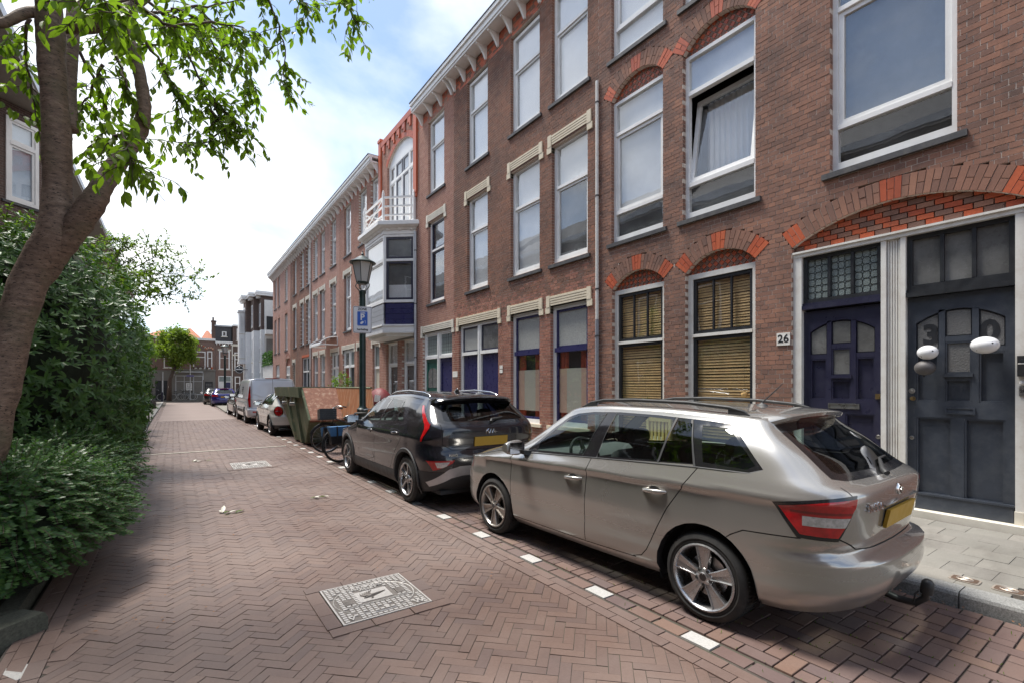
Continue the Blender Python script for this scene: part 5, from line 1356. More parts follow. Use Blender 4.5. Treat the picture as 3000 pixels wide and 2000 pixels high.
def cabin(root, b, xd, zd, xr, hw=.66, floor=.25, xmin=-.7, xmax=2.2):
    m = MB(); m.box(xmin, xmax, -hw, hw, floor-.05, floor); m.build('cabin_floor', M['interior'], root, local=True)
    m = MB(); pts = [(xd-.12, zd-.28), (xd-.12, zd-.08), (xd-.02, zd), (xd+.45, zd+.02), (xd+.5, zd-.3)]
    n = len(pts); m.add([(x, -hw, z) for x, z in pts]+[(x, hw, z) for x, z in pts], [tuple(range(n)), tuple(range(2*n-1, n-1, -1))]+[(i, n+i, n+(i+1) % n, (i+1) % n) for i in range(n)]); m.build('dashboard', M['interior_grey'], root, weld=True, auto=50, local=True)
    m = MB(); c = Vector((xd-.30, .36, zd-.02)); ax = Vector((-.9, 0, .42)).normalized(); u = Vector((0, 1, 0)); w_ = ax.cross(u)
    m.tube([c+(u*cos(2*pi*k/24)+w_*sin(2*pi*k/24))*.185 for k in range(24)], .016, 8, closed=True); o = m.build('steering_wheel', M['interior'], root, auto=60, local=True)
    m = MB(); m.lathe([(0, .03), (.06, .025), (.075, 0), (.06, -.03)], c, 14, ax)
    for a in (0, pi, -pi/2): m.tube([c, c+(u*cos(a)+w_*sin(a))*.18], [.03, .016], 6)
    m.cyl(c, c-ax*.25, .03, n=8); m.build('steering_hub', M['interior'], o, auto=50, local=True)
def arch_lip(root, b, cx, cz, r, mat, a0, a1, depth=.07, name='wheel_arch', flare=0., wide=.0):
    """turned-in edge of a wheel opening on both sides, with the dark liner behind it"""
    for sg in (1, -1):
        m = MB(); n = 28; vs = []
        for k in range(n+1):
            a = a0+(a1-a0)*k/n; x, z = cx+r*cos(a), cz+r*sin(a); y = b.ysec(b.ex(x), z)+flare if b.x0r <= x <= b.x0f else b.ysec(b.ex(x), z)
            if wide:
                xo, zo = cx+(r+wide)*cos(a), cz+(r+wide)*sin(a); yo = b.ysec(b.ex(xo), max(zo, b.c['zb'](b.ex(xo))))
                vs += [(xo, sg*(yo+.002), zo), (cx+(r+wide-.012)*cos(a), sg*(yo+flare+.004), cz+(r+wide-.012)*sin(a)), (x, sg*(y+.002), z), (x, sg*(y-depth), z)]
            else: vs += [(x, sg*(y+.001), z), (x, sg*(y-depth), z)]
        q = 4 if wide else 2
        m.add(vs, [(k*q+j, (k+1)*q+j, (k+1)*q+j+1, k*q+j+1) for k in range(n) for j in range(q-1)])
        m.build(name, mat, root, weld=True, auto=35, local=True)
        l = MB(); vs = []
        for k in range(n+1):
            a = a0-.05+(a1-a0+.1)*k/n; x, z = cx+(r+.004)*cos(a), cz+(r+.004)*sin(a); y = b.ysec(b.ex(x), max(z, .3)); vs += [(x, sg*(y-.03), z), (x, sg*.5, z)]
        l.add(vs, [(k*2, (k+1)*2, (k+1)*2+1, k*2+1) for k in range(n)]); l.add([(cx, sg*.5, cz)]+[vs[2*k+1] for k in range(n+1)], [(0, k+1, k+2) for k in range(n)]); l.build('arch_liner', M['gap'], root, local=True)
def circ(cx, cz, r, n=26): return [(cx+r*cos(2*pi*k/n), cz+r*sin(2*pi*k/n)) for k in range(n)]
def handle(root, b, x, z, mat, ln=.19, slope=.02, par=None):
    for sg in (1, -1):
        y = b.ysec(x, z); m = MB()
        pts = [(-ln/2, 0, .012), (-ln/2+.03, .028, .017), (0, .036, .018), (ln/2-.03, .028, .017), (ln/2, 0, .012)]
        ring_ = []
        path = [(x+a, sg*(y-.004+d), z+slope*a/ln) for a, d, _ in pts]; m.tube(path, [r_ for *_, r_ in pts], 8)
        o = m.build('door_handle', mat, par[sg] if par else root, auto=60, local=True)
        q = MB(); q.lathe([(0, .002), (.05, .002), (.06, 0)], (x, sg*(y-.002), z-.002), 16, (0, sg, 0)); q.v = [(v[0], v[1], z-.002+(v[2]-z+.002)*.62) for v in q.v]; q.build('handle_recess', M['trim_matt'], o, auto=60, local=True)
def mirror(root, b, x, z, mat, sc=1., cap='trim_matt'):
    for sg in (1, -1):
        y = b.ysec(x, z-.02); c = Vector((x+.02, sg*(y+.13*sc), z+.035)); m = MB(); n, k = 14, 8
        for i in range(k+1):
            t = i/k; rx = [.02, .06, .085, .09, .088, .085, .08, .075, .07][i]*1.0; hz = [.02, .055, .075, .08, .08, .078, .074, .068, .05][i]
            for j in range(n):
                a = 2*pi*j/n; ca, sa = cos(a), sin(a); m.v.append((c.x+.055+(-.12*0)+ca*rx*.9*(1 if ca > 0 else .35), c.y+sg*(t-.5)*.23*sc, c.z+math.copysign(abs(sa)**.75, sa)*hz*(1-.12*t)))
        m.f += [(i*n+j, i*n+(j+1) % n, (i+1)*n+(j+1) % n, (i+1)*n+j) for i in range(k) for j in range(n)]+[tuple(range(n))[::-1], tuple(range(k*n, (k+1)*n))]; m.m += [0]*len(m.f)
        o = m.build('mirror', mat, root, weld=True, auto=60, local=True)
        g = MB(); g.obox((c.x+.02, c.y, c.z), (1, 0, 0), (0, 1, 0), (0, 0, 1), .004, .09*sc, .055); g.build('mirror_glass', M['chrome'], o, local=True)
        f = MB(); f.hexa([(x-.03, sg*(y-.02), z-.06), (x+.09, sg*(y-.02), z-.05), (x+.07, sg*(y+.07), z-.03), (x+.0, sg*(y+.07), z-.03), (x-.02, sg*(y-.02), z+.0), (x+.08, sg*(y-.02), z+.0), (x+.07, sg*(y+.08), z+.01), (x+.0, sg*(y+.08), z+.01)]); f.build('mirror_foot', M[cap], o, local=True)
def loft_bar(b, path, r, mat, root, name, zoff):
    for sg in (1, -1):
        m = MB(); m.tube([(x, sg*y, b.top(x, y)+z) for x, y, z in path], r, 8); m.build(name, mat, root, auto=60, local=True)

# ---------------------------------------------------------------- the beige estate car
def estate():
    h = Vector((-.0404, .9992)).normalized(); left = Vector((-h.y, h.x))
    c0 = Vector((2.944, 1.888))-left*.84+h*.045
    root = empty('parked_car', (c0.x, c0.y, 0), 'beige metallic estate car with roof rails and a tow bar', 'car', 'cars parked along the right kerb', rz=atan2(h.y, h.x))
    crease = pch([(-.9, .965), (-.45, .925), (.1, .903), (1.0, .877), (2.1, .846), (2.9, .80), (3.3, .74)])
    belt = pch([(-.8, 1.06), (.05, 1.035), (1.06, .985), (1.9, .925), (2.3, .90), (3.3, .80)])
    ze = pch([(-.7, 1.36), (-.3, 1.375), (0, 1.395), (.5, 1.418), (1.0, 1.422), (1.3, 1.41), (1.48, 1.385), (1.65, 1.29), (1.9, 1.115), (2.1, .985), (2.2, .945), (2.4, .905), (2.7, .858), (2.95, .80), (3.2, .70), (3.4, .62)])
    ye = pch([(-.3, .575), (.3, .60), (1.0, .595), (1.48, .575), (1.9, .66), (2.15, .735), (2.4, .745), (2.8, .72), (3.05, .68)])
    zc = pch([(-.7, 1.385), (-.35, 1.415), (0, 1.447), (.5, 1.468), (.9, 1.470), (1.2, 1.455), (1.42, 1.425), (1.6, 1.345), (2.15, 1.035), (2.26, .985), (2.5, .955), (2.8, .91), (3.05, .85), (3.25, .76), (3.4, .66)])
    W = pch([(-.4, .845), (.0, .862), (1.2, .866), (2.3, .860), (2.75, .838), (3.1, .79)])
    zb = pch([(-.5, .25), (.0, .225), (.5, .205), (2.1, .20), (2.6, .21), (3.1, .22)])
    def sec(x):
        w, zc_, zl, zt, yt, z0 = W(x), crease(x), belt(x), ze(x), ye(x), zb(x)
        k = [(z0, w-.085), (z0+.055, w-.036), (z0+.10, w-.016), (.40, w-.008), (.44, w-.012), (.60, w-.006), (zc_-.11, w-.016), (zc_-.02, w-.022)]
        if zt > zl+.06:
            k += [(zc_, w-.002), (zc_+.025, w-.014), (zl, w-.062), (zl+(zt-zl)*.5, (w-.068)*.55+yt*.45+.012), (zt-.012, yt+.006), (zt, yt)]
        else:
            d = max(zt-zc_, .02); k = [q for q in k if q[0] < zt-.07]
            if zt > zc_+.03: k += [(zc_, w-.002), (zt-.012, yt+.03), (zt, yt)]
            else: k += [(zt-.045, w-.012), (zt-.012, yt+.03), (zt, yt)]
        k.sort(); out = [k[0]]
        for q in k[1:]:
            if q[0] > out[-1][0]+.004: out.append(q)
        return out
    C = dict(x0r=-.12, x0f=2.75, ze=ze, ye=ye, zc=zc, zb=zb, sec=sec, zbr=.30, zbf=.20, p=pch([(-.4, 2.6), (1.2, 2.6), (1.6, 2.4), (2.3, 3.2), (3.2, 3.)]),
             xr=pch([(.25, -.80), (.32, -.86), (.40, -.91), (.47, -.925), (.575, -.925), (.595, -.905), (.612, -.845), (.64, -.83), (.74, -.845), (.90, -.865), (.97, -.865), (1.005, -.83), (1.03, -.78), (1.2, -.56), (1.34, -.365), (1.40, -.31)]),
             xf=pch([(.2, 3.20), (.35, 3.30), (.55, 3.32), (.68, 3.27), (.76, 3.18)]),
             nr=pch([(.3, 3.3), (.6, 3.4), (.7, 4.4), (1.0, 5.0), (1.4, 5.5)]), nf=pch([(.2, 2.7), (.8, 2.7)]))
    b = Body(C, (24, 110, 16), 50, 16)
    paint = carpaint('beige_metallic', (.43, .415, .39), .7, .26)
    P = b.polys; parts = {}
    _, P = carve(P, [xz(circ(0, .30, .365), .4), xz(circ(2.47, .30, .36), .4)])
    lf = (0, 0, 0, 0)
    # side glass: overall outline then the single panes
    dlo = [[(-.375, 1.075), (-.30, 1.045), (-.1, 1.043), (.1, 1.038), (.1, 1.352), (-.08, 1.337), (-.17, 1.275)],
           [(.1, 1.038), (1.06, .990), (1.94, .935), (1.94, .97), (1.68, 1.20), (1.52, 1.305), (1.40, 1.345), (1.2, 1.368), (.9, 1.378), (.5, 1.372), (.1, 1.352)]]
    ins, P = carve(P, [xz(d, .3) for d in dlo])
    wins = []
    for nm, poly, dark in (('front_side_window', [(1.80, .972), (1.165, 1.006), (1.05, 1.345), (1.2, 1.347), (1.38, 1.325), (1.50, 1.285), (1.66, 1.175), (1.80, 1.055)], 0),
                     ('rear_side_window', [(1.0, 1.012), (.405, 1.040), (.345, 1.345), (.6, 1.355), (.93, 1.354)], 0),
                     ('rear_door_quarterlight', [(.375, 1.042), (.105, 1.058), (.195, 1.325), (.325, 1.345)], 1),
                     ('rear_quarter_window', [(.035, 1.075), (-.27, 1.065), (-.32, 1.095), (-.15, 1.255), (-.07, 1.31), (.115, 1.32)], 0)):
        g, ins = carve(ins, [xz(poly, .3)]); wins.append((nm, g, dark))
    st, ins = carve(ins, strip(xz, [(1.0, 1.0), (.93, 1.36)], .012, .3)+strip(xz, [(.39, 1.03), (.335, 1.36)], .016, .3)+strip(xz, [(.09, 1.045), (.205, 1.345)], .016, .3)+strip(xz, [(1.17, 1.0), (1.045, 1.36)], .01, .3))
    for sg in (1, -1): skin('window_bar', st, M['trim_matt'], skin('window_trim', ins, M['trim'], root, .002, sg), -.003, sg)
    # rear lights wrap the corner
    def lightbox(i0, i1, i2, i3, lo, hi):   # front edge (x at top, bottom), inner edge (y), z range
        L = math.hypot(i0-i1, hi-lo); nx, nz = (hi-lo)/L, -(i0-i1)/L
        pf = (nx, 0, nz, nx*i0+nz*hi); L2 = math.hypot(i2-i3, hi-lo); ny, nz2 = -(hi-lo)/L2, (i2-i3)/L2
        return [pf, (0, ny, nz2, ny*i2+nz2*hi), (.19/1.018, 0, 1/1.018, (hi-.19*.46)/1.018), (.05, 0, -1, -lo-.05*.58)]
    ins, P = carve(P, [lightbox(-.455, -.585, .640, .695, .717, .905)])
    red, ins = carve(ins, [lightbox(-.490, -.60, .650, .702, .74, .885)])
    cl, red = carve(red, [[(1, 0, 0, -.612), (0, 0, 1, .848), (0, 0, -1, -.792)]])
    drk, red = carve(red, [[(1, 0, 0, -.55), (0, 0, 1, .878), (0, 0, -1, -.862)]])
    for sg in (1, -1):
        o = skin('tail_light', ins, M['trim'], root, -.003, sg)
        skin('red_lens', red, M['lens_red'], o, -.006, sg); skin('clear_lens', cl, M['lens_clear'], o, -.007, sg); skin('upper_lens', drk, M['lens_dark'], o, -.006, sg)
    # tailgate glass
    ins, P = carve(P, [yz([(.0, 1.028), (.55, 1.036), (.635, 1.05), (.60, 1.20), (.535, 1.345), (0, 1.375), (-.01, 1.375), (-.01, 1.028)], -.2)])
    g, ins = carve(ins, [yz([(-.01, 1.06), (.53, 1.072), (.555, 1.09), (.50, 1.30), (0, 1.325), (-.01, 1.325)], -.2)])
    skin('rear_window_trim', ins, M['trim'], root, .002); skin('rear_window', g, M['car_glass'], root, .003)
    # windscreen
    ws = [(2.06, -.01), (2.06, .60), (1.98, .665), (1.50, .545), (1.46, .3), (1.45, -.01)]
    ins, P = carve(P, [xy(ws, .9)]); skin('windscreen', ins, M['car_glass'], root, .002)
    # panel gaps
    gw = .007
    gaps = strip(xz, [(2.12, .955), (2.145, .86), (2.15, .30)], gw, .5)+strip(xz, [(1.06, .985), (1.075, .90), (1.09, .62), (1.09, .285)], gw, .5)
    rd = [(.065, 1.03), (.15, .90), (.275, .72), (.39, .50), (.45, .375), (.50, .318), (.58, .292)]
    gaps += strip(xz, rd, gw, .5)+strip(xz, [(.56, .288), (1.09, .272), (2.15, .27)], gw, .5)
    gaps += strip(xz, [(-.13, .585), (-.20, .645), (-.28, .69), (-.50, .706), (-.60, .712)], gw, .5)
    gaps += strip(yz, [(.66, 1.01), (.64, .92), (.695, .72), (.60, .675), (.545, .645), (.40, .632), (-.01, .626)], gw, -.5)
    gaps += strip(xz, [(2.16, .95), (2.5, .89), (2.85, .815), (3.0, .76)], .006, .5)
    gp, P = carve(P, gaps); skin('panel_gap', gp, M['gap'], root, .004)
    door_f = [(2.145, .86), (2.12, .955), (1.06, .985), (1.075, .90), (1.09, .62), (1.09, .272), (2.15, .27)]
    df, P = carve(P, [xz(door_f, .5)])
    dr, P = carve(P, [xz([(1.06, .985), (1.075, .90), (1.09, .62), (1.09, .275), (.58, .292), (.50, .318), (.16, .88), (.065, 1.03)], .5)])
    tg, P = carve(P, [yz([(-.01, .626), (.40, .632), (.545, .645), (.695, .72), (.64, .92), (.66, 1.01), (.635, 1.05), (-.01, 1.03)], -.5)])
    bp, P = carve(P, [xz([(-.13, .585), (-.20, .645), (-.28, .69), (-1.2, .735), (-1.2, .1), (-.10, .1)], None)])
    hd, P = carve(P, [xy([(2.2, -.01), (2.2, .72), (2.5, .735), (3.0, .60), (3.25, .35), (3.3, -.01)], .70)])
    skin('body', P, paint, root); skin('bonnet', hd, paint, root); skin('tailgate', tg, paint, root); skin('rear_bumper', bp, paint, root)
    D = {}
    for sg in (1, -1):
        D[sg] = (skin('door', df, paint, root, 0, sg), skin('door', dr, paint, root, 0, sg))
        for nm, g, dk in wins: skin(nm, g, M['car_glass_dark'] if dk else M['car_glass'], root, .004, sg)
    handle(root, b, 1.24, .795, paint, .20, -.01, {s_: D[s_][0] for s_ in D}); handle(root, b, .39, .825, paint, .20, -.01, {s_: D[s_][1] for s_ in D})
    mirror(root, b, 1.90, .955, paint)
    arch_lip(root, b, 0, .30, .365, paint, -.28, pi+.20); arch_lip(root, b, 2.47, .30, .36, paint, -.25, pi+.28)
    for x, rot in ((0, .32), (2.47, .9)):
        for sg in (1, -1): wheel(root, x, sg*.842, .302, .226, .20, 'wide', sg, rot if sg > 0 else .2, 'alloy' if x == 0 else 'alloy_brown')
    # sill strip, underbody
    m = MB(); m.box(-.05, 2.95, -.56, .56, .2, .34); m.build('underbody', M['gap'], root, local=True)
    # bright line along the foot of the side glass
    for sg in (1, -1):
        m = MB(); m.tube([(x, sg*(b.ysec(x, z)+.001), z) for x, z in [(1.95, .934), (1.5, .962), (1.06, .989), (.5, 1.017), (.1, 1.036), (-.1, 1.041), (-.29, 1.043), (-.375, 1.073)]], .0055, 5); m.build('waist_strip', M['trim_matt'], root, auto=60, local=True)
    # roof rails
    pth = [(-.16, .535, .0), (-.13, .535, .018), (-.03, .54, .036), (.3, .545, .044), (.8, .545, .045), (1.15, .54, .04), (1.32, .53, .025), (1.42, .525, 0)]
    for sg in (1, -1):
        m = MB(); m.tube([(x, sg*y, b.top(x, y)+z+.006) for x, y, z in pth], [.006, .012, .015, .0145, .0145, .015, .013, .006], 8); o = m.build('roof_rail', M['trim_matt'], root, auto=60, local=True)
        for p, q in ((-.17, -.02), (1.24, 1.42)):
            f = MB(); zt = [b.top(x, .54) for x in (p, q)]; f.hexa([(p, sg*.53, zt[0]-.01), (q, sg*.53, zt[1]-.01), (q, sg*.55, zt[1]-.01), (p, sg*.55, zt[0]-.01), (p, sg*.533, zt[0]+.01 if p < 0 else zt[0]+.04), (q, sg*.533, zt[1]+(.04 if p < 0 else .008)), (q, sg*.548, zt[1]+(.04 if p < 0 else .008)), (p, sg*.548, zt[0]+.01 if p < 0 else zt[0]+.04)]); f.build('rail_foot', M['trim_matt'], o, local=True)
    # roof spoiler
    m = MB(); secs = []
    for k in range(25):
        y = -.56+1.12*k/24; e = min(1, (1-abs(y)/.56)*9); bow = .05*(y/.56)**2; xt = -.435+bow+(1-e)*.10; za = b.top(-.10, y); zt = 1.422-.028*(y/.56)**2-(1-e)*.035
        secs.append([(-.10, y, za+.001), (-.26, y, (za+zt)/2+.012), (xt+.015, y, zt+.003), (xt, y, zt-.008), (xt+.01, y, zt-.03), (-.29+bow*.5, y, zt-.062-(1-e)*.02), (-.17, y, za-.05)])
    n = 7; m.add([p for s_ in secs for p in s_], [(i*n+j, (i+1)*n+j, (i+1)*n+(j+1) % n, i*n+(j+1) % n) for i in range(24) for j in range(n)]+[tuple(range(n)), tuple(range(24*n+n-1, 24*n-1, -1))]); sp = m.build('roof_spoiler', paint, root, weld=True, auto=32, local=True)
    m = MB(); m.hexa([(-.40, -.17, 1.380), (-.34, -.17, 1.365), (-.34, .17, 1.365), (-.40, .17, 1.380), (-.415, -.17, 1.394), (-.36, -.17, 1.385), (-.36, .17, 1.385), (-.415, .17, 1.394)]); m.build('brake_light', M['lens_dark'], sp, local=True)
    m = MB(); m.tube([(-.105, -.555+1.11*k/12, b.top(-.105, -.555+1.11*k/12)+.0005) for k in range(13)], .003, 4); m.build('panel_gap', M['gap'], sp, local=True)
    # aerial, wiper, badges, plate, tow bar
    m = MB(); m.lathe([(.03, 0), (.022, .015), (.008, .022), (.006, .03)], (.0, 0, b.top(0, 0)-.002), 12); m.v = [(v[0]*1.6, v[1], v[2]) for v in m.v]; a = m.build('aerial_base', M['trim_matt'], root, auto=50, local=True)
    m = MB(); m.tube([(0, 0, 1.47), (-.10, 0, 1.565), (-.155, 0, 1.62)], [.005, .0045, .003], 6); m.build('aerial', M['trim_matt'], a, local=True)
    m = MB(); m.tube([(-.80, -.0, 1.03), (-.775, -.02, 1.05), (-.70, -.22, 1.10), (-.685, -.40, 1.10)], [.022, .018, .009, .006], 8); m.build('rear_wiper', M['trim_matt'], root, auto=60, local=True)
    X = b.xrear
    m = MB(); zz_ = .82; x0 = X(.0, .78)
    m.hexa([(X(.3, .72)-.004, -.262, .735), (X(.3, .72)-.004, .262, .735), (X(.3, .72)+.015, .262, .735), (X(.3, .72)+.015, -.262, .735), (X(.3, .86)-.006, -.262, .848), (X(.3, .86)-.006, .262, .848), (X(.3, .86)+.015, .262, .848), (X(.3, .86)+.015, -.262, .848)])
    m.v = [(v[0]-.022, v[1], v[2]) for v in m.v]; m.build('number_plate', M['plate_yellow'], root, local=True)
    m = MB(); m.hexa([(X(0, .88)-.002, -.33, .865), (X(0, .88)-.002, .33, .865), (X(0, .88)+.03, .33, .865), (X(0, .88)+.03, -.33, .865), (X(0, .9)-.024, -.33, .885), (X(0, .9)-.024, .33, .885), (X(0, .9)+.03, .33, .9), (X(0, .9)+.03, -.33, .9)]); m.build('plate_light_bar', paint, root, local=True)
    m = MB(); m.lathe([(0, .012), (.018, .012), (.03, .008), (.036, .006), (.041, 0)], (X(0, .945)-.001, 0, .945), 20, (-1, 0, .1)); bd = m.build('badge', M['chrome'], root, auto=40, local=True)
    m = MB(); m.lathe([(0, .0135), (.029, .010), (.029, .0085)], (X(0, .945)-.001, 0, .945), 18, (-1, 0, .1)); m.build('badge_face', M['trim'], bd, local=True)
    m = MB(); xx = X(0, .945)-.0165
    for a_, b_ in (((-.016, -.012), (.006, .016)), ((-.008, -.016), (.014, .010)), ((.0, -.018), (.019, .0)), ((-.018, .004), (.010, .018))): m.tube([(xx, a_[0], .945+a_[1]), (xx, b_[0], .945+b_[1])], .0025, 4)
    m.build('badge_wing', M['chrome'], bd, local=True)
    xa, xb = X(.56, .885), X(.32, .885)
    ux = Vector((xb-xa, -.24, 0)); nrm = Vector((-1, 0, .08))
    t_ = text_car(root, 'ŠKODA', .058, M['chrome'], (xa+xb)/2-.012, .44, .885, ux)
    m = MB(); m.tube([(-.70, 0, .27), (-.86, 0, .235), (-.95, 0, .24), (-.995, 0, .285), (-1.0, 0, .33)], [.026, .022, .021, .021, .019], 10); tw = m.build('tow_bar', M['black_plastic'], root, auto=60, local=True)
    m = MB(); m.lathe([(.032, 0), (.034, .04), (.031, .072), (.018, .088), (0, .092)], (-1.0, 0, .315), 16, (-.12, 0, 1)); m.build('ball_cap', M['black_plastic'], tw, auto=50, local=True)
    m = MB(); m.tube([(-.965, .01, .32), (-.95, .02, .30), (-.945, .02, .25), (-.95, 0, .215)], .005, 5); m.build('cap_strap', M['black_plastic'], tw, local=True)
    # headlights glimpsed at the nose
    seatset(root, 1.12, .22, .42); cabin(root, b, 1.86, .93, .2, floor=.36, xmin=-.40)
    for dy, dz in ((.16, 1.12),):
        pass
    return root, b
def text_car(root, txt, size, mat, x, y, z, ux, ext=.004, lean=.08, bold=.0015):
    cu = bpy.data.curves.new('lettering', 'FONT'); cu.body = txt; cu.size = size; cu.extrude = ext; cu.align_x = 'CENTER'; cu.align_y = 'CENTER'; cu.resolution_u = 3; cu.offset = bold
    o = bpy.data.objects.new('t', cu); me = bpy.data.meshes.new_from_object(o); bpy.data.objects.remove(o); bpy.data.curves.remove(cu)
    me.transform(basis((x, y, z), ux, Vector((lean, 0, 1)))); me.materials.clear(); me.materials.append(mat); me.name = 'lettering'
    o = bpy.data.objects.new('lettering', me); COL.objects.link(o); o.parent = root; return o
ESTATE, ESTATE_B = estate()
# ---------------------------------------------------------------- the other vehicles
def hatch(name, loc, h, d, paint, lod, label, cat='car', group='cars parked along the right kerb', details=None, roofmat=None):
    """d: overall numbers; wb wheelbase, w half width, rr wheel radius, zr roof, zbelt (rear, front), zh bonnet (base, nose), xw windscreen base, xf roof front, xt roof rear, xb rear face, xn nose"""
    h = Vector(h).normalized()
    root = empty(name, (loc[0], loc[1], 0), label, cat, group, rz=atan2(h.y, h.x))
    wb, w, rr, zr = d['wb'], d['w'], d['rr'], d['zr']; br, bf = d['belt']; hb, hn = d['zh']; xw, xf_, xt, xb, xn = d['xw'], d['xf'], d['xt'], d['xb'], d['xn']; yr = d.get('yr', w-.27); zrear = d.get('zrear', zr-.07); z0 = d.get('z0', .22)
    ze = pch([(xt-.6, zrear-.03), (xt, zrear-.01), ((xt+xf_)*.5-.1, zr-.045), (xf_-.1, zr-.075), (xf_+.12, zr-.13), (xw-.28, hb+.20), (xw-.06, hb+.045), (xw+.08, hb-.0), (xw+.45, (hb*2+hn)/3-.02), (xn-.35, hn-.02), (xn-.1, hn-.12), (xn, hn-.22)])
    ye = pch([(xt, yr-.025), (xt+.6, yr), (xf_, yr-.02), (xw-.3, yr+.10), (xw, w-.125), (xn-.8, w-.13), (xn-.3, w-.19)])
    zc = pch([(xt-.6, zrear-.02), (xt-.1, zrear+.03), ((xt+xf_)*.5, zr), (xf_-.25, zr-.015), (xf_, zr-.045), (xf_+.2, zr-.14), (xw+.02, hb+.10), (xw+.16, hb+.045), (xw+.5, hb+.01), (xn-.4, hn+.06), (xn-.12, hn-.05), (xn, hn-.17)])
    W_ = pch([(xb, w-.02), (-.3, w-.012), (.1, w), (wb*.6, w), (wb-.1, w-.008), (wb+.4, w-.04), (xn, w-.1)])
    zb = pch([(xb, z0+.03), (0, z0), (wb, z0), (xn, z0+.02)])
    crease = pch([(xb, br-.13), (.2, br-.15), (wb, bf-.10), (xn, bf-.16)]); belt = pch([(xb, br+.01), (.1, br), (xw-.1, bf), (xn, bf-.05)])
    bulge = d.get('sh', .05)
    def sec(x):
        w0, c0, l0, zt, yt, zb_ = W_(x), crease(x), belt(x), ze(x), ye(x), zb(x)
        k = [(zb_, w0-.075), (zb_+.06, w0-.028), (zb_+.13, w0-.012), (.5, w0-.010), (.62, w0-.003), (c0-.09, w0-.006)]
        if zt > l0+.06: k += [(c0, w0-.002), (c0+.035, w0-.016), (l0, w0-bulge), (l0+(zt-l0)*.5, (w0-bulge)*.52+yt*.48+.012), (zt-.014, yt+.007), (zt, yt)]
        else:
            k = [q for q in k if q[0] < zt-.08]; k += [(zt-.05, w0-.012), (zt-.014, yt+.03), (zt, yt)]
        k.sort(); o = [k[0]]
        for q in k[1:]:
            if q[0] > o[-1][0]+.005: o.append(q)
        return o
    C = dict(x0r=d.get('x0r', min(xt+.12, .1)), x0f=wb+.28, ze=ze, ye=ye, zc=zc, zb=zb, sec=sec, zbr=z0+.07, zbf=z0, p=pch([(xb, 3.), (xf_, 2.8), (xw+.3, 3.2), (xn, 3.)]), xr=pch(d['rear']),
             xf=pch([(.2, xn-.10), (.4, xn), (hn-.25, xn), (hn-.1, xn-.05), (hn, xn-.14)]), nr=pch([(.3, 3.2), (.7, d.get('nr', 3.8)), (1.3, d.get('nr', 3.8)+.8)]), nf=pch([(.2, 2.7), (.8, 2.7)]))
    b = Body(C, *((20, 84, 14), 40, 14) if lod > 1 else ((14, 44, 10), 26, 10)); P = b.polys; X = b.xrear
    ra = d.get('ra', rr+.055)
    _, P = carve(P, [xz(circ(0, rr, ra), .4), xz(circ(wb, rr, ra), .4)])
    ins, P = carve(P, [xz(q, .3) for q in d['dlo']]); panes = []
    for nm, q in d['panes']:
        g, ins = carve(ins, [xz(q, .3)]); panes.append((nm, g))
    for sg in (1, -1): skin('window_trim', ins, M['trim'], root, .002, sg)
    gl = M[d.get('glass', 'car_glass')]
    for nm, g in panes:
        for sg in (1, -1): skin(nm, g, gl, root, .004, sg)
    for nm, mt, regs, subs in d.get('cuts', ()):
        g, P = carve(P, regs)
        sub = []
        for sn, sm, sr in subs:
            q, g = carve(g, sr); sub.append((sn, sm, q))
        for sg in (1, -1):
            o = skin(nm, g, M[mt], root, -.002, sg)
            for sn, sm, q in sub: skin(sn, q, M[sm], o, -.005, sg)
    rt, P = carve(P, [d['rw']]); g, rt = carve(rt, [d['rwg']]); skin('rear_window_trim', rt, M['trim'], root, .002); skin('rear_window', g, M[d.get('rglass', 'car_glass_dark')], root, .003)
    g, P = carve(P, [xy([(xw-.03, -.01), (xw-.03, w-.25), (xw-.14, w-.19), (xf_+.08, yr-.05), (xf_+.04, .3), (xf_+.03, -.01)], hb-.1)]); skin('windscreen', g, M['car_glass'], root, .002)
    gaps = []
    for pth in d.get('gaps', ()): gaps += strip(xz, pth, .007, .5)
    for pth in d.get('rgaps', ()): gaps += strip(yz, pth, .007, -.35)
    if gaps: gp, P = carve(P, gaps); skin('panel_gap', gp, M['gap'], root, .004)
    if roofmat:
        g, P = carve(P, [xy([(xt-.3, -.01), (xt-.3, w), (xf_+.02, w), (xf_+.02, -.01)], d['roofz'])]); skin('roof', g, roofmat, root)
    D = {1: [], -1: []}
    for q in d.get('doors', ()):
        g, P = carve(P, [xz(q, .5)])
        for sg in (1, -1): D[sg].append(skin('door', g, paint, root, 0, sg))
    if 'clad' in d:
        g, P = carve(P, d['clad']); skin('lower_cladding', g, M['trim_matt'], root, -.004)
    if 'gate' in d:
        g, P = carve(P, d['gate']); skin('tailgate', g, paint, root)
    if 'bump' in d:
        g, P = carve(P, d['bump']); skin('rear_bumper', g, M[d['bumpmat']] if 'bumpmat' in d else paint, root)
    skin('body', P, paint, root)
    aw = d.get('archwide', 0.)
    for cx in (0, wb): arch_lip(root, b, cx, rr, ra, M['trim_matt'] if aw else paint, -.32, pi+.32, wide=aw, flare=.012 if aw else 0)
    for x, rot in ((0, .5), (wb, 1.1)):
        for sg in (1, -1): wheel(root, x, sg*(w-.022), rr, d['rim'], .2, d['wstyle'], sg, rot, d.get('alloy', 'alloy'))
    m = MB(); m.box(-.4, wb+.5, -w+.3, w-.3, z0-.02, .36); m.build('underbody', M['gap'], root, local=True)
    for x, z, k in d.get('handles', ()): handle(root, b, x, z, M['chrome'] if d.get('hchrome') else paint, .18, -.01, {1: D[1][k], -1: D[-1][k]} if len(D[1]) > k else None)
    mirror(root, b, xw-.22, bf+.01, M[d['mirmat']] if 'mirmat' in d else paint)
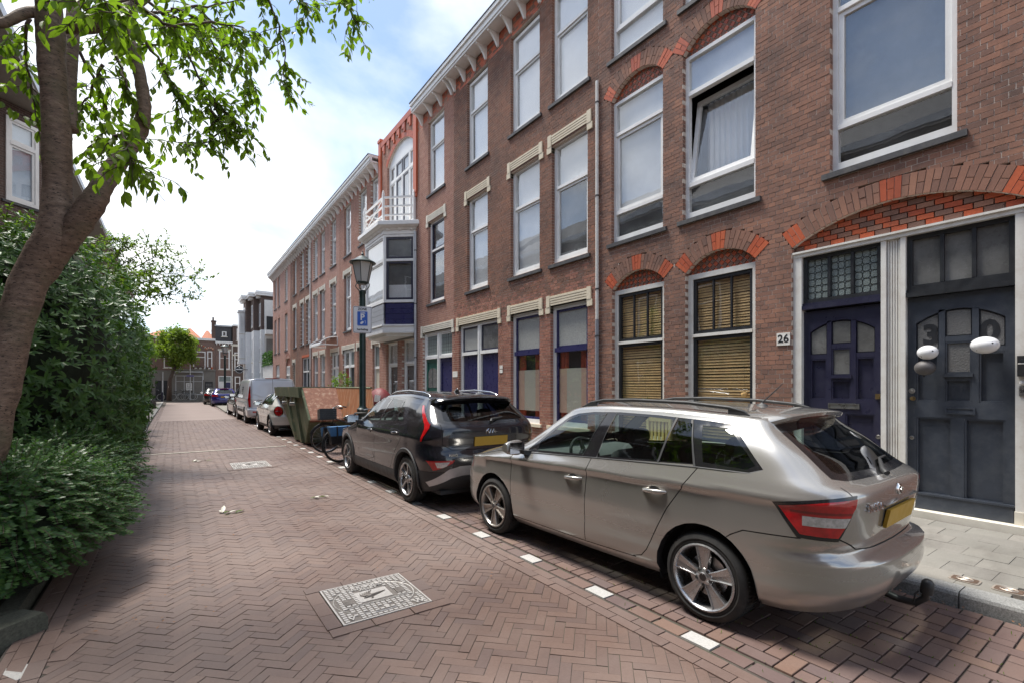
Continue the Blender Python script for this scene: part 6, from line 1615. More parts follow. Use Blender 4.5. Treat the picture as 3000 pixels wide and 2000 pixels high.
    if lod: seatset(root, wb*.5-.25, wb*.5-1.15, .45); cabin(root, b, xw-.2, bf+.02, 0, w-.2)
    return root, b, X
# ------ the black crossover
kia_paint = carpaint('black_metallic', (.009, .010, .016), .0, .22, dust=.45)
rd = [(.20, -.70), (.30, -.80), (.38, -.845), (.48, -.855), (.60, -.865), (.70, -.85), (.775, -.80), (.83, -.785), (.95, -.80), (1.05, -.79), (1.10, -.745), (1.15, -.68), (1.30, -.47), (1.40, -.33), (1.46, -.26)]
def wedge(i0, i1, z_lo, z_hi): pass
tail = [  # boomerang lamp along the rear corner: three convex pieces in side view
    xz([(-.12, 1.345), (-.20, 1.345), (-.56, 1.115), (-.47, 1.09)], .45),
    xz([(-.47, 1.09), (-.58, 1.118), (-.60, 1.06), (-.50, 1.03)], .45),
    xz([(-.50, 1.035), (-.60, 1.065), (-.50, .87), (-.46, .86)], .45)]
cp = [xz([(.10, 1.06), (.50, 1.375), (-.10, 1.345), (-.47, 1.09), (-.48, .98), (-.25, .83), (-.18, .80), (-.02, 1.0)], .45)]
M['skid'] = pm('silver_skid_plate', (.50, .50, .51), .35, metal=.5)
KD = dict(wb=2.72, w=.905, rr=.322, zr=1.525, belt=(1.075, 1.0), zh=(.985, .80), xw=2.22, xf=1.45, xt=-.28, xb=-.85, xn=3.56, zrear=1.44, x0r=-.08, nr=4.2, z0=.21, rim=.228, wstyle='split', rear=rd, yr=.63,
  dlo=[[(.13, 1.075), (2.12, .995), (2.1, 1.03), (1.78, 1.30), (1.6, 1.385), (1.3, 1.43), (.9, 1.435), (.48, 1.405)]],
  panes=[('front_side_window', [(2.04, 1.02), (1.17, 1.065), (1.13, 1.405), (1.3, 1.41), (1.58, 1.36), (1.76, 1.275)]), ('rear_side_window', [(1.10, 1.07), (.46, 1.095), (.56, 1.385), (1.06, 1.41)]), ('rear_door_quarterlight', [(.42, 1.097), (.20, 1.10), (.49, 1.375), (.52, 1.38)])],
  cuts=[('tail_light', 'trim', tail, [('red_lens', 'lens_red', [xz([(-.125, 1.335), (-.19, 1.335), (-.55, 1.112), (-.48, 1.095)], .45), xz([(-.48, 1.095), (-.57, 1.112), (-.59, 1.062), (-.51, 1.035)], .45), xz([(-.505, 1.04), (-.595, 1.065), (-.50, .885), (-.465, .875)], .45)])]),
        ('corner_panel', 'trim', cp, []),
        ('skid_plate', 'skid', [yz([(-.01, .45), (.46, .45), (.50, .575), (-.01, .575)], -.3), yz([(.46, .45), (.60, .42), (.64, .535), (.50, .575)], -.3), yz([(.60, .42), (.80, .30), (.84, .36), (.64, .535)], -.3)], []),
        ('reflector', 'lens_red', [yz([(.52, .655), (.86, .645), (.80, .525), (.68, .525), (.60, .615)], -.3)], [('clear_lens', 'lens_clear', [yz([(.63, .632), (.79, .628), (.765, .56), (.685, .56)], -.3)])])],
  rw=yz([(-.01, 1.09), (.60, 1.10), (.72, 1.13), (.655, 1.30), (.60, 1.405), (-.01, 1.42)], -.1), rwg=yz([(-.01, 1.13), (.60, 1.14), (.63, 1.16), (.56, 1.34), (-.01, 1.36)], -.1),
  gaps=[[(2.40, .96), (2.425, .85), (2.42, .25)], [(1.22, 1.03), (1.245, .95), (1.235, .25)], [(-.03, 1.05), (.12, .92), (.42, .62), (.56, .42), (.70, .28)]],
  rgaps=[[(.70, 1.10), (.70, .85), (.58, .78), (-.01, .765)]],
  doors=[[(2.40, .96), (1.22, 1.03), (1.24, .5), (1.24, .4), (2.42, .4)], [(1.22, 1.03), (-.02, 1.05), (.20, .845), (.575, .4), (1.24, .4)]],
  clad=[xz([(.3, .395), (2.4, .395), (2.4, .1), (.3, .1)], .4), xz([(-.1, .50), (-1.2, .50), (-1.2, .1), (-.1, .1)], None)],
  gate=[yz([(-.01, .765), (.58, .78), (.70, .85), (.70, 1.10), (-.01, 1.10)], -.35)],
  handles=[(1.42, .90, 0), (.36, .935, 1)], archwide=.055)
KIA, KB, KX = hatch('parked_car', (2.618+.888, 6.284), (-.002, 1), KD, kia_paint, 2, 'black crossover with tall red boomerang tail lamps and roof spoiler')
def kia_details(root, b, X):
    m = MB(); secs = []
    for k in range(21):
        y = -.66+1.32*k/20; e = min(1, (1-abs(y)/.66)*7); bow = .06*(y/.66)**2; xt = -.50+bow+(1-e)*.12; za = b.top(-.16, y*.93); zt = 1.452-.045*(y/.66)**2-(1-e)*.05
        secs.append([(-.16, y*.94, za+.001), (-.33, y, (za+zt)/2+.008), (xt+.015, y, zt), (xt, y, zt-.012), (xt+.02, y, zt-.04), (-.34+bow, y, zt-.085-(1-e)*.06), (-.22, y*.95, za-.06)])
    n = 7; m.add([p for q in secs for p in q], [(i*n+j, (i+1)*n+j, (i+1)*n+(j+1) % n, i*n+(j+1) % n) for i in range(20) for j in range(n)]+[tuple(range(n)), tuple(range(20*n+n-1, 20*n-1, -1))]); m.build('roof_spoiler', M['trim'], root, weld=True, auto=32, local=True)
    for sg in (1, -1):
        pth = [(-.10, .56, .0), (-.05, .56, .016), (.1, .565, .03), (.6, .57, .035), (1.1, .565, .03), (1.32, .555, .012), (1.42, .55, 0)]
        m = MB(); m.tube([(x, sg*y, b.top(x, y)+z+.006) for x, y, z in pth], [.006, .013, .016, .016, .016, .012, .005], 8); m.build('roof_rail', M['chrome'], root, auto=60, local=True)
    m = MB(); m.lathe([(.05, 0), (.035, .03), (.01, .06), (0, .065)], (.18, 0, b.top(.18, 0)-.002), 12); m.v = [(.18+(v[0]-.18)*1.6-(v[2]-1.5)*.4, v[1]*.5, v[2]) for v in m.v]; m.build('shark_fin_aerial', M['trim'], root, auto=50, local=True)
    m = MB(); x0 = X(.15, .9)
    m.hexa([(X(.15, .82)-.016, -.26, .81), (X(.15, .82)-.016, .26, .81), (X(.15, .82)+.01, .26, .81), (X(.15, .82)+.01, -.26, .81), (X(.15, .95)-.016, -.26, .93), (X(.15, .95)-.016, .26, .93), (X(.15, .95)+.01, .26, .93), (X(.15, .95)+.01, -.26, .93)]); m.build('number_plate', M['plate_yellow'], root, local=True)
    # angular badge of joined strokes
    xx = X(0, 1.0)-.006; S = .030; oy = .085
    def st(pts): m = MB(); m.tube([(X(0, 1.0+z*S)-.005, oy-y*S, 1.0+z*S) for y, z in pts], .0055, 5); return m
    for pts in ([(0, -1), (.35, 1)], [(.1, -.1), (1.6, 1)], [(.9, .3), (1.7, -1)], [(1.75, -1), (2.8, 1), (3.25, -1)], [(3.25, -1), (4.3, 1), (5.0, -1)]): st(pts).build('badge_stroke', M['chrome'], root, local=True)
    text_car(root, 'NIRO', .046, M['chrome'], X(.58, .70)-.004, .585, .715, Vector((X(.5, .715)-X(.67, .715), -.17, 0)), .003, .05)
    for nm, x0_, x1_ in (('l', .42, .52),): pass
    m = MB(); m.tube([(X(0, 1.1)-.02, -.02, 1.12), (X(0, 1.1)+.0, -.04, 1.15), (X(.3, 1.2)-.02, -.30, 1.165), (X(.3, 1.2)-.005, -.46, 1.16)], [.024, .018, .012, .007], 8); m.build('rear_wiper', M['trim_matt'], root, auto=60, local=True)
kia_details(KIA, KB, KX)
# ------ small white hatchback half behind the skip
mini_paint = carpaint('white_car_paint', (.62, .61, .57), 0, .25)
MRD = [(.22, -.60), (.34, -.68), (.50, -.70), (.62, -.70), (.68, -.665), (.80, -.66), (.95, -.635), (1.0, -.58), (1.2, -.40), (1.33, -.26), (1.40, -.2)]
mlamp = lambda r: [(0, cos(2*pi*k/14), sin(2*pi*k/14), r*1.0+cos(2*pi*k/14)*.70+sin(2*pi*k/14)*.80) for k in range(14)]
def ell(cy, cz, ry, rz, xmax=-.25, n=16):
    return [(0, cos(a)/ry/math.hypot(cos(a)/ry, sin(a)/rz), sin(a)/rz/math.hypot(cos(a)/ry, sin(a)/rz), (1+cos(a)*cy/ry+sin(a)*cz/rz)/math.hypot(cos(a)/ry, sin(a)/rz)) for a in [2*pi*k/n for k in range(n)]]+[(1, 0, 0, xmax)]
MD = dict(wb=2.567, w=.862, rr=.305, zr=1.425, belt=(.99, .955), zh=(.97, .84), xw=1.95, xf=1.38, xt=-.18, xb=-.7, xn=3.25, zrear=1.36, x0r=0.0, nr=3.2, rim=.222, wstyle='split', rear=MRD, yr=.60,
  dlo=[[(-.25, 1.0), (1.86, .955), (1.84, .99), (1.55, 1.23), (1.38, 1.31), (1.0, 1.35), (.3, 1.345), (-.13, 1.31)]],
  panes=[('front_side_window', [(1.78, .985), (1.0, 1.005), (.96, 1.325), (1.36, 1.28), (1.55, 1.19)]), ('rear_side_window', [(.93, 1.005), (.32, 1.02), (.30, 1.32), (.89, 1.33)]), ('rear_quarter_window', [(.26, 1.02), (-.17, 1.03), (-.10, 1.285), (.24, 1.315)])],
  cuts=[('tail_light', 'chrome', [ell(.66, .80, .125, .165)], [('red_lens', 'lens_red', [ell(.66, .80, .105, .145)])])],
  rw=yz([(-.01, 1.0), (.56, 1.01), (.60, 1.04), (.52, 1.30), (-.01, 1.33)], -.1), rwg=yz([(-.01, 1.03), (.54, 1.04), (.48, 1.27), (-.01, 1.29)], -.1),
  gaps=[[(2.1, .93), (2.12, .26)], [(1.0, .98), (1.02, .26)], [(.02, .99), (.2, .75), (.42, .40), (.45, .27)]], rgaps=[[(.52, 1.0), (.50, .72), (.46, .66), (-.01, .66)]],
  doors=[[(2.1, .93), (1.0, .98), (1.02, .34), (2.115, .34)], [(1.0, .98), (.02, .99), (.2, .75), (.42, .40), (.44, .34), (1.02, .34)]],
  bump=[xz([(-.2, .36), (-1.2, .36), (-1.2, .1), (-.2, .1)], None)], bumpmat='trim_matt', handles=[(1.18, .84, 0), (.30, .87, 1)], hchrome=True, mirmat='trim', archwide=.04, roofz=1.33, clad=[xz([(.3, .33), (2.3, .33), (2.3, .1), (.3, .1)], .4)])
MINI, MBd, MX = hatch('parked_car', (2.546+.84, 17.39), (-.01, 1), MD, mini_paint, 2, 'white small hatchback with cross patterned red lamp, partly behind the green skip', roofmat=M['trim'])
for sg in (1, -1):   # dark bars across the lamp
    for p, q in (((.60, .80), (.74, .80)), ((.66, .68), (.66, .92)), ((.60, .72), (.72, .88)), ((.60, .88), (.72, .72))):
        m = MB(); m.tube([(MX(min(.82, p[0]+(q[0]-p[0])*k/4), p[1]+(q[1]-p[1])*k/4)-.007, sg*(p[0]+(q[0]-p[0])*k/4), p[1]+(q[1]-p[1])*k/4) for k in range(5)], .008, 4); m.build('lamp_bar', M['lens_dark'], MINI, local=True)
    m = MB(); m.lathe([(.03, .05), (.045, .05), (.047, 0), (.03, 0)], (-.66, sg*.38, .30), 14, (-1, 0, 0)); m.build('exhaust_pipe', M['chrome'], MINI, auto=40, local=True)
m = MB(); m.box(MX(0, .72)-.012, MX(0, .72)+.01, -.26, .26, .70, .81); m.build('number_plate', M['plate_yellow'], MINI, local=True)
# white bag hung in the side window, as in the photo, seen over the hatchback's flank
# ------ silver van
van_paint = carpaint('pale_silver_van', (.56, .59, .64), .1, .3)
def van():
    root = empty('parked_van', (2.492+.97, 23.75, 0), 'pale silver delivery van with closed rear doors and yellow plate', 'van', 'vans parked along the right kerb', rz=atan2(1, -.006))
    w, zr, wb = .985, 1.97, 2.93; xb = -1.02
    ze = pch([(-1.2, 1.88), (0, 1.90), (2.3, 1.89), (2.6, 1.80), (3.3, 1.25), (3.45, 1.14), (3.9, .98), (4.0, .8)])
    zc = pch([(-1.2, 1.93), (0, 1.965), (2.1, 1.96), (2.5, 1.90), (3.4, 1.24), (3.6, 1.15), (3.9, 1.0), (4.0, .8)])
    ye = pch([(-1, .80), (0, .82), (2.4, .80), (3.3, .84), (3.8, .75)])
    W_ = pch([(-1.1, .965), (0, .985), (3, .985), (3.6, .93), (4, .85)])
    def sec(x):
        w0, zt, yt = W_(x), ze(x), ye(x); k = [(.28, w0-.06), (.36, w0-.02), (.5, w0-.012), (.62, w0), (.66, w0-.012), (1.02, w0-.01), (1.06, w0), (1.12, w0-.014), (1.3, w0-.03)]
        k = [q for q in k if q[0] < zt-.1]+([((1.3+zt)/2, (w0-.03+yt)/2+.035)] if zt > 1.6 else [])+[(zt-.03, yt+.025), (zt, yt)]; k.sort(); return k
    C = dict(x0r=-.55, x0f=3.2, ze=ze, ye=ye, zc=zc, zb=pch([(-1, .28), (4, .28)]), sec=sec, zbr=.34, zbf=.26, p=pch([(0, 3.2), (3, 3)]), xr=pch([(.3, -.95), (.42, -1.06), (.62, -1.07), (.66, -1.0), (1.0, -1.0), (1.3, -.97), (1.75, -.90), (1.9, -.85), (1.95, -.82)]), xf=pch([(.3, 3.9), (.5, 3.98), (.9, 3.9), (1.1, 3.7)]), nr=pch([(.3, 5), (1.2, 7), (1.9, 6)]), nf=pch([(.3, 3), (1, 3)]))
    b = Body(C, (16, 60, 10), 40, 10); P = b.polys; X = b.xrear
    _, P = carve(P, [xz(circ(0, .34, .40), .4), xz(circ(wb, .34, .40), .4)])
    g, P = carve(P, [xz([(2.05, 1.12), (3.2, 1.12), (3.25, 1.2), (2.72, 1.66), (2.08, 1.72)], .4)]); 
    for sg in (1, -1): skin('cab_window', g, M['car_glass_dark'], root, .003, sg)
    g, P = carve(P, [xz([(.55, 1.25), (1.0, 1.25), (1.0, 1.62), (.55, 1.62)], .4)])
    for sg in (1, -1): 
        o = skin('side_window', g, M['trim'], root, .003, sg)
    for k in range(4):
        for sg in (1, -1):
            m = MB(); y = b.ysec(.78, 1.3+.1*k); m.obox((.78, sg*(y+.004), 1.30+.095*k), (1, 0, 0), (0, 1, 0), (0, 0, 1), .22, .006, .018); m.build('window_bar', van_paint, root, local=True)
    lamp = [xz([(-.86, 1.60), (-1.2, 1.60), (-1.2, .72), (-.93, .72)], .84)]
    g, P = carve(P, lamp); rl, g = carve(g, [xz([(-.64, 1.30), (-1.2, 1.30), (-1.2, 1.12), (-.66, 1.12)], .80), xz([(-.70, 1.05), (-1.2, 1.05), (-1.2, .76), (-.80, .76)], .80)])
    for sg in (1, -1): o = skin('tail_light', g, M['lens_dark'], root, -.002, sg); skin('red_lens', rl, M['lens_red'], o, -.004, sg)
    gaps = strip(yz, [(0, .66), (0, 1.9)], .012, -.5)+strip(yz, [(.80, .66), (.80, 1.85), (.0, 1.88)], .01, -.5)+strip(yz, [(.0, .665), (.80, .665)], .01, -.5)+strip(xz, [(.9, .36), (.9, 1.72)], .01, .5)+strip(xz, [(2.02, .36), (2.02, 1.78)], .01, .5)
    gp, P = carve(P, gaps); skin('panel_gap', gp, M['gap'], root, .005)
    g, P = carve(P, [yz([(0.002, .665), (.80, .665), (.80, 1.86), (0.002, 1.87)], -.5)])
    for sg in (1, -1): skin('rear_door', g, van_paint, root, 0, sg)
    g, P = carve(P, [xz([(-.5, .655), (-1.3, .655), (-1.3, .2), (-.5, .2)], None)]); skin('rear_bumper', g, van_paint, root)
    g, P = carve(P, [xz([(.5, .60), (2.45, .60), (2.45, .47), (.5, .47)], .5)]); skin('side_moulding', g, M['trim_matt'], root, -.006)
    g, P = carve(P, [xy([(3.4, -.01), (3.4, .8), (2.75, .72), (2.5, .4), (2.48, -.01)], 1.1)]); skin('windscreen', g, M['car_glass_dark'], root, .002)
    skin('body', P, van_paint, root)
    for cx in (0, wb): arch_lip(root, b, cx, .34, .40, van_paint, -.15, pi+.15)
    for x in (0, wb):
        for sg in (1, -1): wheel(root, x, sg*.96, .335, .21, .21, 'plain', sg, .3)
    m = MB(); m.box(-.9, 3.4, -.66, .66, .28, .42); m.build('underbody', M['gap'], root, local=True)
    m = MB(); m.box(-.5, 2.0, -.8, .8, .5, 1.75); m.build('load_space', M['gap'], root, local=True)
    m = MB(); m.box(X(0, .76)-.016, X(0, .76)+.01, -.05, .47, .70, .81); m.build('number_plate', pm('bright_yellow_plate', (.80, .58, .05), .4), root, local=True)
    text_car(root, 'BX-174-J', .085, M['trim'], X(0, .76)-.0175, .21, .755, Vector((0, -1, 0)), .001, 0) if False else None
    m = MB(); m.hexa([(X(0, .86)-.03, -.06, .835), (X(0, .86)-.03, .52, .835), (X(0, .86)+.01, .52, .835), (X(0, .86)+.01, -.06, .835), (X(0, .9)-.012, .02, .91), (X(0, .9)-.012, .44, .91), (X(0, .9)+.01, .44, .91), (X(0, .9)+.01, .02, .91)]); m.build('plate_light_bar', M['trim_matt'], root, local=True)
    m = MB(); m.box(-.86, -.78, -.28, .28, 1.915, 1.95); m.build('brake_light', M['lens_dark'], root, local=True)
    for sg in (1, -1):
        m = MB(); m.box(X(.6, .5)-.006, X(.6, .5)+.01, sg*.66-.12, sg*.66+.12, .49, .55); m.build('reflector', M['lens_red'], root, local=True)
        m = MB(); m.tube([(X(.4, 1.25)-.004, sg*.06, 1.22), (X(.4, 1.15)-.008, sg*.35, 1.12), (X(.6, 1.25)-.004, sg*.78, 1.30)], .010, 5); m.build('pressed_line', van_paint, root, auto=60, local=True)
    text_car(root, 'TRANSIT', .05, M['trim'], X(.5, 1.0)-.004, .52, 1.0, Vector((0, -1, 0)), .002, 0)
    m = MB(); 
    mirror(root, b, 3.0, 1.14, M['trim_matt'], 1.2)
    return root
van()
# ------ farther cars
def plain_car(loc, hd, paint, lab, zs=1., lod=0, group='cars parked along the right kerb', tail_red=True, alloy='alloy', belt=(.98, .94)):
    RD = [(.22, -.66), (.34, -.76), (.48, -.79), (.62, -.78), (.68, -.74), (.85, -.74), (.98, -.70), (1.02, -.64), (1.2, -.44), (1.34, -.28), (1.42, -.2)]
    dd = dict(MD); dd.update(wb=2.62, w=.89, rr=.315, zr=1.46*zs, xw=2.05, xf=1.30, xt=-.2, xb=-.79, xn=3.48, zrear=1.385*zs, rear=RD, yr=.61, nr=3.8, wstyle='plain', archwide=0, mirmat='trim', hchrome=False,
      cuts=[('tail_light', 'lens_red' if tail_red else 'lens_dark', [xz([(-.40, .93), (-1.2, .93), (-1.2, .78), (-.50, .78)], .42, [(0, -1, 0, -.45)])], [])], handles=[(1.2, .86, 0), (.32, .88, 1)])
    dd.pop('roofz', None); dd.pop('clad', None); dd.pop('bump', None); dd.pop('bumpmat', None); dd['alloy'] = alloy
    r_, b_, x_ = hatch('parked_car', loc, hd, dd, paint, lod, lab, group=group)
    m = MB(); m.box(x_(0, .72)-.012, x_(0, .72)+.01, -.26, .26, .70 if tail_red else .55, .81 if tail_red else .66); m.build('number_plate', M['plate_yellow'], r_, local=True)
    return r_, b_, x_
dark = carpaint('dark_grey_car', (.035, .033, .032), .3, .3)
plain_car((2.54+.88, 28.9), (-.03, 1), dark, 'dark grey car between the silver van and the lamp post', .97)
blue = carpaint('deep_blue_car', (.022, .02, .19), .25, .25)
gr, gb, gx = plain_car((2.40+.88, 44.8), (.02, 1), blue, 'deep blue hatchback with wide red tail lamps near the far corner', 1.0, 1)
m = MB(); m.box(-.33, -.25, -.3, .3, 1.385, 1.42); m.build('brake_light', M['lens_red'], gr, local=True)
plain_car((3.0, 50.0), (.02, 1), carpaint('black_car', (.012, .012, .013), 0, .3), 'black car parked beyond the deep blue hatchback', 1.0)
plain_car((5.6, 52.0), (.02, 1), carpaint('teal_grey_car', (.03, .06, .075), .2, .3), 'grey blue car behind the van near the far houses', 1.0)
# ---------------------------------------------------------------- left row and the far end of the street
LF = Fr(-4.1, 0, 0, 1, 1, 0)
def wallmat(name, c1, c2, mo, sc=1.):
    m, t, n, l, b = nt(name); br = n.new('ShaderNodeTexBrick'); g = n.new('ShaderNodeNewGeometry'); sp = n.new('ShaderNodeSeparateXYZ'); cb = n.new('ShaderNodeCombineXYZ')
    l.new(g.outputs['Position'], sp.inputs[0]); l.new(mth(t, 'ADD', sp.outputs[0], sp.outputs[1]), cb.inputs[0]); l.new(sp.outputs[2], cb.inputs[1]); l.new(cb.outputs[0], br.inputs['Vector'])
    br.inputs['Scale'].default_value = 1; br.inputs['Brick Width'].default_value = .22*sc; br.inputs['Row Height'].default_value = .067*sc; br.inputs['Mortar Size'].default_value = .009
    br.inputs['Color1'].default_value = c1+(1,); br.inputs['Color2'].default_value = c2+(1,); br.inputs['Mortar'].default_value = mo+(1,)
    c = mixc(t, .35, br.outputs['Color'], ramp(t, noise(t, 1.1, 5), [(.3, (.35,)*3), (.7, (.65,)*3)]), 'OVERLAY'); l.new(c, b.inputs['Base Color']); b.inputs['Roughness'].default_value = .85
    bump(t, br.outputs['Fac'], b, -.006, .5); return m
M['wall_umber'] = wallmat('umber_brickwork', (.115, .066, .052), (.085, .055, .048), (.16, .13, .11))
M['wall_rose'] = wallmat('rose_brickwork', (.21, .115, .092), (.165, .092, .078), (.26, .22, .19))
M['wall_white'] = wallmat('white_washed_brickwork', (.78, .77, .74), (.70, .69, .67), (.62, .6, .57))
M['soffit'] = pm('grey_soffit_boards', (.30, .28, .25), .6, coord='pos')
M['roller'] = pm('pale_blue_blind', (.50, .60, .72), .7, coord='pos', var=.05)
def left_house(lab, a0, a1, eave, bay=None):
    h = empty('brick_house', (-4.1, (a0+a1)/2, .1), lab, 'house', 'houses along the left side'); f = LF
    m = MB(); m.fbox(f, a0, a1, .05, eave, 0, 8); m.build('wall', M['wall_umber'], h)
    m = MB(); m.fbox(f, a0, a1, eave, eave+.08, -1.12, .1); m.build('soffit', M['soffit'], h)
    m = MB(); m.fbox(f, a0, a1, eave+.085, eave+.30, -1.16, -1.0); m.build('gutter', M['zinc'], h)
    m = MB(); m.add([f.pt(a, z, d) for a in (a0, a1) for z, d in ((eave+.09, -.99), (eave+3.2, 3.4), (eave+.09, 8))], [(0, 1, 4, 3), (1, 2, 5, 4), (0, 3, 5, 2), (0, 2, 1), (3, 4, 5)]); m.build('roof', M['slate_roof'], h)
    n = max(1, int((a1-a0)/3)); st = (a1-a0)/n
    for k in range(n):
        c = a0+st*(k+.5)
        if bay and bay[0]-1.2 < c < bay[1]+1.2: continue
        for z0, z1 in ((1.0, 2.8), (3.9, 5.9), (eave-2.5, eave-.45)): window(h, f, c-.55, c+.55, z0, z1, splits=(z0+(z1-z0)*.62,), dep=-.03, fw=.08, sashes=(False, False), backs=('curtain_grey', 'curtain_grey'), glass='glass_far', sill=True)
    if bay:
        p = [(-4.1, bay[0]-1.0), (-3.12, bay[0]), (-3.12, bay[1]), (-4.1, bay[1]+1.0)]; z0, z1 = .1, eave-.02
        for i in range(3):
            (xa, ya), (xb, yb) = p[i], p[i+1]; L = math.hypot(xb-xa, yb-ya); ux, uy = (xb-xa)/L, (yb-ya)/L; f2 = Fr(xa, ya, ux, uy, uy, -ux)
            if i == 0: wn = (L-.86, L-.08)
            else: wn = (.10, L-.10) if i == 1 else (.1, 1.0)
            m = MB()
            for q in (0,): 
                m.fbox(f2, 0, wn[0], z0, z1, 0, .2); m.fbox(f2, wn[1], L, z0, z1, 0, .2); m.fbox(f2, wn[0], wn[1], z0, eave-2.70, 0, .2); m.fbox(f2, wn[0], wn[1], eave-.40, z1, 0, .2)
            m.build('bay_wall', M['wall_umber'], h)
            window(h, f2, wn[0], wn[1], eave-2.69, eave-.41, splits=(eave-1.10,), dep=-.04, fw=.09, sw=.06, back='roller', glass='glass_far', bar=.09, name='bay_window')
    return h
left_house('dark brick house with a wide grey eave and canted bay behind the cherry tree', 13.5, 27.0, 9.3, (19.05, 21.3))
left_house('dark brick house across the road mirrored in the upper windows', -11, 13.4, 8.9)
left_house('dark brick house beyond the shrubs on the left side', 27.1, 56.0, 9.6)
# far row, facing up the street
FF = Fr(0, 63, 1, 0, 0, -1)
def plain_win(h, f, a0, a1, z0, z1, sp=.6, back='grey_room', mull=None, dep=-.04, name='window', frame='white'):
    return window(h, f, a0, a1, z0, z1, splits=(z0+(z1-z0)*sp,) if sp else (), dep=dep, fw=.10, sashes=(False,)*(2 if sp else 1), back=back, glass='glass_far', sillmat='stone_pale', bar=.08, name=name, frame=frame)
h = empty('corner_shop', (1.3, 63, .1), 'brick shop house with grey ground floor and orange tiled roof', 'shop', 'houses closing the street')
m = MB(); m.fbox(FF, -3.0, 3.78, 3.3, 6.72, 0, 8); m.build('wall', M['wall_rose'], h); m = MB(); m.fbox(FF, -3.0, 3.78, .1, 3.295, -.03, 8); m.build('ground_floor_wall', M['taupe'], h)
m = MB(); m.fbox(FF, -3.0, 3.78, 6.60, 6.85, -.12, -.005); m.build('parapet_band', M['white'], h)
for a0, a1, zt in ((-2.9, .6, 7.6), (.3, 2.55, 8.0), (2.4, 3.76, 7.85)):
    m = MB(); c = (a0+a1)/2; m.add([FF.pt(a0, 6.73, 0), FF.pt(a1, 6.73, 0), FF.pt(a1, 6.73, 7.9), FF.pt(a0, 6.73, 7.9), FF.pt(c-.1, zt, 1.7), FF.pt(c+.1, zt, 1.7), FF.pt(c+.1, zt, 6.5), FF.pt(c-.1, zt, 6.5)], [(0, 1, 5, 4), (1, 2, 6, 5), (2, 3, 7, 6), (3, 0, 4, 7), (4, 5, 6, 7)]); m.build('tiled_roof', M['rooftile'], h)
m = MB(); m.fbox(FF, 3.45, 3.86, 6.4, 8.75, .3, 1.1); m.fbox(FF, 3.40, 3.91, 8.75, 8.9, .25, 1.15); m.cyl(FF.pt(3.6, 8.9, .7), FF.pt(3.6, 9.3, .7), .09, n=8); m.build('chimney', M['wall_umber'], h)
plain_win(h, FF, 1.70, 2.85, 3.55, 5.40, .66); plain_win(h, FF, 3.0, 3.48, 3.55, 5.45, .6); plain_win(h, FF, -.9, .6, 3.55, 5.4, .66)
for c, w_ in ((2.27, .62), (3.24, .32)):
    for k in range(9):
        a = pi*(k+.5)/9; m = MB(); m.obox(FF.pt(c+cos(a)*w_, 5.62+sin(a)*w_*.75, -.03), (cos(a), 0, sin(a)), (0, 1, 0), (-sin(a), 0, cos(a)), .07, .05, .045); m.build('arch_stone', M['cream' if k % 2 else 'brick_orange'], h)
m = MB(); m.fbox(FF, .2, 3.8, 3.30, 3.46, -.12, -.035); m.build('shop_cornice', M['taupe'], h)
for k in range(5):
    m = MB(); c = FF.pt(1.75+.42*k, 3.58, -.14); m.lathe([(.05, -.10), (.10, .0), (.14, .10), (0, .16)], c, 6); m.build('flower_box', M['brick_orange' if k > 3 else 'wall_umber'], h)
w = window(h, FF, .12, 2.6, .65, 2.75, splits=(2.12,), dep=-.06, fw=.07, frame='zinc', sashes=(False, False), back='dark_room', sill=False, glass='glass_far', mull=None)
for a in (.9, 1.75): q = MB(); q.fbox(FF, a-.03, a+.03, .75, 2.7, -.062, .02); q.build('mullion', M['zinc'], w)
q = MB(); q.fbox(FF, 1.05, 1.6, 1.15, 1.95, -.07, -.063); po = q.build('poster', M['white'], w); text_mesh('TE HUUR', .115, M['black_paint'], 'poster_lettering', po, basis(FF.pt(1.325, 1.36, -.072), (1, 0, 0), (0, 0, 1)), .001)
q = MB(); ring(q, FF, 1.17, 1.48, 1.5, 1.83, .025, -.075, -.071); q.fbox(FF, 1.22, 1.43, 1.62, 1.65, -.075, -.071); q.build('poster_mark', M['slate_paint'], po)
m = MB(); m.tube([FF.pt(.0, 2.75, -.9), FF.pt(.0, 3.15, -.2), FF.pt(2.6, 3.15, -.2), FF.pt(2.6, 2.3, -.9)], .03, 6); m.fbox(FF, 0, 2.6, 3.10, 3.22, -.22, -.04); m.build('awning_frame', M['zinc'], h)
m = MB(); m.fbox(FF, 2.78, 3.52, .1, 2.1, -.04, 0.02); d = m.build('door', M['black_paint'], h)
for i in range(3):
    for j in range(3): pane_box(FF, 2.88+.19*i, 3.03+.19*i, 1.0+.32*j, 1.25+.32*j, -.05, M['frost_dark'], d)
m = MB(); m.fbox(FF, -1.6, -.3, .1, 2.2, -.04, .02); m.build('dark_opening', M['black_paint'], h)
m = MB(); m.fbox(FF, -1.05, -.93, .1, 2.2, -.06, -.045); m.build('door_post', M['white'], h)
h = empty('mansard_house', (4.5, 63, .1), 'narrow brick house with black mansard and one roof window', 'house', 'houses closing the street')
m = MB(); m.fbox(FF, 3.79, 5.38, .1, 6.35, -.02, 8); m.build('wall', M['wall_rose'], h)
m = MB(); m.fbox(FF, 3.80, 5.36, 6.6, 8.25, .25, 7); m.build('mansard', M['slate_roof'], h); m = MB(); m.fbox(FF, 3.72, 5.40, 8.26, 8.42, .15, 7); m.build('roof_edge', M['zinc'], h)
w = plain_win(h, FF, 4.42, 4.86, 7.15, 7.72, 0, back='roller', dep=.2)
m = MB(); m.fbox(FF, 3.76, 5.42, 6.36, 6.58, -.30, .2)
for k in range(6): m.fbox(FF, 3.85+.28*k, 3.93+.28*k, 6.18, 6.355, -.22, -.025)
m.build('cornice', M['white'], h)
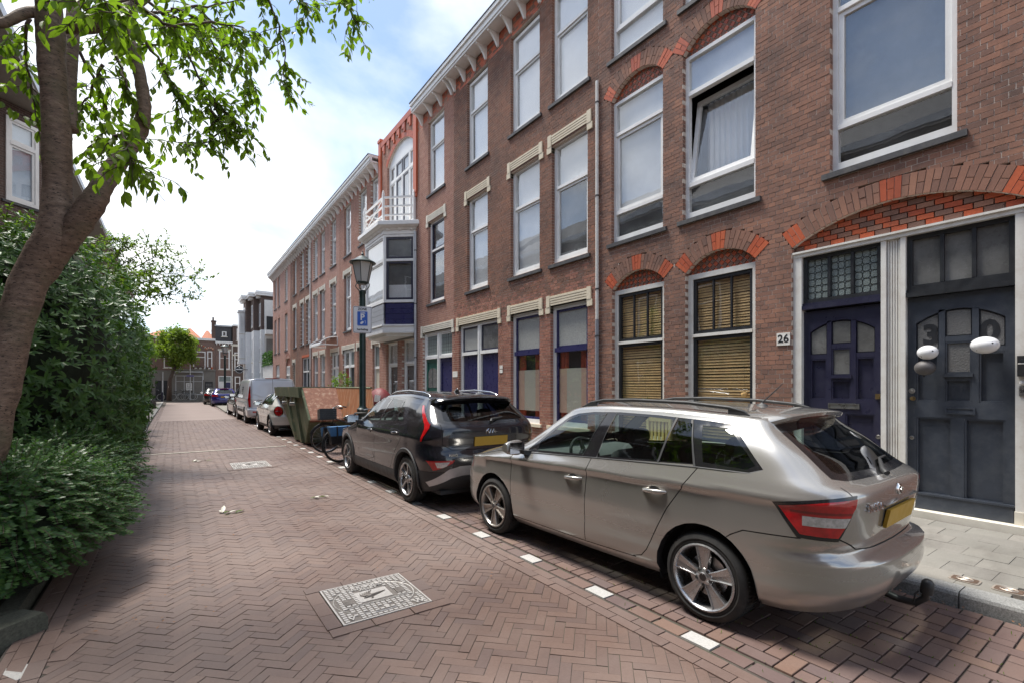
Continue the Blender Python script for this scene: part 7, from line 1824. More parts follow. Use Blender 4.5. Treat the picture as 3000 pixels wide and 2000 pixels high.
w = window(h, FF, 4.12, 5.16, 3.5, 5.55, splits=(4.75,), dep=-.05, fw=.12, sashes=(False, False), back='roller', glass='glass_far', sillmat='stone_pale'); m = MB(); m.fbox(FF, 4.0, 5.3, 5.56, 5.75, -.06, -.025); m.build('lintel', M['stone_pale'], h)
m = MB(); ring(m, FF, 4.05, 5.32, .15, 2.75, .08, -.05, .02); m.fbox(FF, 4.13, 5.24, 2.05, 2.13, -.05, .02); m.build('door_frame', M['white'], h); pane_box(FF, 4.13, 5.24, 2.13, 2.67, -.03, M['lead_glass'], h, 'fanlight')
m = MB(); m.fbox(FF, 4.60, 5.24, .15, 2.05, -.03, .0); m.build('door', M['navy'], h); m = MB(); m.fbox(FF, 4.13, 4.58, .15, 2.05, -.03, .0); m.build('side_panel', M['white'], h)
pipe(h, 5.40, 62.94, .1, 6.3, .05, 'white_old')
h = empty('brick_house', (7, 63, .1), 'dark brick house with blind arches beside the mansard', 'house', 'houses closing the street')
m = MB(); m.fbox(FF, 5.45, 12.0, .1, 8.35, -.0, 8); m.build('wall', M['wall_umber'], h); m = MB(); m.fbox(FF, 5.42, 12, 8.36, 8.55, -.12, 7); m.build('roof_edge', M['white'], h)
m = MB(); m.fbox(FF, 5.46, 12, 6.1, 6.35, -.08, -.005); m.fbox(FF, 5.46, 12, 5.05, 5.2, -.06, -.005); m.build('stone_band', M['stone_pale'], h)
plain_win(h, FF, 5.85, 6.35, 6.75, 8.1); plain_win(h, FF, 5.62, 6.15, 3.45, 5.42); plain_win(h, FF, 5.65, 6.2, .8, 2.7)
h = empty('brick_house', (-8, 63, .1), 'plain brick house at the far left corner', 'house', 'houses closing the street')
m = MB(); m.fbox(FF, -14, -3.01, .1, 7.0, 0, 8); m.build('wall', M['wall_rose'], h); m = MB(); m.fbox(FF, -14, -3.01, 7.01, 7.2, -.1, 7); m.build('roof_edge', M['white'], h); plain_win(h, FF, -5, -3.6, 3.5, 5.4); plain_win(h, FF, -5, -3.6, .8, 2.8)
# white corner building on the right with brick upper storey, and the low wall before it
h = empty('white_corner_building', (7, 55, .1), 'white rendered corner building with brown brick top storey and bay', 'building')
def blk(x0, y0, y1, xe=14.0):
    m = MB(); m.box(x0, xe, y0, y1, .1, 7.1); m.build('white_wall', M['white'], h); m = MB(); m.box(x0+.004, xe, y0+.004, y1, 7.105, 10.4); m.build('brick_storey', M['wall_umber'], h)
    f = Fr(x0, 0, 0, 1, -1, 0)
    for k in range(1):
        c = (y0+y1)/2; plain_win(h, f, c-.45, c+.45, 7.5, 9.7); plain_win(h, f, c-.4, c+.4, 4.0, 6.3, back='curtain_grey'); plain_win(h, f, c-.4, c+.4, 1.0, 3.0)
    m = MB(); m.box(x0-.45, xe, y0-.3, y1, 10.41, 10.6); m.box(x0-.5, xe, y0-.35, y1, 10.605, 10.82)
    for j in range(int((y1-y0)/.55)): m.box(x0-.35, x0-.01, y0+.2+.55*j, y0+.32+.55*j, 10.2, 10.405)
    m.build('cornice', M['white'], h)
blk(6.97, 52.7, 53.99); blk(6.48, 54.0, 56.09); blk(6.05, 56.1, 58.6)
m = MB(); m.box(5.5, 6.045, 56.9, 58.2, 4.2, 9.2); b_ = m.build('bay', M['white'], h); m = MB(); m.box(5.4, 6.04, 56.8, 58.3, 9.21, 9.4); m.box(5.45, 6.04, 56.85, 58.25, 3.9, 4.19); m.build('bay_cornice', M['white'], h)
plain_win(h, Fr(0, 56.9, 1, 0, 0, -1), 5.56, 5.98, 7.0, 8.9); plain_win(h, Fr(0, 56.9, 1, 0, 0, -1), 5.56, 5.98, 4.5, 6.6)
m = MB(); m.box(7.25, 14, 52.45, 52.69, .1, 10.0); m.build('side_wall', M['wall_white'], h)
m = MB(); m.box(7.25, 9.0, 51.6, 52.44, 6.6, 7.0); m.build('balcony_slab', M['white'], h); m = MB(); m.box(7.3, 9.0, 51.6, 51.66, 7.01, 8.3); m.build('balcony_screen', M['black_paint'], h); m = MB(); m.box(7.4, 9.0, 52.40, 52.449, 2.6, 6.2); m.build('balcony_recess', M['taupe'], h)
r_ = empty('garden_wall', (7.1, 49.5, .1), 'low white washed wall between the terrace and the white building', 'wall'); m = MB(); m.box(7.1, 7.35, 46.72, 52.4, .09, 3.55); m.build('wall_face', M['wall_white'], r_)
r_ = empty('round_bar_sign', (5.45, 56, 3.3), 'round black bar sign with white rim sticking out from the white building', 'sign'); m = MB(); m.lathe([(0, -.05), (.37, -.05), (.40, 0), (.37, .05), (0, .05)], (5.42, 55.9, 3.3), 24, (0, 1, 0)); m.build('panel', M['black_paint'], r_, auto=40)
m = MB(); m.lathe([(.34, .052), (.37, .056), (.37, .05)], (5.42, 55.9, 3.3), 24, (0, -1, 0)); m.build('rim', M['white'], r_); m = MB(); m.cyl((5.8, 55.95, 3.3), (6.2, 56.05, 3.3), .03, n=6); m.build('bracket', M['black_paint'], r_)
m = MB(); m.box(5.14, 5.70, 55.835, 55.848, 3.25, 3.36); m.lathe([(0, .056), (.06, .056), (.07, .05)], (5.42, 55.9, 3.5), 5, (0, -1, 0)); m.build('sign_band', M['white'], r_)
# ---------------------------------------------------------------- street furniture
M['post_green'] = pm('dark_green_post', (.012, .032, .028), .35, var=.2, nscale=6, coord='pos', dirt=((.09, .10, .09), .2, 12))
M['lamp_glass'] = obscure('rippled_lamp_glass', (.62, .62, .60), 60, .15, .6)
def lamp(x, y, s, lab, sign=True, mat='post_green'):
    r_ = empty('street_lamp', (x, y, 0), lab, 'street lamp', 'lamp posts along the right pavement'); Z = lambda z: z*s
    m = MB(); m.lathe([(.13, 0), (.13, .9), (.145, .93), (.145, 1.0), (.10, 1.04), (.085, 1.1), (.08, 3.9*1), (.075, Z(4.22)), (.09, Z(4.24)), (.09, Z(4.30)), (.05, Z(4.33))], (x, y, .0), 18); m.build('post', M[mat], r_, auto=40)
    for k in range(4):
        a = pi/4+pi/2*k; m = MB(); m.tube([(x+cos(a)*q, y+sin(a)*q, Z(z)) for q, z in ((.05, 4.28), (.11, 4.33), (.19, 4.42), (.20, 4.48), (.15, 4.53), (.10, 4.535))], .012, 6); m.build('lantern_arm', M[mat], r_, auto=60)
    zb, zt = Z(4.53), Z(5.08); rb, rt = .155, .27
    m = MB(); m.lathe([(0, zb-.04), (rb*.8, zb-.035), (rb+.01, zb), (rb+.012, zb+.025), (rb-.01, zb+.025)], (x, y, 0), 6); m.build('lantern_base', M[mat], r_)
    for k in range(6):
        a0, a1 = 2*pi*k/6, 2*pi*(k+1)/6; m = MB()
        for q in (0, .008): m.v += [(x+cos(a)*(r-q), y+sin(a)*(r-q), z) for a, r, z in ((a0, rb, zb+.02), (a1, rb, zb+.02), (a1, rt, zt), (a0, rt, zt))]
        m.f = [(0, 1, 2, 3), (7, 6, 5, 4), (0, 4, 5, 1), (2, 6, 7, 3)]; m.m = [0]*4; m.build('lantern_pane', M['lamp_glass'], r_)
        m = MB(); m.cyl((x+cos(a0)*(rb+.004), y+sin(a0)*(rb+.004), zb), (x+cos(a0)*(rt+.004), y+sin(a0)*(rt+.004), zt+.01), .010, n=5); m.build('lantern_bar', M[mat], r_)
    m = MB(); m.lathe([(.26, zt-.005), (.335, zt-.01), (.345, zt+.012), (.30, zt+.04), (.20, zt+.09), (.13, zt+.15), (.08, zt+.18), (.03, zt+.20), (.03, zt+.23), (.045, zt+.245), (.02, zt+.27), (.008, zt+.33), (0, zt+.34)], (x, y, 0), 24); m.build('lantern_roof', M[mat], r_, auto=40)
    return r_
lamp(4.1, 12.75, .955, 'tall dark green lamp post with parking sign, behind the black crossover')
r_ = empty('parking_sign', (4.02, 12.62, 3.2), 'white zone parking sign with blue P panel strapped to the lamp post', 'sign')
d_ = Vector((-4.0, -12.6, 0)).normalized(); d_ = Vector((-.34, -.94, 0)).normalized(); ux = Vector((-d_.y, d_.x, 0)); sc_ = Vector((4.1, 12.75, 3.335))+d_*.11
if ux.x < 0: ux = -ux
def signbox(name, w, hh, y0, mat, th, off, par, r=.03):
    pts = []
    for cx, cz, a0 in ((w/2-r, hh/2-r, 0), (-w/2+r, hh/2-r, pi/2), (-w/2+r, -hh/2+r, pi), (w/2-r, -hh/2+r, 1.5*pi)):
        for k in range(4): a = a0+pi/2*k/3; pts.append((cx+r*cos(a), cz+r*sin(a)))
    n = len(pts); m = MB(); c = sc_+d_*off+Vector((0, 0, y0)); m.add([c+ux*a+Vector((0, 0, b)) for a, b in pts]+[c-d_*th+ux*a+Vector((0, 0, b)) for a, b in pts], [tuple(range(n)), tuple(range(2*n-1, n-1, -1))]+[(i, n+i, n+(i+1) % n, (i+1) % n) for i in range(n)]); return m.build(name, mat, par, weld=True)
M['sign_white'] = pm('sign_white', (.78, .79, .82), .35, coord='pos', var=.02); M['sign_blue'] = pm('sign_blue', (.02, .11, .50), .35, coord='pos', var=.03)
pl = signbox('plate', .47, .70, 0, M['sign_white'], .02, 0, r_); signbox('border', .45, .68, 0, M['black_paint'], .001, .0015, r_); signbox('face', .43, .66, 0, M['sign_white'], .001, .003, r_)
signbox('blue_frame', .27, .385, .03, M['sign_blue'], .001, .0045, r_); signbox('blue_line', .255, .37, .03, M['sign_white'], .001, .006, r_, .025); signbox('blue_panel', .245, .36, .03, M['sign_blue'], .001, .0075, r_, .022)
def stx(t, s, z, mat, b=.001, dx=0): text_mesh(t, s, mat, 'lettering', r_, basis(sc_+d_*.010+ux*dx+Vector((0, 0, z)), ux, (0, 0, 1)), .0006, bold=b)
stx('ZONE', .082, .275, M['black_paint'], .0025); stx('2232', .062, .175, M['sign_white'], .002, .01); stx('P', .215, .06, M['sign_white'], .006); stx('herhaling', .075, -.255, M['black_paint'], .002)
m = MB(); P2 = lambda a, z: sc_+d_*.009+ux*a+Vector((0, 0, z)); m.add([P2(-.055, -.105), P2(-.02, -.12), P2(.03, -.075), P2(.03, -.045), P2(.0, -.035), P2(-.05, -.07)], [tuple(range(6))]); m.tube([P2(.04, -.04), P2(.075, -.015), P2(.075, -.10)], .004, 4); m.build('hand_symbol', M['sign_white'], r_)
for z in (-.2, .2):
    m = MB(); m.lathe([(.086, -.012), (.092, -.012), (.092, .012), (.086, .012)], (4.1, 12.75, 3.335+z), 16); m.build('strap', M['steel'], r_)
lamp(3.45, 46.3, .955, 'distant lamp post standing beside the deep blue hatchback')
# the skip
def rustmat(name, base, rust, thr=(.45, .6), sc=2.2):
    m, t, n, l, b = nt(name); f = noise(t, sc, 8, .68); mp = n.new('ShaderNodeMapping'); mp.inputs['Scale'].default_value = (6, 6, .9); l.new(n.new('ShaderNodeNewGeometry').outputs['Position'], mp.inputs[0])
    st = noise(t, 1.6, 6, .65, vec=mp.outputs[0]); c = mixc(t, ramp(t, f, [(thr[0], (0,)*3), (thr[1], (1,)*3)]), base, ramp(t, st, [(.3, rust), (.7, tuple(min(1, x*1.9) for x in rust))]))
    c = mixc(t, mth(t, 'MULTIPLY', ramp(t, st, [(.52, (0,)*3), (.68, (1,)*3)]), .55), c, (.36, .31, .23)); l.new(c, b.inputs['Base Color']); b.inputs['Roughness'].default_value = .75; bump(t, f, b, .004, .5); return m
M['skip_green'] = rustmat('worn_green_steel', (.10, .125, .07), (.17, .125, .07), (.56, .72)); M['skip_rust'] = rustmat('brown_rust', (.06, .10, .052), (.125, .045, .024), (.24, .34), 1.4); M['skip_orange'] = rustmat('orange_rust', (.07, .085, .05), (.22, .085, .032), (.34, .46), 1.3)
r_ = empty('skip', (3.7, 14.8, 0), 'rusty green open rubbish skip standing in the parking lane', 'skip')
BT = [(2.93, 13.8), (2.93, 15.4), (4.45, 15.4), (4.45, 13.8)]; TP = [(2.74, 13.6, 1.55), (2.74, 17.2, 1.55), (4.62, 17.2, 1.55), (4.62, 13.6, 1.55)]; LPp = [(2.83, 13.0, .72), (4.54, 13.0, .72)]
def sheet(name, pts, mat, th, inw):
    m = MB(); n = len(pts); inw = Vector(inw)*th; m.add([Vector(p) for p in pts]+[Vector(p)+inw for p in pts], [tuple(range(n)), tuple(range(2*n-1, n-1, -1))]+[(i, n+i, n+(i+1) % n, (i+1) % n) for i in range(n)]); return m.build(name, mat, r_, weld=True)
sheet('side_plate', [BT[0]+(.06,), BT[1]+(.06,), TP[1], TP[0], LPp[0]], M['skip_green'], .02, (1, 0, 0)); sheet('side_plate', [BT[3]+(.06,), BT[2]+(.06,), TP[2], TP[3], LPp[1]], M['skip_orange'], .02, (-1, 0, 0))
sheet('end_plate', [BT[1]+(.06,), BT[2]+(.06,), TP[2], TP[1]], M['skip_rust'], .02, (0, -1, 0)); sheet('end_plate', [BT[0]+(.06,), BT[3]+(.06,), LPp[1], LPp[0]], M['skip_green'], .02, (0, 1, 0)); sheet('floor_plate', [p+(.05,) for p in BT], M['skip_rust'], .015, (0, 0, 1))
m = MB(); m.tube([LPp[0], LPp[1]], .045, 6); m.build('end_lip', M['skip_rust'], r_)
m = MB(); m.hexa([(2.69, 13.6, 1.30), (2.80, 13.6, 1.30), (2.80, 17.25, 1.30), (2.69, 17.25, 1.30), (2.66, 13.56, 1.57), (2.77, 13.56, 1.57), (2.77, 17.25, 1.57), (2.66, 17.25, 1.57)]); m.build('rim_beam', M['skip_green'], r_)
m = MB(); m.tube([TP[1], TP[2], TP[3]], .035, 6); m.build('rim_bar', M['skip_green'], r_)
m = MB(); m.tube([(2.76, 13.58, 1.52), (2.83, 12.99, .74), (2.92, 13.78, .08)], .03, 6); m.build('edge_bar', M['skip_green'], r_)
for yb, yt in ((14.15, 14.35), (14.95, 15.5)):
    m = MB(); m.hexa([(2.86, yb-.07, .06), (2.94, yb-.07, .06), (2.94, yb+.07, .06), (2.86, yb+.07, .06), (2.70, yt-.08, 1.30), (2.78, yt-.08, 1.30), (2.78, yt+.08, 1.30), (2.70, yt+.08, 1.30)]); m.build('rib', M['skip_green'], r_)
    m = MB(); m.tube([(2.70, yt+.12, 1.32), (2.64, yt+.13, 1.22), (2.66, yt+.10, 1.12), (2.73, yt+.1, 1.10)], .02, 6); m.cyl((2.60, yt, 1.12), (2.78, yt, 1.12), .05, n=10); m.build('lifting_hook', M['steel'], r_)
# bicycles
M['bike_black'] = pm('bike_black', (.015, .015, .017), .35, var=.2); M['bike_grey'] = pm('bike_grey', (.30, .31, .32), .35, metal=.5); M['bag_blue'] = pm('blue_bag_cloth', (.04, .13, .27), .7, var=.2, nscale=8); M['tyre_pale'] = pm('pale_tyre', (.55, .54, .50), .7)
def bike(loc, ang, lab, lean=.08, frame='bike_black', crate=False, bags=False, tyre='rubber', group='bicycles parked in the street', lod=1):
    r_ = empty('bicycle', (loc[0], loc[1], loc[2] if len(loc) > 2 else 0), lab, 'bicycle', group, rz=ang); r_.rotation_euler = (lean, 0, ang); B = lambda m, n, mt, **k: m.build(n, M[mt], r_, local=True, auto=50, **k)
    Rw = .335
    for x in (0, 1.08):
        m = MB(); m.tube([(x+cos(2*pi*k/28)*Rw, 0, Rw+.02+sin(2*pi*k/28)*Rw) for k in range(28)], .02, 7, closed=True); w = B(m, 'wheel', tyre)
        m = MB(); m.tube([(x+cos(2*pi*k/28)*(Rw-.026), 0, Rw+.02+sin(2*pi*k/28)*(Rw-.026)) for k in range(28)], .009, 5, closed=True); m.build('rim', M['steel'], w, local=True)
        m = MB(); m.cyl((x, -.04, Rw+.02), (x, .04, Rw+.02), .025, n=8)
        if lod:
            for k in range(20): a = 2*pi*k/20; m.cyl((x, .02*(-1)**k, Rw+.02), (x+cos(a)*(Rw-.03), 0, Rw+.02+sin(a)*(Rw-.03)), .0018, n=3, cap=False)
        m.build('spokes', M['steel'], w, local=True, kind='stuff')
        m = MB(); m.tube([(x+cos(a)*(Rw+.035), 0, Rw+.02+sin(a)*(Rw+.035)) for a in [(.1 if x else .25)*pi+k*.085*pi for k in range(11)]], .016, 5); B(m, 'mudguard', frame)
    z = Rw+.02; m = MB()
    for p, q, r in (((0, 0, z), (.44, 0, .30), .011), ((.44, 0, .30), (.30, 0, .86), .016), ((0, 0, z), (.33, 0, .74), .009), ((.44, 0, .30), (.90, 0, .72), .018), ((.35, 0, .62), (.88, 0, .82), .015)): m.cyl(p, q, r, n=7)
    B(m, 'frame', frame)
    m = MB(); m.tube([(1.08, .05, z), (.97, .05, .62), (.93, 0, .70), (.87, 0, .98)], .013, 6); m.tube([(1.08, -.05, z), (.97, -.05, .62), (.93, 0, .70)], .012, 6); B(m, 'fork', frame)
    m = MB(); m.tube([(.66, .29, 1.08), (.72, .29, 1.09), (.86, .22, 1.11), (.90, .10, 1.07), (.88, 0, 1.02), (.90, -.10, 1.07), (.86, -.22, 1.11), (.72, -.29, 1.09), (.66, -.29, 1.08)], .012, 7); hb = B(m, 'handlebar', 'steel')
    for s in (1, -1): m = MB(); m.cyl((.64, s*.29, 1.075), (.75, s*.285, 1.093), .017, n=8); m.build('grip', M['rubber'], hb, local=True)
    m = MB(); m.lathe([(0, -.02), (.10, -.02), (.12, .0), (.09, .03), (0, .035)], (.27, 0, .93), 12); m.v = [(.27+(v[0]-.27)*1.35, v[1]*(1 if v[0] < .3 else .5), v[2]) for v in m.v]; m.cyl((.31, 0, .84), (.28, 0, .92), .014, n=6); B(m, 'saddle', 'rubber')
    m = MB()
    for s in (1, -1): m.tube([(-.28, s*.06, .74), (.28, s*.06, .74)], .007, 5); m.cyl((0, s*.06, z), (-.1, s*.06, .74), .006, n=5)
    B(m, 'luggage_rack', frame)
    m = MB(); m.lathe([(.075, -.006), (.08, 0), (.075, .006)], (.44, .05, .30), 16, (0, 1, 0)); m.cyl((.44, .07, .30), (.36, .09, .16), .011, n=5); m.cyl((.44, -.07, .30), (.52, -.09, .44), .011, n=5); B(m, 'crank', 'steel')
    if crate:
        m = MB(); x0, x1, w, zb, zt = .86, 1.24, .24, .80, 1.06
        m.box(x0, x1, -w, w, zb, zb+.015)
        for q in range(5):
            zz_ = zb+.02+q*(zt-zb-.02)/5; m.box(x0, x1, -w, -w+.012, zz_, zz_+.042); m.box(x0, x1, w-.012, w, zz_, zz_+.042); m.box(x0, x0+.012, -w+.013, w-.013, zz_, zz_+.042); m.box(x1-.012, x1, -w+.013, w-.013, zz_, zz_+.042)
        m.box(x0-.012, x1+.012, -w-.012, w+.012, zt, zt+.02) if 0 else None
        B(m, 'crate', 'black_plastic'); m = MB(); m.tube([(1.08, .1, z), (1.16, .1, .79)], .008, 5); m.tube([(1.08, -.1, z), (1.16, -.1, .79)], .008, 5); B(m, 'front_carrier', frame)
    if bags:
        for s in (1, -1):
            m = MB(); m.hexa([(-.24, s*.08, .40), (.16, s*.08, .40), (.16, s*.19, .40), (-.24, s*.19, .40), (-.28, s*.075, .74), (.20, s*.075, .74), (.20, s*.21, .73), (-.28, s*.21, .73)]); b_ = B(m, 'pannier', 'bike_black')
            m = MB(); m.hexa([(-.27, s*.213, .56), (.19, s*.213, .56), (.19, s*.222, .56), (-.27, s*.222, .56), (-.29, s*.07, .765), (.21, s*.07, .765), (.21, s*.225, .75), (-.29, s*.225, .75)]); f_ = m.build('bag_flap', M['bag_blue'], b_, local=True)
            for x in (-.15, .07): m = MB(); m.hexa([(x, s*.226, .50), (x+.03, s*.226, .50), (x+.03, s*.232, .50), (x, s*.232, .50), (x, s*.228, .755), (x+.03, s*.228, .755), (x+.03, s*.234, .755), (x, s*.234, .755)]); m.build('bag_strap', M['bike_black'], b_, local=True)
    return r_
bike((4.05, 11.85), pi-.12, 'black bicycle with a black front crate beside the skip', .10, crate=True)
bike((2.85, 10.35), .18, 'dark bicycle with blue panniers at the nose of the black crossover', -.09, bags=True)
for (x, y, a, lab, ty) in ((-1.15, 18.6, 1.25, 'dark bicycle half hidden in the pink flowered shrub', 'rubber'), (-1.35, 28.0, 1.4, 'bicycle standing on the left pavement past the shrubs', 'rubber')): bike((x, y, .08), a, lab, .06, crate='pink' in lab, tyre=ty)
for (x, y, a, lab) in ((-.15, 62.55, .1, 'pale wheeled bicycle at the left end before the shop window'), (.55, 62.5, .3, 'bicycle leaning on the street name pole before the shop'), (1.75, 62.5, 2.9, 'bicycle by itself left of the shop door'), (-2.2, 62.4, .25, 'pale wheeled bicycle beside the bollard at the far left')): bike((x, y, .11), a, lab, .05, tyre='tyre_pale', lod=0, frame='bike_grey' if x > .5 else 'bike_black')
r_ = empty('bollard', (-1.02, 61.6, 0), 'dark blue bollard at the far street corner', 'bollard'); m = MB(); m.lathe([(.09, 0), (.085, .85), (.10, .87), (.10, .93), (.05, 1.0), (0, 1.01)], (-1.02, 61.6, 0), 12); m.build('post', M['navy_dark'], r_, auto=40)
r_ = empty('street_name_sign', (1.42, 62.3, 0), 'blue street name plate on a thin grey pole', 'sign'); m = MB(); m.cyl((1.42, 62.3, .1), (1.42, 62.3, 4.1), .04, n=8); m.build('pole', M['zinc'], r_, auto=40); m = MB(); m.box(1.08, 1.76, 62.2, 62.23, 2.62, 2.80); m.build('plate', pm('violet_plate', (.16, .15, .33), .5, coord='pos'), r_)
r_ = empty('grey_pole', (-.95, 61.9, 0), 'thin grey pole by the far corner bollard', 'pole'); m = MB(); m.cyl((-.95, 61.9, 0), (-.95, 61.9, 3.1), .045, n=8); m.build('pole', M['zinc'], r_, auto=40)
# red hood and garden chair on the pavement
r_ = empty('cargo_hood', (5.05, 14.1, .1), 'dark red rounded cargo hood with white patch, behind the black crossover', 'hood'); m = MB(); n, k = 18, 8; M['hood_red'] = pm('dark_red_cloth', (.16, .02, .025), .6, coord='pos', var=.15)
m.add([(5.05+.42*sin(pi/2*i/k)*cos(2*pi*j/n), 14.1+.55*sin(pi/2*i/k)*sin(2*pi*j/n), .85+.70*cos(pi/2*i/k)) for i in range(k+1) for j in range(n)], [(i*n+j, i*n+(j+1) % n, (i+1)*n+(j+1) % n, (i+1)*n+j) for i in range(k) for j in range(n)]); m.build('hood', M['hood_red'], r_, smooth=True, weld=True)
m = MB(); m.box(4.68, 5.42, 13.6, 14.6, .11, .85); m.build('box', M['black_plastic'], r_); m = MB(); m.obox((4.84, 13.72, 1.24), (.75, -.55, -.2), (.55, .8, 0), (.2, .1, 1), .09, .006, .10); m.build('patch', M['enamel'], r_)
r_ = empty('garden_chair', (6.85, 5.45, .1), 'light wooden slatted garden chair against the house, seen through the estate car windows', 'chair'); M['pine'] = pm('pine', (.62, .47, .22), .6, coord='pos', var=.12)
m = MB(); m.box(6.98, 7.03, 5.2, 5.25, .11, 1.05); m.box(6.98, 7.03, 5.67, 5.72, .11, 1.05); m.box(6.985, 7.025, 5.255, 5.665, .98, 1.05); m.box(6.985, 7.025, 5.255, 5.665, .60, .65); m.build('back_frame', M['pine'], r_)
for q in range(5): m = MB(); m.box(6.995, 7.015, 5.28+.078*q, 5.325+.078*q, .655, .975); m.build('slat', M['pine'], r_)
m = MB(); m.box(6.55, 6.975, 5.2, 5.72, .50, .54); m.build('seat', M['pine'], r_)
for y in (5.2, 5.67): m = MB(); m.box(6.56, 6.61, y, y+.05, .11, .495); m.build('leg', M['pine'], r_)
# ---------------------------------------------------------------- vegetation
def leafmat(name, c1, c2, rough=.45, trans=.35, back=None):
    m, t, n, l, b = nt(name); g = n.new('ShaderNodeNewGeometry'); oi = n.new('ShaderNodeObjectInfo')
    c = ramp(t, mth(t, 'FRACT', mth(t, 'ADD', g.outputs['Random Per Island'], oi.outputs['Random'])), [c1, c2, tuple((a+b_)*.5 for a, b_ in zip(c1, c2))]); l.new(c, b.inputs['Base Color']); b.inputs['Roughness'].default_value = rough; b.inputs['Specular IOR Level'].default_value = .3
    tr = n.new('ShaderNodeBsdfTranslucent'); l.new(mixc(t, 1, c, (1.5, 1.7, .55), 'MULTIPLY'), tr.inputs[0]); mx = n.new('ShaderNodeMixShader'); mx.inputs[0].default_value = trans; l.new(b.outputs[0], mx.inputs[1]); l.new(tr.outputs[0], mx.inputs[2]); l.new(mx.outputs[0], n['Material Output'].inputs[0]); return m
M['leaf_cherry'] = leafmat('cherry_leaf', (.10, .165, .024), (.155, .235, .034), .42, .58); M['leaf_laurel'] = leafmat('laurel_leaf', (.036, .085, .030), (.075, .145, .04), .40, .2); M['leaf_box'] = leafmat('honeysuckle_leaf', (.032, .085, .035), (.075, .15, .04), .4, .3)
M['leaf_light'] = leafmat('light_leaf', (.085, .145, .028), (.15, .225, .045), .45, .45); M['leaf_far'] = leafmat('far_leaf', (.09, .14, .03), (.19, .25, .045), .5, .45); M['bark'] = pm('bark_plain', (.09, .065, .05), .85, coord='pos', var=.3, nscale=20, bmp=.5); M['core_dark'] = pm('dark_core', (.012, .02, .009), .95, coord='pos', var=.5, nscale=12)
M['petal'] = pm('pink_petal', (.55, .05, .06), .6, coord='pos')
def barkmat():
    m, t, n, l, b = nt('cherry_bark'); mp = n.new('ShaderNodeMapping'); mp.inputs['Scale'].default_value = (1.6, 1.6, 4.5); l.new(n.new('ShaderNodeNewGeometry').outputs['Position'], mp.inputs[0])
    f = noise(t, 9, 7, .7, vec=mp.outputs[0]); f2 = noise(t, 3, 5, .6); len_ = noise(t, 26, 3, .5, vec=mp.outputs[0])
    c = ramp(t, f, [(.3, (.075, .052, .04)), (.55, (.20, .14, .105)), (.75, (.32, .24, .185))]); c = mixc(t, ramp(t, len_, [(.60, (0,)*3), (.66, (1,)*3)]), c, (.035, .025, .02)); c = mixc(t, mth(t, 'MULTIPLY', ramp(t, f2, [(.5, (0,)*3), (.7, (1,)*3)]), .45), c, (.10, .11, .06))
    l.new(c, b.inputs['Base Color']); b.inputs['Roughness'].default_value = .7; bump(t, f, b, .012, .7); return m
M['bark_cherry'] = barkmat()
def leaf_pts(p, d, up, L, Wd, fold=.25, droop=.25):
    """a pointed leaf of six faces, slightly folded along its rib and curved"""
    d = d.normalized(); s = d.cross(up)
    if s.length < 1e-4: s = d.cross(Vector((1, .3, .2)))
    s.normalize(); n = s.cross(d); o = []
    for t, w in ((0, .0), (.3, .85), (.65, .8), (1, 0)):
        c = p+d*(L*t)-n*(droop*L*t*t*.6)
        if w == 0: o.append(c)
        else: o += [c-s*(Wd*.5*w)+n*(fold*Wd*.4), c, c+s*(Wd*.5*w)+n*(fold*Wd*.4)]
    return o
LF_F = [(0, 2, 1), (0, 3, 2), (1, 2, 5, 4), (2, 3, 6, 5), (4, 5, 7), (5, 6, 7)]
def simple_leaf(p, d, up, L, Wd):
    d = d.normalized(); s = d.cross(up)
    if s.length < 1e-4: s = d.cross(Vector((1, .3, .2)))
    s.normalize(); return [p, p+d*L*.5+s*Wd*.5, p+d*L, p+d*L*.5-s*Wd*.5]
def rv(): 
    while True:
        v = Vector((U(-1, 1), U(-1, 1), U(-1, 1)))
        if .05 < v.length < 1: return v.normalized()
def emit_leaves(root, leaves, mat, nobj, name='leaf', many='leaves'):
    """leaves: (p, d, up, L, W); nearest become objects sharing one mesh"""
    leaves.sort(key=lambda q: (0 if seen(*q[0], 1500, 1000) else 50)+q[0].length); mb = MB()
    if nobj:
        me = bpy.data.meshes.new(name); me.from_pydata(leaf_pts(Vector((0, 0, 0)), Vector((0, 1, 0)), Vector((0, 0, 1)), 1, .42), [], LF_F); me.materials.append(mat)
    wr = world_at(root)
    for i, (p, d, up, L, Wd) in enumerate(leaves):
        if i < nobj:
            d = d.normalized(); s = d.cross(up); s = s.normalized() if s.length > 1e-4 else d.orthogonal().normalized(); n = s.cross(d)
            o = bpy.data.objects.new(name, me); COL.objects.link(o); attach(o, root); mt = Matrix((s*(Wd/.42), d*L, n*L)).transposed().to_4x4(); mt.translation = p; o.matrix_basis = mt
        else: mb.add(leaf_pts(p, d, up, L, Wd), LF_F)
    if mb.v: mb.build(many, mat, root, kind='stuff')
CA, SA = FOR[1], FOR[0]
def at(u, v, t):   # display pixel (of 2352) and depth to a point of the scene
    u, v = u*1.27551, v*1.27551; a, b = (u-1500)/1410, (1130-v)/1410; return Vector(((SA+CA*a)*t, (CA-SA*a)*t, 1.6+b*t))
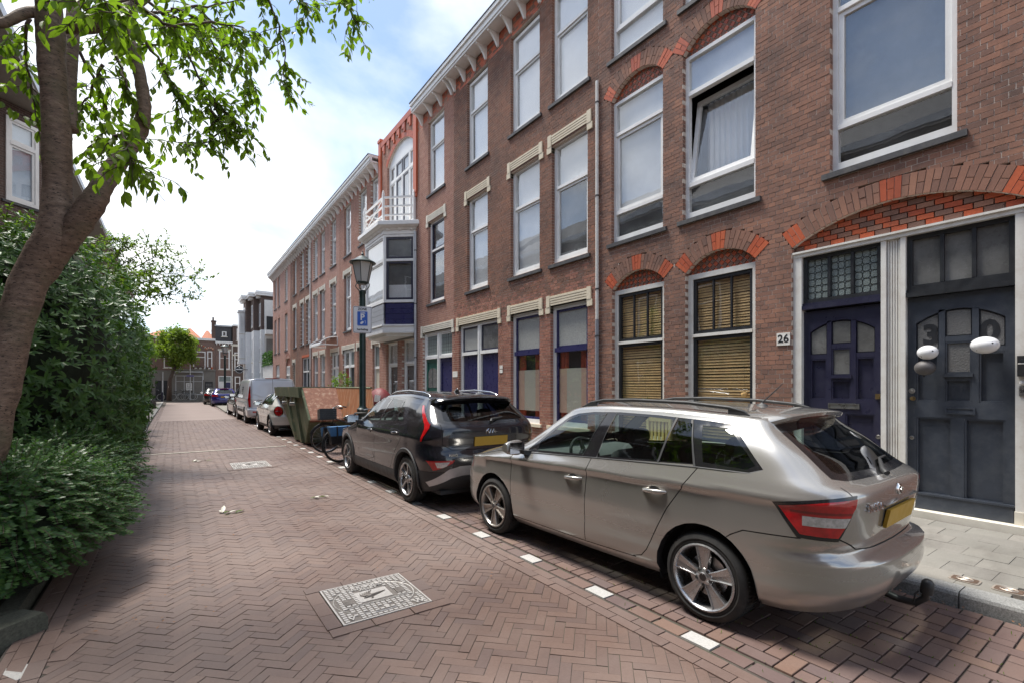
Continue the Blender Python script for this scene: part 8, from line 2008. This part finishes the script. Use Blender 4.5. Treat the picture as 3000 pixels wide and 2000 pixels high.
# --- the cherry tree
random.seed(21)
TR = empty('cherry_tree', (-1.45, 4.9, .07), 'leaning cherry tree with ringed bark and overhanging leafy branches', 'tree')
def limb(path, name, n=18, wob=.02):
    P = [Vector(p) for p, r in path]; r = [q for _, q in path]; pts, rr = [], []
    for i in range(len(P)-1):
        p0, p1, p2, p3 = P[max(i-1, 0)], P[i], P[i+1], P[min(i+2, len(P)-1)]
        for k in range(6):
            t = k/6; pts.append(.5*((2*p1)+(p2-p0)*t+(2*p0-5*p1+4*p2-p3)*t*t+(3*p1-p0-3*p2+p3)*t**3)+rv()*wob*r[i]); rr.append((r[i]*(1-t)+r[i+1]*t)*U(1-wob*2, 1+wob*2))
    pts.append(P[-1]); rr.append(r[-1]); m = MB(); m.tube(pts, [q*.82 for q in rr], n); m.build(name, M['bark_cherry'], TR, smooth=True); return pts
T0 = 3.5
limb([(at(-110, 1330, T0), .16), (at(-62, 1150, T0), .155), (at(-26, 1000, T0), .145), (at(20, 800, T0), .135), (at(72, 635, T0), .13), (at(130, 535, T0), .135), (at(132, 430, T0), .105), (at(130, 300, T0-.05), .098), (at(118, 120, T0-.1), .096), (at(112, 0, T0-.15), .094), (at(105, -200, T0-.2), .085), (at(120, -420, T0-.3), .07)], 'trunk', 20, .03)
limb([(at(96, 650, T0+.06), .06), (at(140, 575, T0+.03), .09), (at(190, 500, T0), .105), (at(228, 440, T0), .088), (at(262, 385, T0+.05), .072), (at(312, 320, T0+.1), .066), (at(330, 262, T0+.1), .058), (at(326, 200, T0+.1), .050), (at(308, 120, T0+.1), .044), (at(285, 50, T0+.1), .040), (at(270, -60, T0+.1), .034)], 'branch', 14, .035)
limb([(at(140, 60, T0), .06), (at(215, 60, T0), .06), (at(260, 40, T0), .056), (at(310, 10, T0+.1), .05), (at(380, -50, T0+.3), .04)], 'branch', 12)
limb([(at(165, 300, T0+.02), .05), (at(160, 200, T0+.1), .05), (at(168, 60, T0+.2), .055), (at(175, -60, T0+.3), .05)], 'branch', 12)
limb([(at(110, 30, T0-.1), .05), (at(60, 30, T0-.2), .04), (at(0, 55, T0-.3), .035), (at(-60, 40, T0-.3), .03)], 'branch', 10)
tw = []   # twig paths: display pixels with depth; each carries leaves
main = [[(345, 5, 4.0), (402, 70, 4.1), (455, 172, 4.2), (485, 225, 4.2), (503, 262, 4.2)], [(366, 22, 4.2), (458, 66, 4.4), (506, 121, 4.5), (560, 180, 4.5), (587, 200, 4.5)], [(395, 20, 4.0), (470, 45, 4.1), (530, 95, 4.1), (575, 150, 4.2)], [(235, 145, 3.6), (205, 220, 3.7), (183, 257, 3.7)], [(264, 120, 3.6), (290, 190, 3.5), (303, 228, 3.5)], [(560, -30, 4.4), (620, 0, 4.4), (640, 60, 4.4), (655, 110, 4.4), (645, 185, 4.4)], [(650, -40, 4.3), (690, 0, 4.3), (720, 25, 4.3)], [(770, -50, 4.3), (800, 0, 4.3), (812, 40, 4.3), (822, 58, 4.3)],
        [(300, 60, 3.7), (360, 130, 3.8), (395, 200, 3.9), (420, 270, 3.9)], [(330, 30, 3.9), (430, 20, 4.2), (520, 10, 4.4), (600, -10, 4.5)], [(485, 225, 4.2), (520, 260, 4.3), (545, 285, 4.3), (565, 300, 4.3)], [(480, 250, 4.2), (505, 280, 4.2), (520, 300, 4.2), (470, 330, 4.2), (385, 325, 4.1)], [(150, 60, 3.3), (250, 10, 3.2), (340, -20, 3.3)], [(70, 40, 3.6), (55, 110, 3.7), (75, 200, 3.8), (90, 290, 3.8)], [(180, 120, 3.9), (240, 230, 4.1), (250, 300, 4.1), (200, 340, 4.0)], [(300, 0, 3.5), (380, 60, 3.4), (470, 50, 3.5), (540, 60, 3.6), (600, 80, 3.7)], [(250, 330, 3.1), (285, 300, 2.9), (292, 335, 2.8), (300, 380, 2.8)], [(120, 150, 3.9), (150, 210, 4.1), (185, 300, 4.2)], [(200, 60, 4.0), (300, 100, 4.2), (430, 110, 4.4), (520, 140, 4.5)], [(90, 10, 3.3), (160, -10, 3.0), (230, -5, 2.8), (260, 30, 2.8)]]
leaves = []; tm = MB(); tmf = MB()
def twig(pts, r0, lf, L0=.08):
    tm.tube(pts, [max(.0016, r0*(1-.75*i/(len(pts)-1))) for i in range(len(pts))], 5)
    for i in range(len(pts)-1):
        a, b = pts[i], pts[i+1]; L = (b-a).length
        for q in range(max(1, int(L*lf))):
            t = R(); p = a.lerp(b, t); d = (b-a).normalized()*.5+rv()*.75+Vector((0, 0, -.45)); leaves.append((p, d, Vector((0, 0, 1))+rv()*.5, L0*U(.7, 1.25), L0*U(.42, .6)))
for path in main:
    P = [at(*q) for q in path]; pts = []
    for i in range(len(P)-1): pts += [P[i].lerp(P[i+1], k/4)+rv()*.012 for k in range(4)]
    pts.append(P[-1]); twig(pts, .014, 20)
    for k in range(int(len(pts)*1.2)):
        i = random.randrange(1, len(pts)); p = pts[i]; d = (rv()+Vector((.15, .1, -.55))).normalized(); q = [p]
        for s in range(4): d = (d+rv()*.3+Vector((0, 0, -.12))).normalized(); q.append(q[-1]+d*U(.05, .10))
        twig(q, .004, 36)
tm.build('twigs', M['bark'], TR, kind='stuff', smooth=True)
for k in range(26):   # big near leaves on the sucker shoots of the fork
    c = at(U(225, 300), U(270, 400), U(2.9, 3.2)); leaves.append((c, rv()*.5+Vector((.2, -.1, -.7)), rv()+Vector((0, 0, 1)), U(.09, .13), U(.045, .06)))
emit_leaves(TR, leaves, M['leaf_cherry'], 300)
# canopy above the frame, so that light and reflections are those of a whole tree
mb = MB()
for k in range(1300):
    v = rv(); v.z = abs(v.z)*.7; p = Vector((-.3, 5.6, 5.6))+Vector((v.x*2.6, v.y*3.0, v.z*2.6))*U(.5, 1)
    if seen(p.x, p.y, p.z, 1400, 1180): continue
    mb.add(simple_leaf(p, rv()+Vector((0, 0, -.5)), rv()+Vector((0, 0, 1)), .13, .075), [(0, 1, 2, 3)])
mb.build('upper_leaves', M['leaf_cherry'], TR, kind='stuff')
# --- shrubs
def core(root, c, r, mat='core_dark', n=18, k=10, seed=0):  # dark lumpy hull added inside the leaves to block the view through
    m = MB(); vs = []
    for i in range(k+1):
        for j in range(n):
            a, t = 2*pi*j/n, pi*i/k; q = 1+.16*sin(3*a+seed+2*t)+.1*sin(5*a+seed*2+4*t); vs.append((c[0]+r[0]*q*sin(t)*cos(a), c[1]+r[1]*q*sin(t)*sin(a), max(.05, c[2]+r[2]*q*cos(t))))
    m.add(vs, [(i*n+j, (i+1)*n+j, (i+1)*n+(j+1) % n, i*n+(j+1) % n) for i in range(k) for j in range(n)]); return m.build('shrub_core', M[mat], root, smooth=True)
def rosettes(c, r, n, L, Wd, per, out, zmin=.1, face=None, up=.5, xmax=-.30):
    for k in range(n):
        v = rv(); L1 = 1
        if face and v.dot(face) < -.25: v = -v
        p = Vector(c)+Vector((v.x*r[0], v.y*r[1], v.z*r[2]))*U(.86, 1.08)
        if p.z < zmin: p.z = zmin+R()*.4
        p.x = min(p.x, xmax-R()*.15); d = (v+rv()*.5+Vector((0, 0, up))).normalized()
        s = d.orthogonal().normalized(); w = d.cross(s); ph = R()*6; LL = L*U(.75, 1.25)
        for q in range(random.randrange(max(3, per-3), per+1)): a = ph+2*pi*q/per+U(-.3, .3); dd = (s*cos(a)+w*sin(a))*U(.7, 1.1)+d*U(.15, 1.0)+Vector((0, 0, U(-.35, .1))); out.append((p, dd, d, LL*U(.8, 1.1), Wd*LL/L))
FC = Vector((.6, -.75, .2)).normalized()
S1 = empty('laurel_shrub', (-1.55, 9.0, .07), 'tall dark laurel shrub with whorled leaves behind the cherry trunk', 'shrub', 'shrubs along the left kerb'); out = []
for c, r, n in (((-1.35, 8.8, 1.9), (1.05, 2.2, 1.75), 950), ((-1.7, 8.0, 2.6), (.85, 1.3, .72), 300), ((-2.9, 7.2, 1.5), (.9, 1.2, 1.45), 330), ((-1.15, 11.6, 1.7), (.85, 2.0, 1.5), 420), ((-1.0, 9.6, .9), (.62, 2.3, .85), 330)): core(S1, c, [r[0]*.62, r[1]*.74, r[2]*.78], seed=n); rosettes(c, r, int(n*1.6), .088, .030, 7, out, face=FC); rosettes(c, [q*.85 for q in r], int(n*.5), .10, .034, 6, out, face=FC)
emit_leaves(S1, out, M['leaf_laurel'], 300)
S2 = empty('honeysuckle_shrub', (-1.4, 5.6, .07), 'low spreading small leaved green shrub at the near left corner', 'shrub', 'shrubs along the left kerb')
for c, r in (((-1.15, 5.4, .42), (.62, .80, .5)), ((-1.0, 6.9, .5), (.60, 1.3, .52)), ((-2.1, 5.6, .5), (.9, 1.0, .62))): core(S2, c, [q*.9 for q in r], seed=r[1])
mb = MB(); sm = MB()
for k in range(2600):
    c, r = random.choice((((-1.12, 5.45, .46), (.80, .98, .62)), ((-1.0, 6.9, .5), (.74, 1.5, .62)), ((-2.1, 5.6, .5), (1.0, 1.1, .74)), ((-1.12, 5.45, .46), (.80, .98, .62)))); v = rv()
    if v.dot(FC) < -.3: v = -v
    v.z = v.z if v.z > -.4 else -v.z; p = Vector(c)+Vector((v.x*r[0], v.y*r[1], v.z*r[2]))*U(.72, .98); p.z = max(p.z, .12); d = Vector((v.x, v.y, v.z*.4+.1))+rv()*.4; d.normalize(); q = [p]
    for s in range(5): d = (d+Vector((0, 0, -.13))+rv()*.08).normalized(); q.append(q[-1]+d*.036*U(.8, 1.2))
    if q[-1].x > -.10 or q[-1].z < .09 or (q[-1].x > -.56 and q[-1].z < .25+(q[-1].x+.56)*.5): continue
    sm.tube(q, .0018, 3, cap=False)
    for s in range(5):
        a, b = q[s], q[s+1]; dd = (b-a).normalized(); side = dd.cross(Vector((0, 0, 1))); side.normalize()
        for t in (.15, .65):
            for sg in (1, -1): mb.add(simple_leaf(a.lerp(b, t), side*sg+dd*.45+Vector((0, 0, .15)), Vector((.35, -.55, .8))+rv()*.7, .034*U(.8, 1.3), .019), [(0, 1, 2, 3)])
mb.build('leaves', M['leaf_box'], S2, kind='stuff'); sm.build('stems', M['bark'], S2, kind='stuff')
S3 = empty('light_shrub', (-1.3, 10.5, .07), 'bright green shrub whose loose sprays reach over the road', 'shrub', 'shrubs along the left kerb'); out = []; sm = MB()
def spray(p0, p1, n, L, lf, r0=.012, out=out, side=.35):
    P = [Vector(p0).lerp(Vector(p1), k/8)+Vector((0, 0, .10*sin(pi*k/8)))+rv()*.02 for k in range(9)]; sm.tube(P, [r0*(1-.8*k/8) for k in range(9)], 5)
    for k in range(n):
        i = random.randrange(2, 9); p = P[i]; d = (rv()+(P[8]-P[0]).normalized()*.6+Vector((0, 0, .25))).normalized(); q = [p]
        for s in range(4): q.append(q[-1]+d*side*.25*U(.7, 1.2)); d = (d+rv()*.25).normalized()
        sm.tube(q, .003, 3)
        for s in range(4):
            for w in range(lf): out.append((q[s].lerp(q[s+1], R()), rv()+d*.5+Vector((0, 0, -.1)), Vector((0, 0, 1))+rv()*.6, L*U(.7, 1.2), L*.5*U(.8, 1.2)))
T = 9.5
for a, b, n in (((240, 640, T), (380, 560, T), 16), ((280, 640, T), (455, 640, T-.2), 22), ((300, 680, T), (440, 690, T-.2), 14), ((300, 620, T), (410, 590, T), 18), ((250, 620, T), (305, 560, T), 14), ((200, 640, T), (260, 545, T), 16), ((260, 660, T), (350, 620, T-.3), 18), ((300, 660, T), (476, 636, T-.3), 10), ((180, 640, T), (225, 560, T), 14), ((330, 690, T), (400, 660, T), 12), ((240, 690, T-.4), (330, 650, T-.5), 18), ((20, 640, 6), (80, 540, 6), 12), ((0, 620, 6), (20, 520, 6), 10), ((270, 640, T), (275, 575, T+.3), 12)): spray(at(*a), at(*b), n, .062, 4)
for c_, r_3, n_3 in ((at(285, 668, 9.4), (.55, .7, .42), 210), (at(225, 610, 9.4), (.45, .6, .5), 160), (at(345, 655, 9.2), (.4, .4, .22), 80)): rosettes(c_, r_3, n_3, .062, .03, 6, out, xmax=3)
sm.build('stems', M['bark'], S3, kind='stuff'); emit_leaves(S3, out, M['leaf_light'], 120)
for c, r, n, lab, mat, L in (((-1.25, 14.6, .95), (.62, 1.6, 1.0), 260, 'mid green shrub with pointed leaves behind the laurel', 'leaf_laurel', .13), ((-1.3, 17.3, 1.2), (.62, 1.5, 1.3), 260, 'pale leaved shrub with pink flowers and a bicycle in it', 'leaf_light', .12), ((-1.6, 21.5, 1.5), (.8, 2.2, 1.7), 330, 'bushy shrub at the far end of the planting bed', 'leaf_light', .12)):
    s = empty('garden_shrub', (c[0], c[1], .07), lab, 'shrub', 'shrubs along the left kerb'); o = []; core(s, c, [q*.8 for q in r], seed=n); rosettes(c, r, n, L, L*.36, 7, o, face=FC, xmax=-.55); emit_leaves(s, o, M[mat], 0)
    if 'pink' in lab:
        for k in range(7):
            p = Vector(c)+Vector((r[0]*U(.6, 1.0), -U(.2, .9)*r[1], U(-.1, .4)*r[2])); m = MB(); m.lathe([(0, .03), (.05, .03), (.06, .0), (.02, -.04)], p, 7); m.build('flower', M['petal'], s)
def blob_tree(name, base, crown, n, L, mat, lab, tr, cat='tree', h0=.1):
    t_ = empty(name, base, lab, cat); m = MB(); b = Vector(base); m.tube([b, b+Vector((.05, 0, crown[2]*.35)), Vector((crown[0], crown[1], crown[2]-crown[5]*.5))], [tr, tr*.75, tr*.5], 9)
    for k in range(6): v = rv(); m.tube([Vector((crown[0], crown[1], crown[2]-crown[5]*.7)), Vector((crown[0]+v.x*crown[3]*.7, crown[1]+v.y*crown[4]*.7, crown[2]+v.z*crown[5]*.6))], [tr*.4, tr*.1], 5)
    m.build('trunk', M['bark'], t_, smooth=True); mb = MB(); cl = [rv()*U(.45, .95) for _ in range(46)]
    for k in range(n):
        v = random.choice(cl)+rv()*.30*R(); p = Vector((crown[0]+v.x*crown[3], crown[1]+v.y*crown[4], crown[2]+v.z*crown[5])); mb.add(simple_leaf(p, rv(), rv()+Vector((0, 0, 1)), L*U(.7, 1.3), L*.6), [(0, 1, 2, 3)])
    mb.build('crown', M[mat], t_, kind='stuff')
blob_tree('street_tree', (-.42, 60.4, .1), (.35, 60.4, 5.9, 2.15, 2.0, 2.55), 9500, .25, 'leaf_far', 'round leafy tree in front of the corner shop', .24)
blob_tree('street_tree', (-2.6, 52, .1), (-2.4, 52, 4.6, 1.3, 3, 2.2), 3000, .22, 'leaf_light', 'light green tree on the far left pavement', .15)
blob_tree('facade_shrub', (6.45, 23.2, .1), (6.45, 23.2, 1.55, .55, .55, .75), 1100, .10, 'leaf_light', 'leafy shrub against the red house, over the skip edge', .03, 'shrub')
r_ = empty('ivy_fence', (7.1, 49.5, 3.5), 'leafy fence on top of the low white wall', 'fence'); m = MB(); m.box(7.16, 7.22, 46.75, 52.3, 3.55, 4.7); m.build('mesh_panel', M['black_paint'], r_); mb = MB()
for k in range(1500): mb.add(simple_leaf(Vector((7.1+U(-.08, .06), U(46.75, 52.3), U(3.5, 4.75))), rv(), Vector((-1, 0, .3))+rv()*.5, .16, .10), [(0, 1, 2, 3)])
mb.build('leaves', M['leaf_box'], r_, kind='stuff')
# fallen twigs and leaves on the road
for (x, y, s, lab) in ((.62, 7.05, 1, 'fallen leafy twig on the road nearer the planting bed'), (1.72, 7.25, .75, 'fallen leafy twig on the road nearer the black crossover'), (.45, 12.2, .9, 'dry pale leaf twig lying just beyond the far access cover')):
    r_ = empty('fallen_twig', (x, y, .005), lab, 'twig', 'fallen twigs on the road'); m = MB(); p = [Vector((x-.12*s+.08*k*s, y+.02*sin(k*2), .012)) for k in range(4)]; m.tube(p, .004, 5); m.build('stem', M['bark'], r_)
    for k in range(5): m = MB(); m.add(leaf_pts(p[k % 4], Vector((U(-1, 1), U(-.6, .6), .12)), Vector((0, 0, 1)), .13*s*U(.8, 1.2), .055*s), LF_F); m.build('leaf', M['leaf_light'] if k % 2 else M['foil'], r_)
lt = MB()
for k in range(420):
    x, y = (U(-.62, -.2)+abs(random.gauss(0, .25)), U(3.9, 12)) if k < 200 else (U(-.4, 2.4), U(3, 16)) if k < 260 else (4.64-abs(random.gauss(0, .03)), U(.5, 8))
    lt.add(simple_leaf(Vector((x, y, .006+R()*.01)), Vector((U(-1, 1), U(-1, 1), .1)), Vector((0, 0, 1))+rv()*.3, U(.012, .04), U(.008, .018)), [(0, 1, 2, 3)])
lt.build('leaf_litter', pm('dead_leaf', (.20, .095, .045), .8, coord='pos', var=.5, nscale=30), kind='stuff')
ms = MB()
for k in range(900):   # weeds in the joints of the bay
    x, y = U(2.78, 4.6), U(.6, 9); p = Vector((x-x % .1075+U(-.008, .008), y, .0))
    ms.add(simple_leaf(p, Vector((U(-.6, .6), U(-.6, .6), .6)), rv(), U(.012, .03), .006), [(0, 1, 2, 3)])
ms.build('joint_weeds', M['leaf_light'], kind='stuff')
